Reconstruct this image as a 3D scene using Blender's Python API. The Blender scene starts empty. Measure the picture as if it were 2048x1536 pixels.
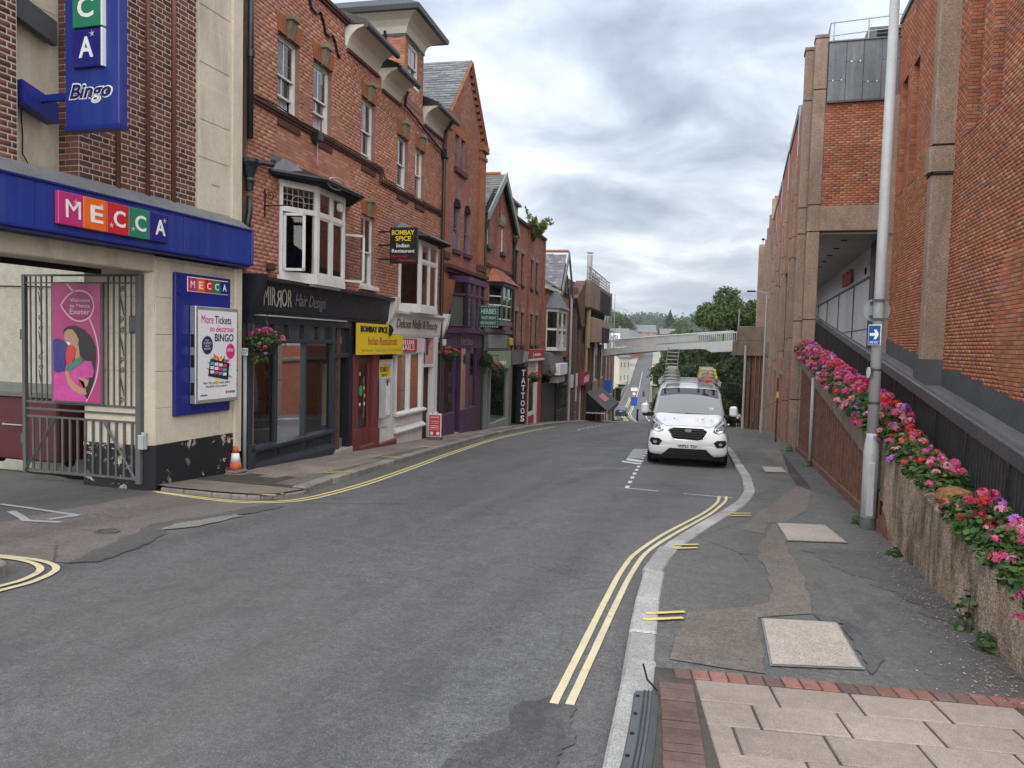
import bpy, math, random
import numpy as np
from math import sin, cos, radians, pi, sqrt, atan2
from mathutils import Vector, Matrix
random.seed(7)
SC = bpy.context.scene
COL = SC.collection

# ---------------------------------------------------------------- camera
EYE = Vector((0, 0, 1.75))
def camera():
    yaw, pit, roll = radians(16.75), radians(-3.1), radians(1.5)
    f = Vector((-sin(yaw) * cos(pit), cos(yaw) * cos(pit), sin(pit)))
    r = f.cross(Vector((0, 0, 1))).normalized()
    u = r.cross(f)
    r2 = r * cos(roll) + u * sin(roll)
    u2 = u * cos(roll) - r * sin(roll)
    cd = bpy.data.cameras.new('camera')
    cd.sensor_width = 36
    cd.lens = 1530 / 2048 * 36
    cd.clip_start = .1
    cd.clip_end = 6000
    ob = bpy.data.objects.new('camera', cd)
    m = Matrix((r2, u2, -f)).transposed().to_4x4()
    m.translation = EYE
    ob.matrix_world = m
    COL.objects.link(ob)
    SC.camera = ob
camera()

# ---------------------------------------------------------------- sky, sun, exposure
SUN_EL, SUN_AZ = 42, 179          # degrees; azimuth clockwise from +Y (high, behind the left shoulder)
def world():
    w = bpy.data.worlds.new('World'); SC.world = w; w.use_nodes = True
    nt = w.node_tree; nt.nodes.clear(); N = nt.nodes.new; L = nt.links.new
    out = N('ShaderNodeOutputWorld'); bg = N('ShaderNodeBackground'); bg.inputs['Strength'].default_value = .1
    sky = N('ShaderNodeTexSky'); sky.sky_type = 'NISHITA'; sky.sun_disc = False
    sky.sun_elevation = radians(SUN_EL); sky.sun_rotation = radians(SUN_AZ); sky.dust_density = 3
    tc = N('ShaderNodeTexCoord'); sep = N('ShaderNodeSeparateXYZ'); L(tc.outputs['Generated'], sep.inputs[0])
    def math_(op, a, b=None, c=None):
        n = N('ShaderNodeMath'); n.operation = op
        for i, v in enumerate((a, b, c)):
            if v is None: continue
            if isinstance(v, (int, float)): n.inputs[i].default_value = v
            else: L(v, n.inputs[i])
        return n.outputs[0]
    zc = math_('MAXIMUM', sep.outputs['Z'], 0.0)
    den = math_('ADD', zc, .13)
    px = math_('DIVIDE', sep.outputs['X'], den); py = math_('DIVIDE', sep.outputs['Y'], den)
    cmb = N('ShaderNodeCombineXYZ'); L(px, cmb.inputs[0]); L(py, cmb.inputs[1])
    def noise(scale, detail, rough, dist, off):
        mp = N('ShaderNodeMapping'); mp.inputs['Location'].default_value = off; mp.inputs['Scale'].default_value = (1, .8, 1)
        L(cmb.outputs[0], mp.inputs[0])
        n = N('ShaderNodeTexNoise'); n.inputs['Scale'].default_value = scale; n.inputs['Detail'].default_value = detail
        n.inputs['Roughness'].default_value = rough; n.inputs['Distortion'].default_value = dist
        L(mp.outputs[0], n.inputs['Vector']); return n.outputs['Fac']
    big = noise(.62, 3, .5, .3, (3.1, 1.7, 0)); mid = noise(1.75, 7, .56, .35, (1.2, 7.4, 0))
    t = math_('ADD', math_('MULTIPLY', big, .48), math_('MULTIPLY', mid, .60))
    t = math_('ADD', t, math_('MULTIPLY', math_('SUBTRACT', .25, zc), .25))   # thin, lighter cloud lower down
    rp = N('ShaderNodeValToRGB'); L(t, rp.inputs[0]); cr = rp.color_ramp
    cr.elements[0].position = .41; cr.elements[0].color = (.88, 1.02, 1.26, 1)
    cr.elements[1].position = .74; cr.elements[1].color = (4.2, 4.3, 4.4, 1)
    e = cr.elements.new(.50); e.color = (1.5, 1.66, 1.92, 1)
    e = cr.elements.new(.60); e.color = (2.4, 2.55, 2.76, 1)
    # CIE overcast: the zenith is brighter than the horizon
    gain = math_('ADD', math_('MULTIPLY', zc, 2.2), .62)
    mul = N('ShaderNodeMix'); mul.data_type = 'RGBA'; mul.blend_type = 'MULTIPLY'; mul.inputs[0].default_value = 1
    L(rp.outputs[0], mul.inputs[6])
    cg = N('ShaderNodeCombineXYZ')
    for i in range(3): L(gain, cg.inputs[i])
    L(cg.outputs[0], mul.inputs[7])
    mx = N('ShaderNodeMix'); mx.data_type = 'RGBA'; mx.inputs[0].default_value = .95
    L(sky.outputs[0], mx.inputs[6]); L(mul.outputs[2], mx.inputs[7])
    L(mx.outputs[2], bg.inputs['Color']); L(bg.outputs[0], out.inputs[0])
world()
sd = bpy.data.lights.new('sun', 'SUN'); sd.energy = 1.5; sd.angle = radians(125); sd.color = (1, .965, .91)
sun = bpy.data.objects.new('sun', sd); COL.objects.link(sun)
_a, _e = radians(SUN_AZ), radians(SUN_EL)
_d = Vector((sin(_a) * cos(_e), cos(_a) * cos(_e), sin(_e)))
sun.rotation_euler = _d.to_track_quat('Z', 'Y').to_euler()
SC.view_settings.view_transform = 'Standard'
SC.view_settings.look = 'None'
SC.view_settings.gamma = 1
SC.view_settings.exposure = 1.75
SC.view_settings.use_curve_mapping = False

# ---------------------------------------------------------------- terrain profile of the street (metres)
_K = 1.09375
_KN = [(-60, 3.5), (-30, 1.7), (-10, .55), (0, 0), (6, -.34), (12, -.68), (22, -1.28), (30, -1.82), (40, -2.6), (50, -3.45), (70, -5.4),
       (90, -7.2), (110, -8.6), (130, -9.2), (150, -9.1), (180, -8.0), (220, -5.5), (300, -.3), (400, 6), (600, 10)]
_GX = np.array([k[0] * _K for k in _KN]); _GZ = np.array([k[1] * _K for k in _KN])
_gx = np.linspace(-65, 655, 1441); _gz = np.interp(_gx, _GX, _GZ)
_ker = np.hanning(11); _ker /= _ker.sum()
_gz = np.convolve(np.pad(_gz, 5, mode='reflect', reflect_type='odd'), _ker, 'valid')
def g(y):
    return float(np.interp(y, _gx, _gz))
ROAD = -.10
# ---------------------------------------------------------------- mesh helpers
class MB:
    def __init__(s): s.v = []; s.f = []; s.r = []
    def add(s, vs, fs, r=None):
        o = len(s.v); s.v += [tuple(p) for p in vs]; s.f += [tuple(i + o for i in f) for f in fs]
        s.r += [random.random() if r is None else r] * len(fs); return s
    def quad(s, a, b, c, d): return s.add((a, b, c, d), ((0, 1, 2, 3),))
    def box(s, x0, x1, y0, y1, z0, z1, r=None):
        return s.add(((x0, y0, z0), (x1, y0, z0), (x1, y1, z0), (x0, y1, z0), (x0, y0, z1), (x1, y0, z1), (x1, y1, z1), (x0, y1, z1)),
                     ((3, 2, 1, 0), (4, 5, 6, 7), (0, 1, 5, 4), (1, 2, 6, 5), (2, 3, 7, 6), (3, 0, 4, 7)), r)
    def cbox(s, x0, x1, y0, y1, z0, z1, c=.01, r=None):      # chamfered box
        c = min(c, (x1 - x0) * .45, (y1 - y0) * .45, (z1 - z0) * .45)
        X, Y, Z = (x0, x1), (y0, y1), (z0, z1); vs = []; idx = {}
        for i in (0, 1):
            for j in (0, 1):
                for k in (0, 1):
                    p = (X[i], Y[j], Z[k]); d = (c if i == 0 else -c, c if j == 0 else -c, c if k == 0 else -c)
                    for a in range(3):
                        q = [p[m] + (0 if m == a else d[m]) for m in range(3)]
                        idx[i, j, k, a] = len(vs); vs.append(q)
        fs = []
        def nb(a, b, cc): return (a, b, cc)
        for a in range(3):
            o = [m for m in range(3) if m != a]
            for e in (0, 1):
                ring = []
                for (u, w) in ((0, 0), (1, 0), (1, 1), (0, 1)):
                    k = [0, 0, 0]; k[a] = e; k[o[0]] = u; k[o[1]] = w; ring.append(idx[(*k, a)])
                flip = (e == 0) ^ (a == 1)
                fs.append(tuple(reversed(ring)) if flip else tuple(ring))
        for a in range(3):                       # edges parallel to axis a
            o = [m for m in range(3) if m != a]
            for u in (0, 1):
                for w in (0, 1):
                    k0 = [0, 0, 0]; k0[o[0]] = u; k0[o[1]] = w; k1 = list(k0); k1[a] = 1
                    fs.append((idx[(*k0, o[0])], idx[(*k1, o[0])], idx[(*k1, o[1])], idx[(*k0, o[1])]))
        for i in (0, 1):
            for j in (0, 1):
                for k in (0, 1): fs.append((idx[i, j, k, 0], idx[i, j, k, 1], idx[i, j, k, 2]))
        return s.add(vs, fs, r)
    def prism(s, pts, ax, a, b, r=None):         # polygon (other two axes in order) extruded along ax
        n = len(pts)
        def P(p, t):
            return {'x': (t, p[0], p[1]), 'y': (p[0], t, p[1]), 'z': (p[0], p[1], t)}[ax]
        vs = [P(p, a) for p in pts] + [P(p, b) for p in pts]
        fs = [tuple(range(n - 1, -1, -1)), tuple(range(n, 2 * n))] + [(i, (i + 1) % n, n + (i + 1) % n, n + i) for i in range(n)]
        return s.add(vs, fs, r)
    def tube(s, pts, rad, n=8, cap=True, r=None):
        pts = [Vector(p) for p in pts]; m = len(pts); rr = rad if isinstance(rad, (list, tuple)) else [rad] * m
        vs = []; prev = None
        for i, p in enumerate(pts):
            d = (pts[min(i + 1, m - 1)] - pts[max(i - 1, 0)]).normalized()
            if prev is None:
                up = Vector((0, 0, 1)) if abs(d.z) < .9 else Vector((1, 0, 0)); a = d.cross(up).normalized()
            else:
                a = (prev - d * prev.dot(d)).normalized()
            prev = a; b = d.cross(a)
            for k in range(n):
                t = 2 * pi * k / n; vs.append(p + (a * cos(t) + b * sin(t)) * rr[i])
        fs = [(i * n + k, i * n + (k + 1) % n, (i + 1) * n + (k + 1) % n, (i + 1) * n + k) for i in range(m - 1) for k in range(n)]
        if cap: fs += [tuple(range(n - 1, -1, -1)), tuple((m - 1) * n + k for k in range(n))]
        return s.add(vs, fs, r)
    def lathe(s, prof, c=(0, 0, 0), n=16, r=None):  # prof [(radius, z)]
        vs = [(c[0] + q * cos(2 * pi * k / n), c[1] + q * sin(2 * pi * k / n), c[2] + z) for q, z in prof for k in range(n)]
        m = len(prof)
        fs = [(i * n + k, i * n + (k + 1) % n, (i + 1) * n + (k + 1) % n, (i + 1) * n + k) for i in range(m - 1) for k in range(n)]
        fs += [tuple(range(n - 1, -1, -1)), tuple((m - 1) * n + k for k in range(n))]
        return s.add(vs, fs, r)
    def loft(s, rings, close=True, cap=True, r=None):
        n = len(rings[0]); vs = [p for q in rings for p in q]; m = len(rings)
        fs = [(i * n + k, i * n + (k + 1) % n, (i + 1) * n + (k + 1) % n, (i + 1) * n + k) for i in range(m - 1) for k in range(n if close else n - 1)]
        if cap: fs += [tuple(range(n - 1, -1, -1)), tuple((m - 1) * n + k for k in range(n))]
        return s.add(vs, fs, r)
    def disc(s, c, rx, rz, y, n=20):             # flat disc in the xz plane
        vs = [(c[0] + rx * cos(2 * pi * k / n), y, c[1] + rz * sin(2 * pi * k / n)) for k in range(n)]
        return s.add(vs, (tuple(range(n)),))
    def wall(s, x0, x1, z0, z1, holes=(), y=0., rev=.16):   # front skin with openings and their reveals
        xs = sorted({x0, x1, *[min(max(h[i], x0), x1) for h in holes for i in (0, 1)]})
        zs = sorted({z0, z1, *[min(max(h[i], z0), z1) for h in holes for i in (2, 3)]})
        for a, b in zip(xs, xs[1:]):
            run = None
            for c, d in zip(zs, zs[1:]):
                mx, mz = (a + b) / 2, (c + d) / 2
                if any(h[0] < mx < h[1] and h[2] < mz < h[3] for h in holes):
                    if run: s.quad((a, y, run[0]), (b, y, run[0]), (b, y, run[1]), (a, y, run[1])); run = None
                else: run = (run[0], d) if run else (c, d)
            if run: s.quad((a, y, run[0]), (b, y, run[0]), (b, y, run[1]), (a, y, run[1]))
        for h in holes:
            a, b, c, d = h[:4]
            s.quad((a, y, c), (a, y, d), (a, y + rev, d), (a, y + rev, c)); s.quad((b, y, d), (b, y, c), (b, y + rev, c), (b, y + rev, d))
            s.quad((a, y, d), (b, y, d), (b, y + rev, d), (a, y + rev, d)); s.quad((b, y, c), (a, y, c), (a, y + rev, c), (b, y + rev, c))
        return s
def mesh_of(name, mb, mat=None, smooth=False, off=(0, 0, 0), rnd=False):
    me = bpy.data.meshes.new(name)
    v = np.array(mb.v, dtype=float).reshape(-1, 3) - np.array(off)
    me.from_pydata(v.tolist(), [], mb.f)
    if rnd:
        at = me.attributes.new('rnd', 'FLOAT', 'FACE'); at.data.foreach_set('value', np.array(mb.r, dtype=np.float32))
    if mat: me.materials.append(mat)
    if smooth: me.polygons.foreach_set('use_smooth', [True] * len(me.polygons))
    me.update(); return me
def fixn(me):
    import bmesh
    bm = bmesh.new(); bm.from_mesh(me); bmesh.ops.recalc_face_normals(bm, faces=bm.faces); bm.to_mesh(me); bm.free()
def link(name, me, parent=None):
    o = bpy.data.objects.new(name, me); COL.objects.link(o)
    if parent is not None: o.parent = parent
    return o
class T:
    """a thing: an Empty at its base; parts are added in the coordinates of its frame (x along, y inwards, z up)"""
    def __init__(s, name, label=None, cat=None, fr=(0, 0, 0), org=(0, 0, 0), group=None, kind=None):
        s.e = bpy.data.objects.new(name, None); COL.objects.link(s.e); s.org = org
        a = radians(fr[2]); s.fr = fr
        s.e.location = (fr[0] + org[0] * cos(a) - org[1] * sin(a), fr[1] + org[0] * sin(a) + org[1] * cos(a), org[2])
        s.e.rotation_euler = (0, 0, a); s.e.empty_display_size = .2
        if label: s.e['label'] = label
        if cat: s.e['category'] = cat
        if group: s.e['group'] = group
        if kind: s.e['kind'] = kind
    def add(s, name, mb, mat, parent=None, smooth=False, label=None, stuff=False, rnd=False, fix=True):
        me = mesh_of(name, mb, mat, smooth, s.org, rnd)
        if fix and not rnd: fixn(me)
        o = link(name, me, parent or s.e)
        if label: o['label'] = label
        if stuff: o['kind'] = 'stuff'
        return o
    def put(s, name, me, loc, parent=None, rot=None):
        o = link(name, me, parent or s.e); o.location = (loc[0] - s.org[0], loc[1] - s.org[1], loc[2] - s.org[2])
        if rot: o.rotation_euler = rot
        return o
    def text(s, body, x0, x1, z0, z1, y, mat, parent=None, name='lettering', bold=0., shear=0., ext=.004, face='-y', flip=()):
        me = text_mesh(name, body, mat, bold, shear, ext, flip)
        n = len(me.vertices); co = np.empty(n * 3); me.vertices.foreach_get('co', co); co = co.reshape(-1, 3)
        lo, hi = co.min(0), co.max(0)
        u = (co[:, 0] - lo[0]) / (hi[0] - lo[0]); w = (co[:, 1] - lo[1]) / (hi[1] - lo[1])
        x = x0 + u * (x1 - x0); z = z0 + w * (z1 - z0)
        out = np.stack([x, y - co[:, 2], z], 1) if face == '-y' else np.stack([y + co[:, 2], x, z], 1)
        me.vertices.foreach_set('co', (out - np.array(s.org)).ravel()); me.update()
        return link(name, me, parent or s.e)
def marks(th, x0, x1, z0, z1, y, mat, parent=None, n=7, seed=1):
    """lettering too small to read in the photograph: a row of short upright strokes"""
    rn = random.Random(seed); w = (x1 - x0) / n
    for k in range(n):
        h = (z1 - z0) * rn.uniform(.6, 1); a = x0 + k * w; th.add('letter_stroke', MB().box(a, a + w * rn.uniform(.45, .8), y - .004, y, z0, z0 + h), mat, parent)
def text_mesh(name, body, mat, bold=0., shear=0., ext=.004, flip=()):
    cu = bpy.data.curves.new('t', 'FONT'); cu.body = body; cu.size = 1; cu.offset = bold; cu.extrude = ext; cu.shear = shear
    cu.align_x = 'CENTER' if '\n' in body else 'LEFT'; cu.resolution_u = 3; cu.space_line = .95
    o = bpy.data.objects.new('t', cu); COL.objects.link(o)
    dg = bpy.context.evaluated_depsgraph_get(); me = bpy.data.meshes.new_from_object(o.evaluated_get(dg))
    bpy.data.objects.remove(o); bpy.data.curves.remove(cu); me.name = name
    me.materials.clear(); me.materials.append(mat); return me
def tag(o, label=None, cat=None, group=None, kind=None):
    for k, v in (('label', label), ('category', cat), ('group', group), ('kind', kind)):
        if v: o[k] = v
    return o

# ---------------------------------------------------------------- materials
MATS = {}
class NT:
    def __init__(s, name):
        s.m = bpy.data.materials.new(name); s.m.use_nodes = True; s.t = s.m.node_tree; s.t.nodes.clear()
        s.out = s.n('ShaderNodeOutputMaterial'); s.geo = None
    def n(s, t, **k):
        x = s.t.nodes.new(t)
        for a, b in k.items(): setattr(x, a, b)
        return x
    def l(s, a, b): s.t.links.new(a, b)
    def set(s, sock, v):
        if isinstance(v, (int, float)): sock.default_value = v
        elif isinstance(v, (tuple, list)): sock.default_value = (*v, 1) if len(v) == 3 and sock.type == 'RGBA' else v
        else: s.l(v, sock)
    def pos(s):
        if s.geo is None: s.geo = s.n('ShaderNodeNewGeometry')
        return s.geo.outputs['Position']
    def math(s, op, a, b=None, c=None, clamp=False):
        x = s.n('ShaderNodeMath', operation=op, use_clamp=clamp)
        for i, v in enumerate((a, b, c)):
            if v is not None: s.set(x.inputs[i], v)
        return x.outputs[0]
    def noise(s, scale, detail=3, rough=.55, dist=0, sc=(1, 1, 1), vec=None, off=(0, 0, 0)):
        v = vec or s.pos()
        mp = s.n('ShaderNodeMapping'); mp.inputs['Scale'].default_value = sc; mp.inputs['Location'].default_value = off; s.l(v, mp.inputs[0])
        x = s.n('ShaderNodeTexNoise'); x.inputs['Scale'].default_value = scale; x.inputs['Detail'].default_value = detail
        x.inputs['Roughness'].default_value = rough; x.inputs['Distortion'].default_value = dist; s.l(mp.outputs[0], x.inputs['Vector'])
        return x.outputs['Fac']
    def vor(s, scale, feature='F1', out='Distance', sc=(1, 1, 1)):
        mp = s.n('ShaderNodeMapping'); mp.inputs['Scale'].default_value = sc; s.l(s.pos(), mp.inputs[0])
        x = s.n('ShaderNodeTexVoronoi', feature=feature); x.inputs['Scale'].default_value = scale; s.l(mp.outputs[0], x.inputs['Vector'])
        return x.outputs[out]
    def ramp(s, fac, stops):
        x = s.n('ShaderNodeValToRGB'); cr = x.color_ramp; s.l(fac, x.inputs[0])
        while len(cr.elements) < len(stops): cr.elements.new(.5)
        for e, (p, c) in zip(cr.elements, stops):
            e.position = p; e.color = (*c, 1) if isinstance(c, (tuple, list)) else (c, c, c, 1)
        return x.outputs[0]
    def mix(s, fac, a, b, mode='MIX'):
        x = s.n('ShaderNodeMix', data_type='RGBA', blend_type=mode); s.set(x.inputs[0], fac); s.set(x.inputs[6], a); s.set(x.inputs[7], b)
        return x.outputs[2]
    def attr(s, name):
        x = s.n('ShaderNodeAttribute', attribute_name=name); return x.outputs['Fac']
    def bump(s, h, strength=.3, dist=.01):
        x = s.n('ShaderNodeBump'); x.inputs['Strength'].default_value = strength; x.inputs['Distance'].default_value = dist; s.l(h, x.inputs['Height']); return x.outputs[0]
    def principled(s, col, rough=.8, spec=.3, metal=0., normal=None, **kw):
        b = s.n('ShaderNodeBsdfPrincipled'); s.set(b.inputs['Base Color'], col); s.set(b.inputs['Roughness'], rough)
        s.set(b.inputs['Specular IOR Level'], spec); s.set(b.inputs['Metallic'], metal)
        if normal: s.l(normal, b.inputs['Normal'])
        for k, v in kw.items(): s.set(b.inputs[k.replace('_', ' ')], v)
        s.l(b.outputs[0], s.out.inputs[0]); return s.m
def plain(name, col, rough=.6, spec=.3, var=.16, scale=1.6, metal=0., bump=0., bscale=40, grime=None, streak=0., **kw):
    """paint, metal, cloth...: base colour with patchy wear, optional vertical streaks of dirt and fine relief"""
    if name in MATS: return MATS[name]
    t = NT(name)
    f = t.ramp(t.noise(scale, 5, .6), ((.3, 1 - var), (.7, 1 + var * .5)))
    c = t.mix(1, col, f, 'MULTIPLY')
    f2 = t.ramp(t.noise(scale * 14, 3, .6), ((.35, 1 - var * .45), (.65, 1 + var * .2)))
    c = t.mix(1, c, f2, 'MULTIPLY')
    if streak:
        st = t.ramp(t.noise(2.2, 4, .6, .3, (3.5, 3.5, .22)), ((.46, 0.), (.72, 1.)))
        c = t.mix(t.math('MULTIPLY', st, streak), c, grime or (.06, .055, .045))
    elif grime:
        gr = t.ramp(t.noise(3.1, 6, .7, .4), ((.52, 0.), (.75, .75)))
        c = t.mix(gr, c, grime)
    nm = t.bump(t.noise(bscale, 4, .6), bump, .01) if bump else None
    rr = t.ramp(t.noise(scale * 5, 3, .6), ((.3, max(rough - .1, .03)), (.7, min(rough + .12, 1))))
    MATS[name] = t.principled(c, rr, spec, metal, nm, **kw); return MATS[name]
def brickmat(name, cols, stain=.35, soot=(.05, .04, .035), rough=.88):
    t = NT(name)
    n = len(cols); c = t.ramp(t.attr('rnd'), [(i / (n - 1), k) for i, k in enumerate(cols)])
    c = t.mix(1, c, t.ramp(t.noise(38, 4, .7), ((.3, .72), (.7, 1.15))), 'MULTIPLY')
    c = t.mix(1, c, t.ramp(t.noise(.7, 4, .6), ((.3, .8), (.7, 1.1))), 'MULTIPLY')
    so = t.ramp(t.noise(.55, 5, .62, .5, (1, 1, .7), off=(4, 2, 1)), ((.5, 0.), (.74, 1.)))
    c = t.mix(t.math('MULTIPLY', so, stain), c, soot)
    nm = t.bump(t.noise(110, 3, .6), .25, .004)
    MATS[name] = t.principled(c, rough, .2, 0, nm); return MATS[name]
# ---------------------------------------------------------------- surface materials
def asphalt(name, col, patch=.35, crack=.5, warm=(.075, .068, .062), dark=(.035, .036, .038), wet=0.):
    t = NT(name)
    sp = t.vor(190, out='Color'); s1 = t.n('ShaderNodeSeparateColor'); t.l(sp, s1.inputs[0])
    c = t.mix(1, col, t.ramp(s1.outputs[0], ((0., .55), (.55, .95), (.9, 1.15), (1., 1.9))), 'MULTIPLY')
    c = t.mix(1, c, t.ramp(t.noise(24, 5, .75), ((.3, .62), (.7, 1.3))), 'MULTIPLY')
    c = t.mix(1, c, t.ramp(t.noise(5, 6, .7), ((.3, .8), (.7, 1.15))), 'MULTIPLY')
    big = t.noise(.33, 5, .6, .6, (1, .55, 1))
    c = t.mix(t.math('MULTIPLY', t.ramp(big, ((.42, 0.), (.62, 1.))), patch), c, warm)
    dk = t.ramp(t.noise(1.6, 7, .72, .5, (1, .35, 1), off=(9, 3, 0)), ((.56, 0.), (.66, 1.)))
    c = t.mix(t.math('MULTIPLY', dk, patch), c, dark)
    c = t.mix(1, c, t.ramp(t.noise(1.25, 3, .5, .2, (1, .035, 1), off=(.4, 0, 0)), ((.34, .80), (.5, 1.), (.66, 1.1))), 'MULTIPLY')   # wheel tracks
    # hairline cracks
    cv = t.vor(.42, 'DISTANCE_TO_EDGE'); wob = t.noise(7, 4, .7)
    cr = t.ramp(t.math('ADD', cv, t.math('MULTIPLY', t.math('SUBTRACT', wob, .5), .03)), ((.0, 1.), (.006, 0.)))
    mask = t.ramp(t.noise(.5, 2, .5, off=(2, 8, 0)), ((.5, 0.), (.58, 1.)))
    c = t.mix(t.math('MULTIPLY', t.math('MULTIPLY', cr, mask), crack), c, (.018, .017, .016))
    h = t.math('ADD', t.noise(160, 3, .7), t.math('MULTIPLY', t.noise(30, 3, .6), .6))
    rr = t.ramp(t.noise(1.1, 4, .6), ((.3, .62), (.7, .9)))
    return t.principled(c, rr, .35, 0, t.bump(h, .55, .006))
M_ROAD = asphalt('asphalt_road', (.117, .116, .115), .45, .25, (.110, .105, .099), (.062, .062, .063))
M_PAVE = asphalt('asphalt_footway', (.112, .112, .105), .5, .8, (.098, .092, .084), (.05, .049, .048))
M_TAN = asphalt('asphalt_trench', (.152, .131, .113), .3, .4, (.15, .125, .105), (.08, .07, .065))
M_RED = asphalt('asphalt_red', (.16, .138, .126), .4, .6, (.14, .118, .105), (.075, .066, .062))
M_DARKPATCH = asphalt('asphalt_dark_patch', (.085, .084, .084), .6, .3, (.11, .105, .10), (.035, .035, .036))
M_CHIP = asphalt('asphalt_worn_pale', (.22, .21, .195), .3, .3, (.19, .18, .165), (.1, .095, .09))
def stone(name, col, speck=.35, scale=220, var=.2, bump=.3, stain=None, streak=0., rough=.85):
    t = NT(name)
    c = t.mix(1, col, t.ramp(t.noise(1.3, 6, .65), ((.3, 1 - var), (.7, 1 + var * .4))), 'MULTIPLY')
    c = t.mix(1, c, t.ramp(t.noise(14, 6, .7), ((.3, 1 - var * .8), (.7, 1 + var * .4))), 'MULTIPLY')
    s1 = t.n('ShaderNodeSeparateColor'); t.l(t.vor(scale, out='Color'), s1.inputs[0])
    c = t.mix(1, c, t.ramp(s1.outputs[1], ((0., 1 - speck), (.5, 1.), (1., 1 + speck))), 'MULTIPLY')
    if stain:
        f = t.ramp(t.noise(1.1, 7, .7, .6, (1.2, 1.2, .35) if streak else (1, 1, 1)), ((.5, 0.), (.72, 1.)))
        c = t.mix(t.math('MULTIPLY', f, streak or .5), c, stain)
    rnd = t.attr('rnd')
    c = t.mix(1, c, t.ramp(rnd, ((0., .86), (1., 1.1))), 'MULTIPLY')
    MATS[name] = t.principled(c, rough, .25, 0, t.bump(t.math('ADD', t.noise(90, 4, .7), t.noise(12, 3, .6)), bump, .006)); return MATS[name]
M_KERB = stone('granite_kerb', (.36, .355, .34), .35, 160, .2, .35, (.16, .15, .135))
M_KERBL = stone('old_kerb', (.27, .245, .215), .3, 150, .3, .5, (.1, .09, .08))
M_SLAB = stone('pink_slab', (.285, .235, .203), .22, 260, .2, .25, (.2, .165, .145))
M_SLABL = stone('brown_slab', (.25, .205, .178), .22, 260, .25, .3, (.14, .115, .1))
M_SETT = stone('paving_brick_red', (.27, .135, .105), .2, 200, .3, .3, (.15, .1, .085))
M_SETTP = stone('paving_brick_plum', (.16, .105, .095), .2, 200, .3, .3, (.09, .07, .065))
M_COVER = stone('cover_concrete', (.42, .37, .32), .3, 120, .15, .4, (.28, .24, .2))
M_MORTAR = plain('sandy_joint', (.085, .075, .065), .95, .1, .3, 6, bump=.4)
def linepaint(name, col):
    t = NT(name)
    w = t.math('ADD', t.noise(9, 6, .8), t.math('MULTIPLY', t.noise(60, 3, .7), .35))
    c = t.mix(t.ramp(w, ((.74, 0.), (.92, .85))), col, (.13, .125, .12))
    c = t.mix(1, c, t.ramp(t.noise(2.4, 4, .6), ((.3, .86), (.7, 1.05))), 'MULTIPLY')
    return t.principled(c, .7, .3, 0, t.bump(t.noise(130, 3, .6), .5, .004))
M_YEL = linepaint('yellow_line_paint', (.60, .53, .33)); M_YELB = linepaint('yellow_line_paint_fresh', (.66, .53, .17))
M_WHT = linepaint('white_line_paint', (.62, .61, .58)); M_WHTO = linepaint('white_line_paint_worn', (.34, .34, .335))

# ---------------------------------------------------------------- plan curves
def curve(pts):
    a = np.array(pts, float)
    def f(y): return float(np.interp(y, a[:, 0], a[:, 1]))
    ys = np.arange(a[0, 0], a[-1, 0], .25); xs = np.interp(ys, a[:, 0], a[:, 1])
    k = np.hanning(9); k /= k.sum(); xs = np.convolve(np.pad(xs, 4, mode='reflect', reflect_type='odd'), k, 'valid')
    return lambda y: float(np.interp(y, ys, xs))
KR = curve([(-12, -.4), (3.6, -.55), (4.55, -.63), (6.06, -.76), (7.6, -.85), (8.3, -.84), (9, -.73), (10.5, -.46), (12, -.15), (13.2, .03), (14.5, .12), (17.2, .07),
            (20.75, -.15), (25.4, -.4), (35, -1.5), (50, -3.6), (70, -6.9), (85, -9.2), (100, -10.4), (112, -12.4), (130, -14.9), (180, -20.7), (220, -25), (300, -33.5), (420, -48)])
KL = curve([(10.3, -6.42), (11.4, -6.62), (13.5, -6.9), (18, -7.55), (26.3, -8.55), (37, -9.55), (44, -10.05), (52, -10.6), (70, -12.3), (85, -13.9), (100, -15.6), (112, -17.6), (130, -20.6), (180, -26), (220, -30.3), (300, -39), (420, -55)])
FACE = lambda y: -8.53 - (y - 11.76) * math.tan(radians(4))

def sheet(name, ys, xl, xr, dz, mat, nx=2, zfun=None):
    mb = MB(); vs = []; fs = []
    for y in ys:
        a, b = xl(y), xr(y)
        for i in range(nx):
            x = a + (b - a) * i / (nx - 1); vs.append((x, y, (zfun(x, y) if zfun else g(y)) + dz))
    for j in range(len(ys) - 1):
        for i in range(nx - 1):
            k = j * nx + i; fs.append((k, k + 1, k + nx + 1, k + nx))
    mb.add(vs, fs); return link(name, mesh_of(name, mb, mat, True))
def poly_sheet(name, pts, dz, mat, parent=None):
    """flat patch that follows the slope: polygon in plan, cut into thin strips in y"""
    import bmesh
    bm = bmesh.new(); f = bm.faces.new([bm.verts.new((x, y, 0)) for x, y in pts])
    y0, y1 = min(p[1] for p in pts), max(p[1] for p in pts)
    y = y0 + .5
    while y < y1:
        geom = bm.verts[:] + bm.edges[:] + bm.faces[:]; bmesh.ops.bisect_plane(bm, geom=geom, plane_co=(0, y, 0), plane_no=(0, 1, 0)); y += .5
    for v in bm.verts: v.co.z = g(v.co.y) + dz
    bmesh.ops.recalc_face_normals(bm, faces=bm.faces)
    if sum(q.normal.z for q in bm.faces) < 0: bmesh.ops.reverse_faces(bm, faces=bm.faces)
    me = bpy.data.meshes.new(name); bm.to_mesh(me); bm.free(); me.materials.append(mat); return link(name, me, parent)
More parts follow.
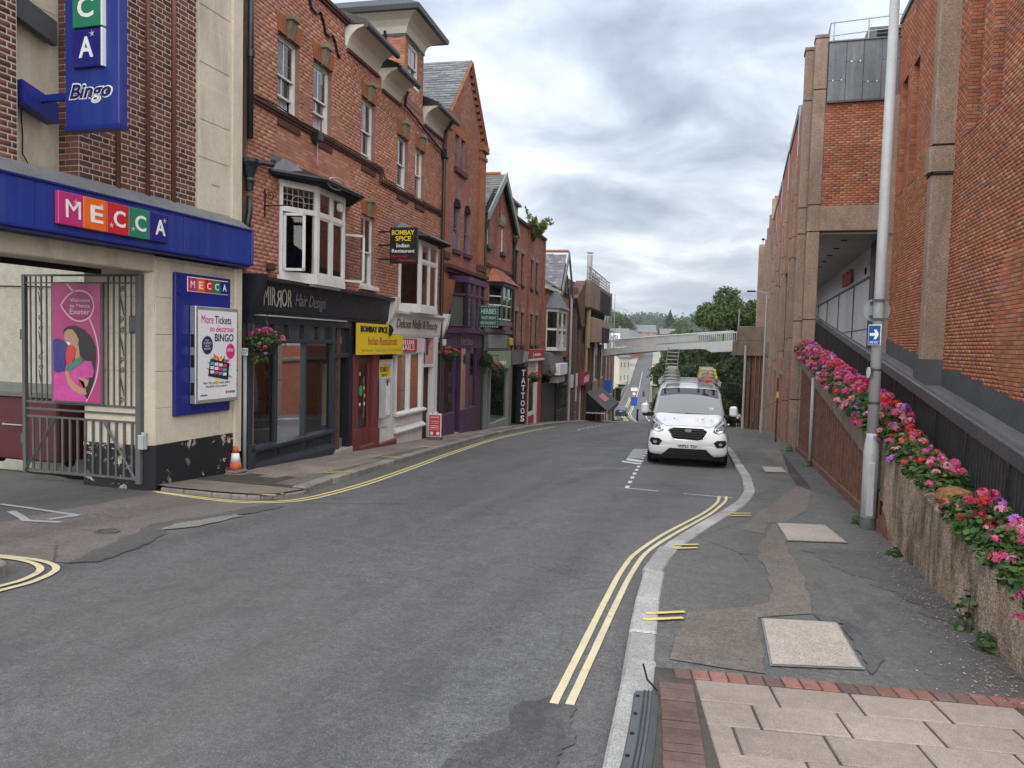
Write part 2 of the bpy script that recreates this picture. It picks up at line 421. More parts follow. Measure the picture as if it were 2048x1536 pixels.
def rough_poly(pts, amp=.05, step=.12, seed=1):
    rnd = random.Random(seed); out = []
    n = len(pts)
    for i in range(n):
        a, b = Vector(pts[i]), Vector(pts[(i + 1) % n]); m = max(1, int((b - a).length / step))
        for k in range(m):
            p = a.lerp(b, k / m); u = (b - a).normalized(); L = (a - Vector(pts[0])).length + (b - a).length * k / m + i * 3.1
            e = sin(pi * min(1, k / m * 4)) if k / m < .125 else 1; jj = min(step * .35, .014)
            q = e * amp * (.55 * sin(L * 5.3 + seed) + .45 * sin(L * 13.7 + seed * 2)) + rnd.uniform(-jj, jj); out.append((p.x - u.y * q, p.y + u.x * q))
    return out
def ribbon(name, pts, w, dz, mat, parent=None, jag=0.):
    P = [Vector(p) for p in pts]; d = []
    fine = []
    for a, b in zip(P, P[1:]):
        m = max(1, int((b - a).length / .2)); fine += [a.lerp(b, k / m) for k in range(m)]
    fine.append(P[-1]); vs = []; n = len(fine); rn = random.Random(len(pts))
    for i, p in enumerate(fine):
        t = (fine[min(i + 1, n - 1)] - fine[max(i - 1, 0)]).normalized(); q = Vector((-t.y, t.x)) * w / 2
        for sgn in (1, -1):
            v = p + q * sgn * (1 + rn.uniform(-jag, jag)); vs.append((v.x, v.y, g(v.y) + dz))
    mb = MB().add(vs, [(2 * i + 1, 2 * i + 3, 2 * i + 2, 2 * i) for i in range(n - 1)])
    return link(name, mesh_of(name, mb, mat), parent)
def smooth_path(pts, m=6):
    P = [Vector(p) for p in pts]; out = []
    for i in range(len(P) - 1):
        p0, p1, p2, p3 = P[max(i - 1, 0)], P[i], P[i + 1], P[min(i + 2, len(P) - 1)]
        for k in range(m):
            t = k / m; out.append(.5 * ((2 * p1) + (p2 - p0) * t + (2 * p0 - 5 * p1 + 4 * p2 - p3) * t * t + (3 * p1 - p0 - 3 * p2 + p3) * t ** 3))
    out.append(P[-1]); return [tuple(p) for p in out]

# ---------------------------------------------------------------- the ground sheet (valley, far side, hills beyond)
RC = lambda y: (KL(max(y, 12)) + KR(y)) / 2
def terrain(x, y):
    z = g(min(y, 640)) - .35
    d = abs(x - RC(min(y, 400)))
    if 100 < y < 235:
        k = min(1, max(0, (y - 108) / 14)) * min(1, max(0, (228 - y) / 30)); e = min(1, max(0, (d - 5.2) / 7)); z -= 7.5 * k * e * e * (3 - 2 * e)
    if y > 240: z += min(1, (y - 240) / 200) * min(8, max(0, d - 12) * .06)
    if y < 100 and d > 30: z -= min(6, (d - 30) * .1)
    if y > 560:
        u = (y - 560) / 900.; z += 30 * min(1, u) ** 1.2 * (1 + .14 * sin(x * .004 + 1) + .09 * sin(x * .011))
        z -= max(0, 90 * (1 - abs(x + 180) / 900.) - 90) * 0
    return z
def ground_sheet():
    xs = sorted({*np.linspace(-1800, -120, 30), *np.linspace(-120, 60, 91), *np.linspace(60, 1800, 30)})
    ys = sorted({*np.linspace(-60, 100, 81), *np.linspace(100, 260, 81), *np.linspace(260, 640, 60), *np.linspace(640, 2600, 60)})
    vs = [(x, y, terrain(x, y)) for y in ys for x in xs]; n = len(xs)
    fs = [(j * n + i, j * n + i + 1, (j + 1) * n + i + 1, (j + 1) * n + i) for j in range(len(ys) - 1) for i in range(n - 1)]
    t = NT('rough_grass')
    c = t.ramp(t.noise(.15, 6, .7), ((.3, (.035, .055, .018)), (.55, (.06, .085, .03)), (.75, (.1, .1, .05))))
    m = t.principled(c, .95, .1, 0, t.bump(t.noise(6, 4, .7), .5, .2))
    o = link('ground', mesh_of('ground', MB().add(vs, fs), m, True)); o['kind'] = 'structure'
ground_sheet()

# ---------------------------------------------------------------- carriageway
yr = sorted({*np.arange(-12, 60, .25), *np.arange(60, 420, 2.)})
ROADOB = sheet('road', yr, lambda y: -24 if y < 9.6 else KL(max(y, 10.4)) - .3, lambda y: KR(y) + .3, ROAD, M_ROAD, 9); ROADOB['kind'] = 'structure'
RD = ROAD
def on_road(name, o): return o
poly_sheet('lane_surface', rough_poly([(-24, 3.2), (-8.1, 6.3), (-8.15, 7.9), (-8.2, 9.2), (-10.9, 9.9), (-24, 9.9)], .03), RD + .003, asphalt('asphalt_lane', (.112, .113, .112), .5, .7), ROADOB)
poly_sheet('lane_mouth', rough_poly([(-8.1, 6.2), (-8.9, 5.9), (-6.75, 5.4), (-5.98, 5.55), (-6.05, 6.2), (-6.5, 7.2), (-6.42, 8.3), (-6.3, 9.15), (-6.9, 9.2), (-8.25, 9.25), (-8.2, 7.8)], .035), RD + .006, M_RED, ROADOB)
poly_sheet('road_patch', rough_poly([(-5.95, 5.5), (-5.75, 5.75), (-5.9, 6.4), (-6.25, 7.3), (-6.15, 8.1), (-6.05, 9.2), (-6.35, 9.3), (-6.45, 8.3), (-6.62, 7.3), (-6.15, 6.2)], .05, .05, 3), RD + .009, M_DARKPATCH, ROADOB)
poly_sheet('road_patch', rough_poly([(-6.32, 7.15), (-6.1, 7.5), (-6.05, 8.3), (-6.2, 8.35), (-6.42, 7.5)], .03, .1, 4), RD + .012, M_CHIP, ROADOB)
poly_sheet('road_patch', rough_poly([(-1.3, 3.3), (-.72, 3.3), (-.78, 3.75), (-.86, 4.3), (-1.02, 4.34), (-1.14, 4.2), (-1.12, 3.85), (-1.26, 3.6)], .04, .04, 5), RD + .007, M_DARKPATCH, ROADOB)
poly_sheet('road_patch', rough_poly([(-6.0, 9.6), (-4.7, 10.4), (-5.0, 11.4), (-6.0, 11.6)], .02, .3, 6), RD + .003, asphalt('asphalt_repair', (.122, .122, .122), .3, .2), ROADOB)
poly_sheet('road_patch', rough_poly([(-3.2, 24.2), (-2.8, 24.5), (-2.5, 20.7), (-2.9, 20.7)], .03, .3, 6), RD + .004, M_WHTO, ROADOB)
poly_sheet('road_patch', rough_poly([(-3.6, 16.5), (-2.5, 17.3), (-2.45, 18.2), (-3.3, 17.6)], .05, .2, 8), RD + .004, asphalt('asphalt_scuffed', (.15, .15, .158), .3, .1), ROADOB)
# painted lines
def mark(*a, **k):
    return ribbon('line_marking', *a, parent=ROADOB, **k)
yo = smooth_path([(-.97, 4.23), (-1.02, 5.51), (-1.08, 7.1), (-1.09, 8.0), (-1.06, 8.6), (-.90, 9.76), (-.66, 11.0), (-.5, 11.8), (-.37, 12.7), (-.31, 13.4), (-.31, 14.05)])
mark(yo, .052, RD + .008, M_YEL, jag=.06)
mark(smooth_path([(-.88, 4.25), (-.92, 5.39), (-.97, 6.94), (-.98, 7.9), (-.95, 8.7), (-.79, 9.76), (-.55, 11.0), (-.38, 11.9), (-.26, 12.8), (-.19, 13.5), (-.19, 14.1)]), .052, RD + .008, M_YEL, jag=.06)
for dx, dy in ((0, 0), (.12, .06)):
    mark(smooth_path([(-8.3 - dx, 9.32 + dy), (-7.3 - dx * .5, 9.17 + dy * 1.6), (-6.7 - dx * .2, 9.2 + dy * 1.8), (-6.3 - dx * .6, 9.45 + dy * 1.6), (-6.08 - dx, 9.95 + dy), (-6.08 - dx, 11), (-6.2 - dx, 12.45), (-6.6 - dx, 15.3), (-7.02 - dx, 18), (-7.9 - dx, 24.8), (-8.65 - dx, 34), (-9.0 - dx, 38)]), .06, RD + .008, M_YELB if dx else M_YEL, jag=.05)
    mark(smooth_path([(-5.8 - dx, 3.0), (-5.66 - dx, 4.57), (-5.68 - dx, 5.0), (-5.88 - dx, 5.36 - dy), (-6.3 - dx, 5.5 - dy), (-7.0 - dx, 5.45 - dy)]), .06, RD + .012, M_YEL, jag=.06)
mark([(-1.98, 14.17), (-1.38, 14.1)], .06, RD + .006, M_WHT, jag=.1)
mark([(-.93, 14.03), (-.08, 13.97)], .045, RD + .006, M_WHT, jag=.1)
for k in range(14):
    y0 = 14.15 + k * .82; xx = lambda y: -1.98 - (y - 14.17) * .078
    mark([(xx(y0), y0), (xx(y0 + .4), y0 + .4)], .075, RD + .006, M_WHT, jag=.08)
for y0, y1, m in ((19.0, 19.35, M_WHT), (19.6, 20.2, M_WHT)):
    poly_sheet('line_marking', rough_poly([(-2.85, y0 + .35), (-2.38, y0), (-2.4, y1), (-2.87, y1 + .35)], .02, .1, 9), RD + .008, m, ROADOB)
for k in range(10):                                       # centre dashes towards the crest
    y0 = 35 + k * 1.9; mark([(KL(y0) + 2.1, y0), (KL(y0 + .9) + 2.1, y0 + .9)], .09, RD + .006, M_WHT)
mark([(-9.15, 7.5), (-8.45, 7.45), (-7.72, 7.36)], .08, RD + .012, M_WHTO, jag=.2); mark([(-8.6, 7.2), (-7.95, 6.85), (-7.55, 6.95)], .1, RD + .012, M_WHTO, jag=.2); mark([(-7.75, 7.35), (-7.8, 7.0)], .1, RD + .013, M_WHTO, jag=.2)
mark([(KL(y) + 2.6, y) for y in np.arange(88, 240, 4)], .13, RD + .02, M_WHT)
mark([(KL(y) + 1.1, y) for y in np.arange(96, 176, 4)], .14, RD + .02, M_YELB); mark([(KL(y) + 1.45, y) for y in np.arange(96, 176, 4)], .14, RD + .02, M_YELB)
mark([(KL(y) + 2.3, y) for y in np.arange(100, 166, 4)], .12, RD + .02, M_YELB); mark([(KR(y) - .5, y) for y in np.arange(90, 170, 4)], .14, RD + .02, M_YEL)
mark([(KL(88), 92), (KR(88) + .4, 89)], .35, RD + .02, M_WHT); mark([(KL(96) + .4, 97.5), (KR(96) - .4, 97)], .3, RD + .02, M_WHTO)
for k in range(8): mark([(RC(178 + k * 8), 178 + k * 8), (RC(182 + k * 8), 182 + k * 8)], .16, RD + .02, M_WHT)
link('inspection_cover', mesh_of('c', MB().lathe([(.13, -.02), (.13, .012), (.1, .013), (.1, .006), (.0, .006)], (-6.71, 6.78, g(6.78) + RD + .006), 20), plain('cast_iron', (.09, .08, .075), .6, .4, .3, 9)), ROADOB)

# ---------------------------------------------------------------- footways, kerbs, slabs
PAVR = sheet('footway_right', sorted({*np.arange(-12, 60, .5), *np.arange(60, 113, 2.)}), lambda y: KR(y) + .02, lambda y: 2.1 if y < 28 else 3.0 if y < 62 else 7.0, 0, M_PAVE, 7); PAVR['kind'] = 'structure'
PAVL = sheet('footway_left', [10.32 + i * .5 for i in range(200)], lambda y: FACE(y) - .6, lambda y: KL(y) - .02, -.004, M_MORTAR, 5); PAVL['kind'] = 'structure'
# rounded corner of the left footway beside the lane mouth
poly_sheet('corner_surface', [(-9.2, 10.5), (-9.2, 9.9), (-8.45, 9.5), (-8.2, 9.43), (-7.3, 9.44), (-6.8, 9.5), (-6.5, 9.72), (-6.4, 10.5)], -.012, M_SLABL, PAVL)
ISL = poly_sheet('footway_corner', [(-9.5, 2.0), (-6.0, 2.0), (-5.92, 4.5), (-6.0, 4.9), (-6.2, 5.1), (-6.6, 5.2), (-9.5, 4.2)], 0.0, M_PAVE); ISL['kind'] = 'structure'
def frame_at(x, y, ang):
    sl = (g(y + .3) - g(y - .3)) / .6; t = Vector((cos(ang), sin(ang), sl * sin(ang))).normalized(); n = Vector((0, -sl, 1)).normalized(); b = n.cross(t)
    m = Matrix((t, b, n)).transposed().to_4x4(); m.translation = (x, y, g(y)); return m
KM = {}
def kerb_run(parent, kf, y0, y1, sgn, mat, w=.2, seed=0, lo=.75, hi=1.05, hgt=.3, top=.012):
    rn = random.Random(seed); y = y0
    while y < y1:
        ln = round(rn.choice((lo, (lo + hi) / 2, hi)), 2); key = (ln, w, mat.name, rn.randrange(3))
        dx = kf(y + ln) - kf(y); L = sqrt(ln * ln + dx * dx)
        if key not in KM: KM[key] = mesh_of('kerb_stone', MB().cbox(-ln / 2 + .006, ln / 2 - .006, -w / 2, w / 2, -hgt, top, .018, key[3] / 2), mat, rnd=True)
        o = link('kerb_stone', KM[key], parent); ym = y + ln / 2 * (ln / L); xm = kf(ym) + sgn * w / 2
        o.matrix_local = frame_at(xm, ym, atan2(ln, dx)) @ Matrix.Translation((0, 0, rn.uniform(-.006, .003)))
        y += ln * (ln / L)
kerb_run(PAVR, KR, 1.0, 4.6, 1, M_KERB, .2, 1, 1.2, 1.8)
kerb_run(PAVR, KR, 4.55, 8.0, 1, M_KERB, .2, 2, .9, 1.2)
kerb_run(PAVR, KR, 8.0, 14.5, 1, M_KERB, .2, 3, .42, .7)
kerb_run(PAVR, KR, 14.5, 34, 1, M_KERB, .2, 4, .7, .95)
kerb_run(PAVL, KL, 10.35, 45, -1, M_KERBL, .22, 5, .9, 1.25)
for mb in (MB(),):                                        # far kerbs, too small to tell the stones apart
    for kf, sg, y0 in ((KR, 1, 34), (KL, -1, 45)):
        for y in np.arange(y0, 110, 2.): mb.add([(kf(y), y, g(y) - .3), (kf(y + 2), y + 2, g(y + 2) - .3), (kf(y + 2), y + 2, g(y + 2) + .012), (kf(y), y, g(y) + .012), (kf(y) + sg * .22, y, g(y) + .012), (kf(y + 2) + sg * .22, y + 2, g(y + 2) + .012)], ((0, 1, 2, 3), (3, 2, 5, 4)))
    link('kerb', mesh_of('kerb', mb, M_KERB), PAVR)['kind'] = 'stuff'
# corner kerb stones of the lane mouth (left) and of the near corner
for pts, par, mt in (([(-8.35, 9.44), (-7.4, 9.4), (-6.85, 9.48), (-6.55, 9.72), (-6.42, 10.05), (-6.42, 10.4)], PAVL, M_KERBL), ([(-5.98, 2.2), (-5.93, 4.4), (-6.0, 4.9), (-6.25, 5.12), (-7.2, 5.05)], ISL, M_KERBL)):
    P = smooth_path(pts, 2)
    for i, (a, b) in enumerate(zip(P, P[1:])):
        a, b = Vector(a), Vector(b); L = (b - a).length; m = (a + b) / 2
        o = link('kerb_stone', mesh_of('kerb_stone', MB().cbox(-L / 2 + .004, L / 2 - .004, 0, .2, -.3, .012 if par is ISL else -.035, .018, .4), mt, rnd=True), par); d = b - a
        o.matrix_local = frame_at(m.x, m.y, atan2(d.y, d.x))
SM = {}
def slab_mesh(l, w, mat, k, th=.05, c=.006, name='paving_slab'):
    key = (l, w, mat.name, k, name)
    if key not in SM: SM[key] = mesh_of(name, MB().cbox(-l / 2, l / 2, -w / 2, w / 2, -th, 0, c, k / 5), mat, rnd=True)
    return SM[key]
rn = random.Random(4); nsl = 0
a94 = radians(94); ca, sa = cos(a94), sin(a94)
for row in range(9):                                      # left footway slabs, laid in courses along the street
    s = -.7 + (row % 2) * .29
    while s < 33 and nsl < 300:
        l = .585; n_ = -.02 - row * .335 - .167            # distance out from the shop fronts
        xm = -8.53 + (s + l / 2) * ca - n_ * sa * 1; ym = 11.76 + (s + l / 2) * sa + n_ * ca * 1
        if xm < KL(max(ym, 10.4)) - .44 and ym > 10.30:
            o = link('paving_slab', slab_mesh(.578, .328, M_SLABL, rn.randrange(6)), PAVL)
            o.matrix_local = frame_at(xm, ym, a94) @ Matrix.Translation((0, 0, .004 + rn.uniform(-.004, .003))); nsl += 1
        s += l
for y in np.arange(0, 1):                                 # tarmac margin between slabs and kerb, then the far part of the footway
    o = sheet('footway_margin', [10.5 + i * .5 for i in range(60)], lambda y: KL(y) - .62, lambda y: KL(y) - .2, .0, M_TAN, 2); o.parent = PAVL
    o = sheet('footway_surface', [36 + i * 1. for i in range(70)], lambda y: FACE(y) - .5, lambda y: KL(y) - .2, .003, M_SLABL, 2); o.parent = PAVL
# right footway: slab area nearest the camera with its brick margins
th = radians(9.5); c9, s9 = cos(th), sin(th)
def r9(u, v): return (-.22 + u * c9 - v * s9, 4.66 + u * s9 + v * c9)
bedpts = [r9(-.26, .17), r9(2.2, .17), (2.05, 1.0), (KR(1.0) + .2, 1.0), (KR(4.2) + .2, 4.2)]
poly_sheet('joint_bed', bedpts, .004, M_MORTAR, PAVR)
rn = random.Random(9)
for row in range(11):
    off = (-.455, -.16, -.31, -.02)[row % 4]
    for k in range(7):
        u0 = off + k * .455; u1 = u0 + .455; u0 = max(u0, 0.012); u1 = min(u1, 2.3)
        if u1 - u0 < .08: continue
        v = -.155 - row * .31; x, y = r9((u0 + u1) / 2, v)
        if x > 1.72 or y < 1.3: continue
        o = link('paving_slab', slab_mesh(round(u1 - u0 - .011, 2), .3, M_SLAB, rn.randrange(6)), PAVR); o.matrix_local = frame_at(x, y, th) @ Matrix.Translation((0, 0, .012 + rn.uniform(-.002, .002)))
for k in range(20):
    x, y = r9(.055 + k * .108 - .1, .085)
    o = link('paving_brick', slab_mesh(.098, .148, M_SETT if k % 5 not in (0, 4) else M_SETTP, rn.randrange(6), .05, .005, 'paving_brick'), PAVR); o.matrix_local = frame_at(x, y, th) @ Matrix.Translation((0, 0, .014 + rn.uniform(-.003, .002)))
for k in range(34):
    y = 4.52 - k * .088; x = (KR(y) + .225 + (r9(0, -.155 - k * .088)[0])) / 2
    o = link('paving_brick', slab_mesh(.2, .077, M_SETTP, rn.randrange(6), .05, .005, 'paving_brick'), PAVR); o.matrix_local = frame_at(x, y, th * .9) @ Matrix.Translation((0, 0, .014 + rn.uniform(-.004, .002)))
# utility covers and trench reinstatements
poly_sheet('trench_patch', rough_poly([(.66, 27), (1.12, 16.5), (1.02, 15.4), (.57, 13.1), (.22, 11.3), (.08, 10.2), (.35, 10.0), (.4, 10.9), (.67, 11.13), (1.04, 12.54), (1.36, 15.7), (1.25, 27.7)], .02, .3, 2), .004, M_TAN, PAVR)
poly_sheet('trench_patch', rough_poly([(.24, 8.97), (.34, 7.13), (.3, 6.7), (.12, 6.46), (-.35, 6.1), (-.38, 4.98), (.2, 4.95), (.2, 6.2), (.6, 6.5), (.66, 7.64), (.56, 9.44), (.6, 9.62), (.5, 10.95), (.36, 10.0)], .02, .2, 2), .007, M_TAN, PAVR)
poly_sheet('trench_patch', rough_poly([(.86, 5.2), (1.0, 5.55), (.95, 6.2), (.8, 6.45), (.62, 6.5), (.68, 6.28), (.82, 6.3)], .015, .1, 5), .01, M_DARKPATCH, PAVR)
poly_sheet('damp_patch', rough_poly([(.72, 9.2), (1.55, 9.6), (1.75, 8.2), (1.78, 6.6), (1.5, 6.9), (1.3, 8.0), (1.0, 8.4)], .1, .05, 6), .004, asphalt('asphalt_damp', (.095, .094, .09), .4, .2), PAVR)
poly_sheet('trench_patch', rough_poly([(1.05, 16), (1.8, 14), (1.8, 27), (1.3, 27)], .02, .3, 7), .004, M_DARKPATCH, PAVR)
for q in ([(.23, 6.16), (.77, 6.30), (.815, 5.3), (.26, 5.13)], [(.54, 10.93), (1.15, 11.1), (1.28, 9.91), (.61, 9.68)], [(.55, 19.6), (1.0, 19.8), (1.05, 18.5), (.6, 18.3)]):
    c = poly_sheet('utility_cover', q, .014, M_COVER, PAVR)
    cx, cy = sum(p[0] for p in q) / 4, sum(p[1] for p in q) / 4
    f = poly_sheet('cover_frame', [(cx + (x - cx) * 1.05, cy + (y - cy) * 1.05) for x, y in q], .010, plain('galvanised', (.3, .31, .32), .45, .5, .2, 5, .6), c)
for (x0, y0), (x1, y1) in (((-.68, 5.72), (-.36, 5.9)), ((-.7, 8.48), (-.4, 8.66)), ((-.14, 11.2), (.2, 11.38))):
    for d in (0, .17 if y0 < 7 else .2): ribbon('kerb_marking', [(x0 + .04, y0 + d), (x1, y1 + d)], .05, .018, M_YELB, PAVR, .1)
for yy in (9.62, 12.2, 15.4, 18.6, 22): 
    for d in (0, .2): ribbon('kerb_marking', [(KL(max(yy, 10.4)) - .02, yy + d), (KL(max(yy, 10.4)) - .42, yy + d - .06)], .06, .02 if yy > 10 else -.02, M_YELB, PAVL, .1)
# ---------------------------------------------------------------- brickwork
BR = {}
def brickwork(t, part, x0, x1, z0, z1, mat, holes=(), y=0., bl=.225, bh=.075, n_ind=0, focus=None, inside=None, bond='stretcher', proud=.0045, seed=3, jt=.011, xf=None):
    """lay single bricks over the mortar skin `part`; the n_ind bricks nearest `focus` are parts of their own, the rest one part"""
    rn = random.Random(seed); B = []
    nrow = int((z1 - z0) / bh)
    for i in range(nrow):
        za = z0 + i * bh; zb = za + bh - jt; zm = (za + zb) / 2
        cut = sorted((h[0], h[1]) for h in holes if h[2] < zm < h[3])
        spans = []; a = x0
        for c, d in cut:
            if c > a: spans.append((a, c))
            a = max(a, d)
        if a < x1: spans.append((a, x1))
        for a, b in spans:
            if bond == 'flemish':
                unit = bl * 1.5; k = math.floor((a - x0) / unit) - 1; p = x0 + k * unit + (unit / 2 if i % 2 else 0); lens = (bl, bl / 2); j = 0
            else:
                p = x0 + (math.floor((a - x0) / bl) - 1) * bl + (bl / 2 if i % 2 else 0) + (bl * .25 if bond == 'third' and i % 4 > 1 else 0); lens = (bl,); j = 0
            while p < b:
                L = lens[j % len(lens)]; q0, q1 = max(p, a), min(p + L - jt, b); p += L; j += 1
                if q1 - q0 < .02: continue
                if inside and not (inside(q0, zm) and inside(q1, zm)):
                    if not (inside(q0, zm) or inside(q1, zm)): continue
                    lo, hi = (q0, q1) if inside(q0, zm) else (q1, q0)
                    for _ in range(8):
                        m = (lo + hi) / 2
                        if inside(m, zm): lo = m
                        else: hi = m
                    q0, q1 = (q0, lo) if inside(q0, zm) else (lo, q1)
                    if q1 - q0 < .02: continue
                B.append((q0, q1, za, zb))
    A = np.array(B)
    ind = np.zeros(len(A), bool)
    if n_ind and focus:
        full = np.isclose(A[:, 1] - A[:, 0], bl - jt, atol=1e-4)
        d = (A[:, :2].mean(1) - focus[0]) ** 2 + (A[:, 2:].mean(1) - focus[1]) ** 2; d[~full] = 1e9
        ind[np.argsort(d)[:n_ind]] = True
    R = np.array([rn.random() for _ in B])
    for (a, b, c, d), r in zip(A[ind], R[ind]):
        key = (mat.name, bl, bh, int(r * 9))
        if key not in BR: BR[key] = mesh_of('brick', MB().cbox(-(bl - jt) / 2, (bl - jt) / 2, -proud - .001, .03, 0, bh - jt, .004, (key[3] + .5) / 9), mat, rnd=True)
        t.put('brick', BR[key], ((a + b) / 2, y, c), part)
    Q = A[~ind]; r = R[~ind]; n = len(Q); pr = np.array([rn.uniform(.6, 1.25) for _ in range(n)]) * proud
    v = np.zeros((n, 8, 3)); ch = .004
    for k, (ix, iz) in enumerate(((0, 2), (1, 2), (1, 3), (0, 3))):
        v[:, k, 0] = Q[:, ix] + (ch if ix == 0 else -ch) * .6; v[:, k, 2] = Q[:, iz] + (ch if iz == 2 else -ch) * .6; v[:, k, 1] = y - pr
        v[:, k + 4, 0] = Q[:, ix]; v[:, k + 4, 2] = Q[:, iz]; v[:, k + 4, 1] = y + .004
    f = np.array([[0, 1, 2, 3], [1, 0, 4, 5], [2, 1, 5, 6], [3, 2, 6, 7], [0, 3, 7, 4]]); F = (f[None] + (np.arange(n) * 8)[:, None, None]).reshape(-1, 4)
    me = bpy.data.meshes.new('brickwork'); V = v.reshape(-1, 3) - np.array(t.org)
    me.vertices.add(len(V)); me.vertices.foreach_set('co', V.ravel()); me.loops.add(F.size); me.loops.foreach_set('vertex_index', F.ravel())
    me.polygons.add(len(F)); me.polygons.foreach_set('loop_start', np.arange(len(F)) * 4); me.update(calc_edges=True)
    at = me.attributes.new('rnd', 'FLOAT', 'FACE'); at.data.foreach_set('value', np.repeat(r, 5).astype(np.float32)); me.materials.append(mat)
    o = link('brickwork', me, part); o['kind'] = 'stuff'; return o
def brick_tex(name, cols, mortar, bl=.225, bh=.075, jt=.011, soot=.3):
    t = NT(name); sp = t.n('ShaderNodeSeparateXYZ'); t.l(t.pos(), sp.inputs[0])
    cb = t.n('ShaderNodeCombineXYZ'); t.l(t.math('ADD', sp.outputs[0], sp.outputs[1]), cb.inputs[0]); t.l(sp.outputs[2], cb.inputs[1])
    b = t.n('ShaderNodeTexBrick'); t.l(cb.outputs[0], b.inputs['Vector']); b.inputs['Scale'].default_value = 1
    b.inputs['Brick Width'].default_value = bl; b.inputs['Row Height'].default_value = bh; b.inputs['Mortar Size'].default_value = jt / 2; b.inputs['Bias'].default_value = 0
    t.set(b.inputs['Color1'], cols[0]); t.set(b.inputs['Color2'], cols[1]); t.set(b.inputs['Mortar'], mortar)
    c = t.mix(1, b.outputs['Color'], t.ramp(t.noise(6, 5, .7), ((.3, .75), (.7, 1.15))), 'MULTIPLY')
    so = t.ramp(t.noise(.6, 5, .65, .4), ((.48, 0.), (.72, 1.))); c = t.mix(t.math('MULTIPLY', so, soot), c, (.06, .045, .04))
    MATS[name] = t.principled(c, .9, .2, 0, t.bump(t.math('SUBTRACT', 1., b.outputs['Fac']), .5, .008)); return MATS[name]
ORANGE = [(.30, .115, .07), (.42, .145, .075), (.48, .175, .09), (.44, .15, .08), (.52, .21, .11), (.38, .135, .08), (.46, .16, .08), (.24, .125, .10), (.54, .27, .165)]
M_BRO = brickmat('orange_brick', ORANGE, .2)
M_BROT = brick_tex('orange_brick_far', (.37, .125, .07), (.075, .05, .04))if 0 else brick_tex('orange_brick_far', ((.47, .165, .09), (.35, .12, .07)), (.14, .095, .075))
M_BRDT = brick_tex('brown_brick_fins', ((.22, .10, .07), (.14, .068, .052)), (.16, .12, .10))
M_MORT = plain('brown_mortar', (.15, .095, .07), .95, .1, .25, 5, bump=.3)
M_CONC = stone('pebble_concrete', (.37, .275, .212), .42, 85, .22, .7, (.13, .105, .088), .55)
M_CONCD = stone('weathered_concrete', (.26, .20, .158), .4, 85, .3, .7, (.085, .07, .058), .75)
M_LEAD = plain('lead_sheet', (.135, .15, .17), .5, .4, .28, 1.2, streak=.35, grime=(.26, .28, .30))
M_GREYP = plain('grey_plinth_paint', (.085, .09, .095), .7, .3, .2, 2, bump=.2)
M_BLACK = plain('black_gloss_paint', (.012, .012, .014), .38, .5, .2, 3)
M_RAIL = plain('dark_grey_rail', (.05, .053, .057), .45, .5, .25, 2.2)
M_GALV = plain('grey_pole_paint', (.40, .41, .42), .5, .5, .16, 2.5, streak=.3, grime=(.16, .15, .14))
M_WPANEL = plain('white_panel', (.74, .75, .78), .35, .4, .06, .8)
M_SOFFIT = plain('white_soffit', (.55, .55, .54), .8, .2, .12, 1.)
M_DKRED = plain('dark_red_frame', (.07, .02, .018), .5, .4, .2, 2)
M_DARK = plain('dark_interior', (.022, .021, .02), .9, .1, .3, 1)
M_TARMR = asphalt('ramp_surface', (.16, .165, .168), .3, .1)
RWF = (4.25, 0, -90)

SHOP = T('shopping_centre', 'orange brick shopping centre with brown concrete columns above the flower ramp', 'building', (0, 0, 0), (4.25, 20, -1.2))
# right-hand wall (frame: x = -Y)
RW = T('ramp_side_wall', 'tall orange brick wall with slots and concrete pilaster beside the ramp', 'wall', RWF, (-20, 0, 0))
holes = [(-18.3, -17.27, 6.36, 9.8), (-16.65, -15.92, 6.36, 9.8), (-25.7, -24.86, 6.5, 9.8), (-24.2, -23.32, 6.5, 9.8)]
wl = RW.add('wall', MB().wall(-26.5, -7, -.6, 11.85, holes, 0, .5), M_MORT)
brickwork(RW, wl, -26.48, -8.5, .2, 11.82, M_BRO, holes, n_ind=300, focus=(-14.4, 2.4), seed=11)
for h in holes:                                            # brick reveals of the slots: the jamb that faces the street corner
    mb = MB(); z = h[2] + .02
    nb = int((9.8 - h[2]) / .075)
    for i in range(nb):
        for k in range(2):
            a = .004 + k * .225 - (.11 if i % 2 else 0); b = a + .214; a = max(a, .002); b = min(b, .42)
            if b - a > .03: mb.box(h[0] - .01, h[0] + .007, a, b, z + i * .075, z + i * .075 + .064)
    RW.add('slot_brickwork', mb, M_BRO, wl, stuff=True, rnd=True)
    RW.add('slot_back', MB().box(h[0] - .1, h[1] + .1, .46, .52, h[2] - .1, 9.9), M_BROT, wl)
    RW.add('slot_sill', MB().prism([(-.012, h[2] - .02), (.45, h[2] + .3), (.45, h[2] - .05), (-.012, h[2] - .05)], 'x', h[0], h[1]), M_CONCD, wl)
RW.add('coping', MB().box(-26.5, -7, -.05, .4, 11.85, 12.0), M_LEAD)
RW.add('core', MB().box(-26.4, -7, .53, .8, -.6, 11.9), M_BROT)
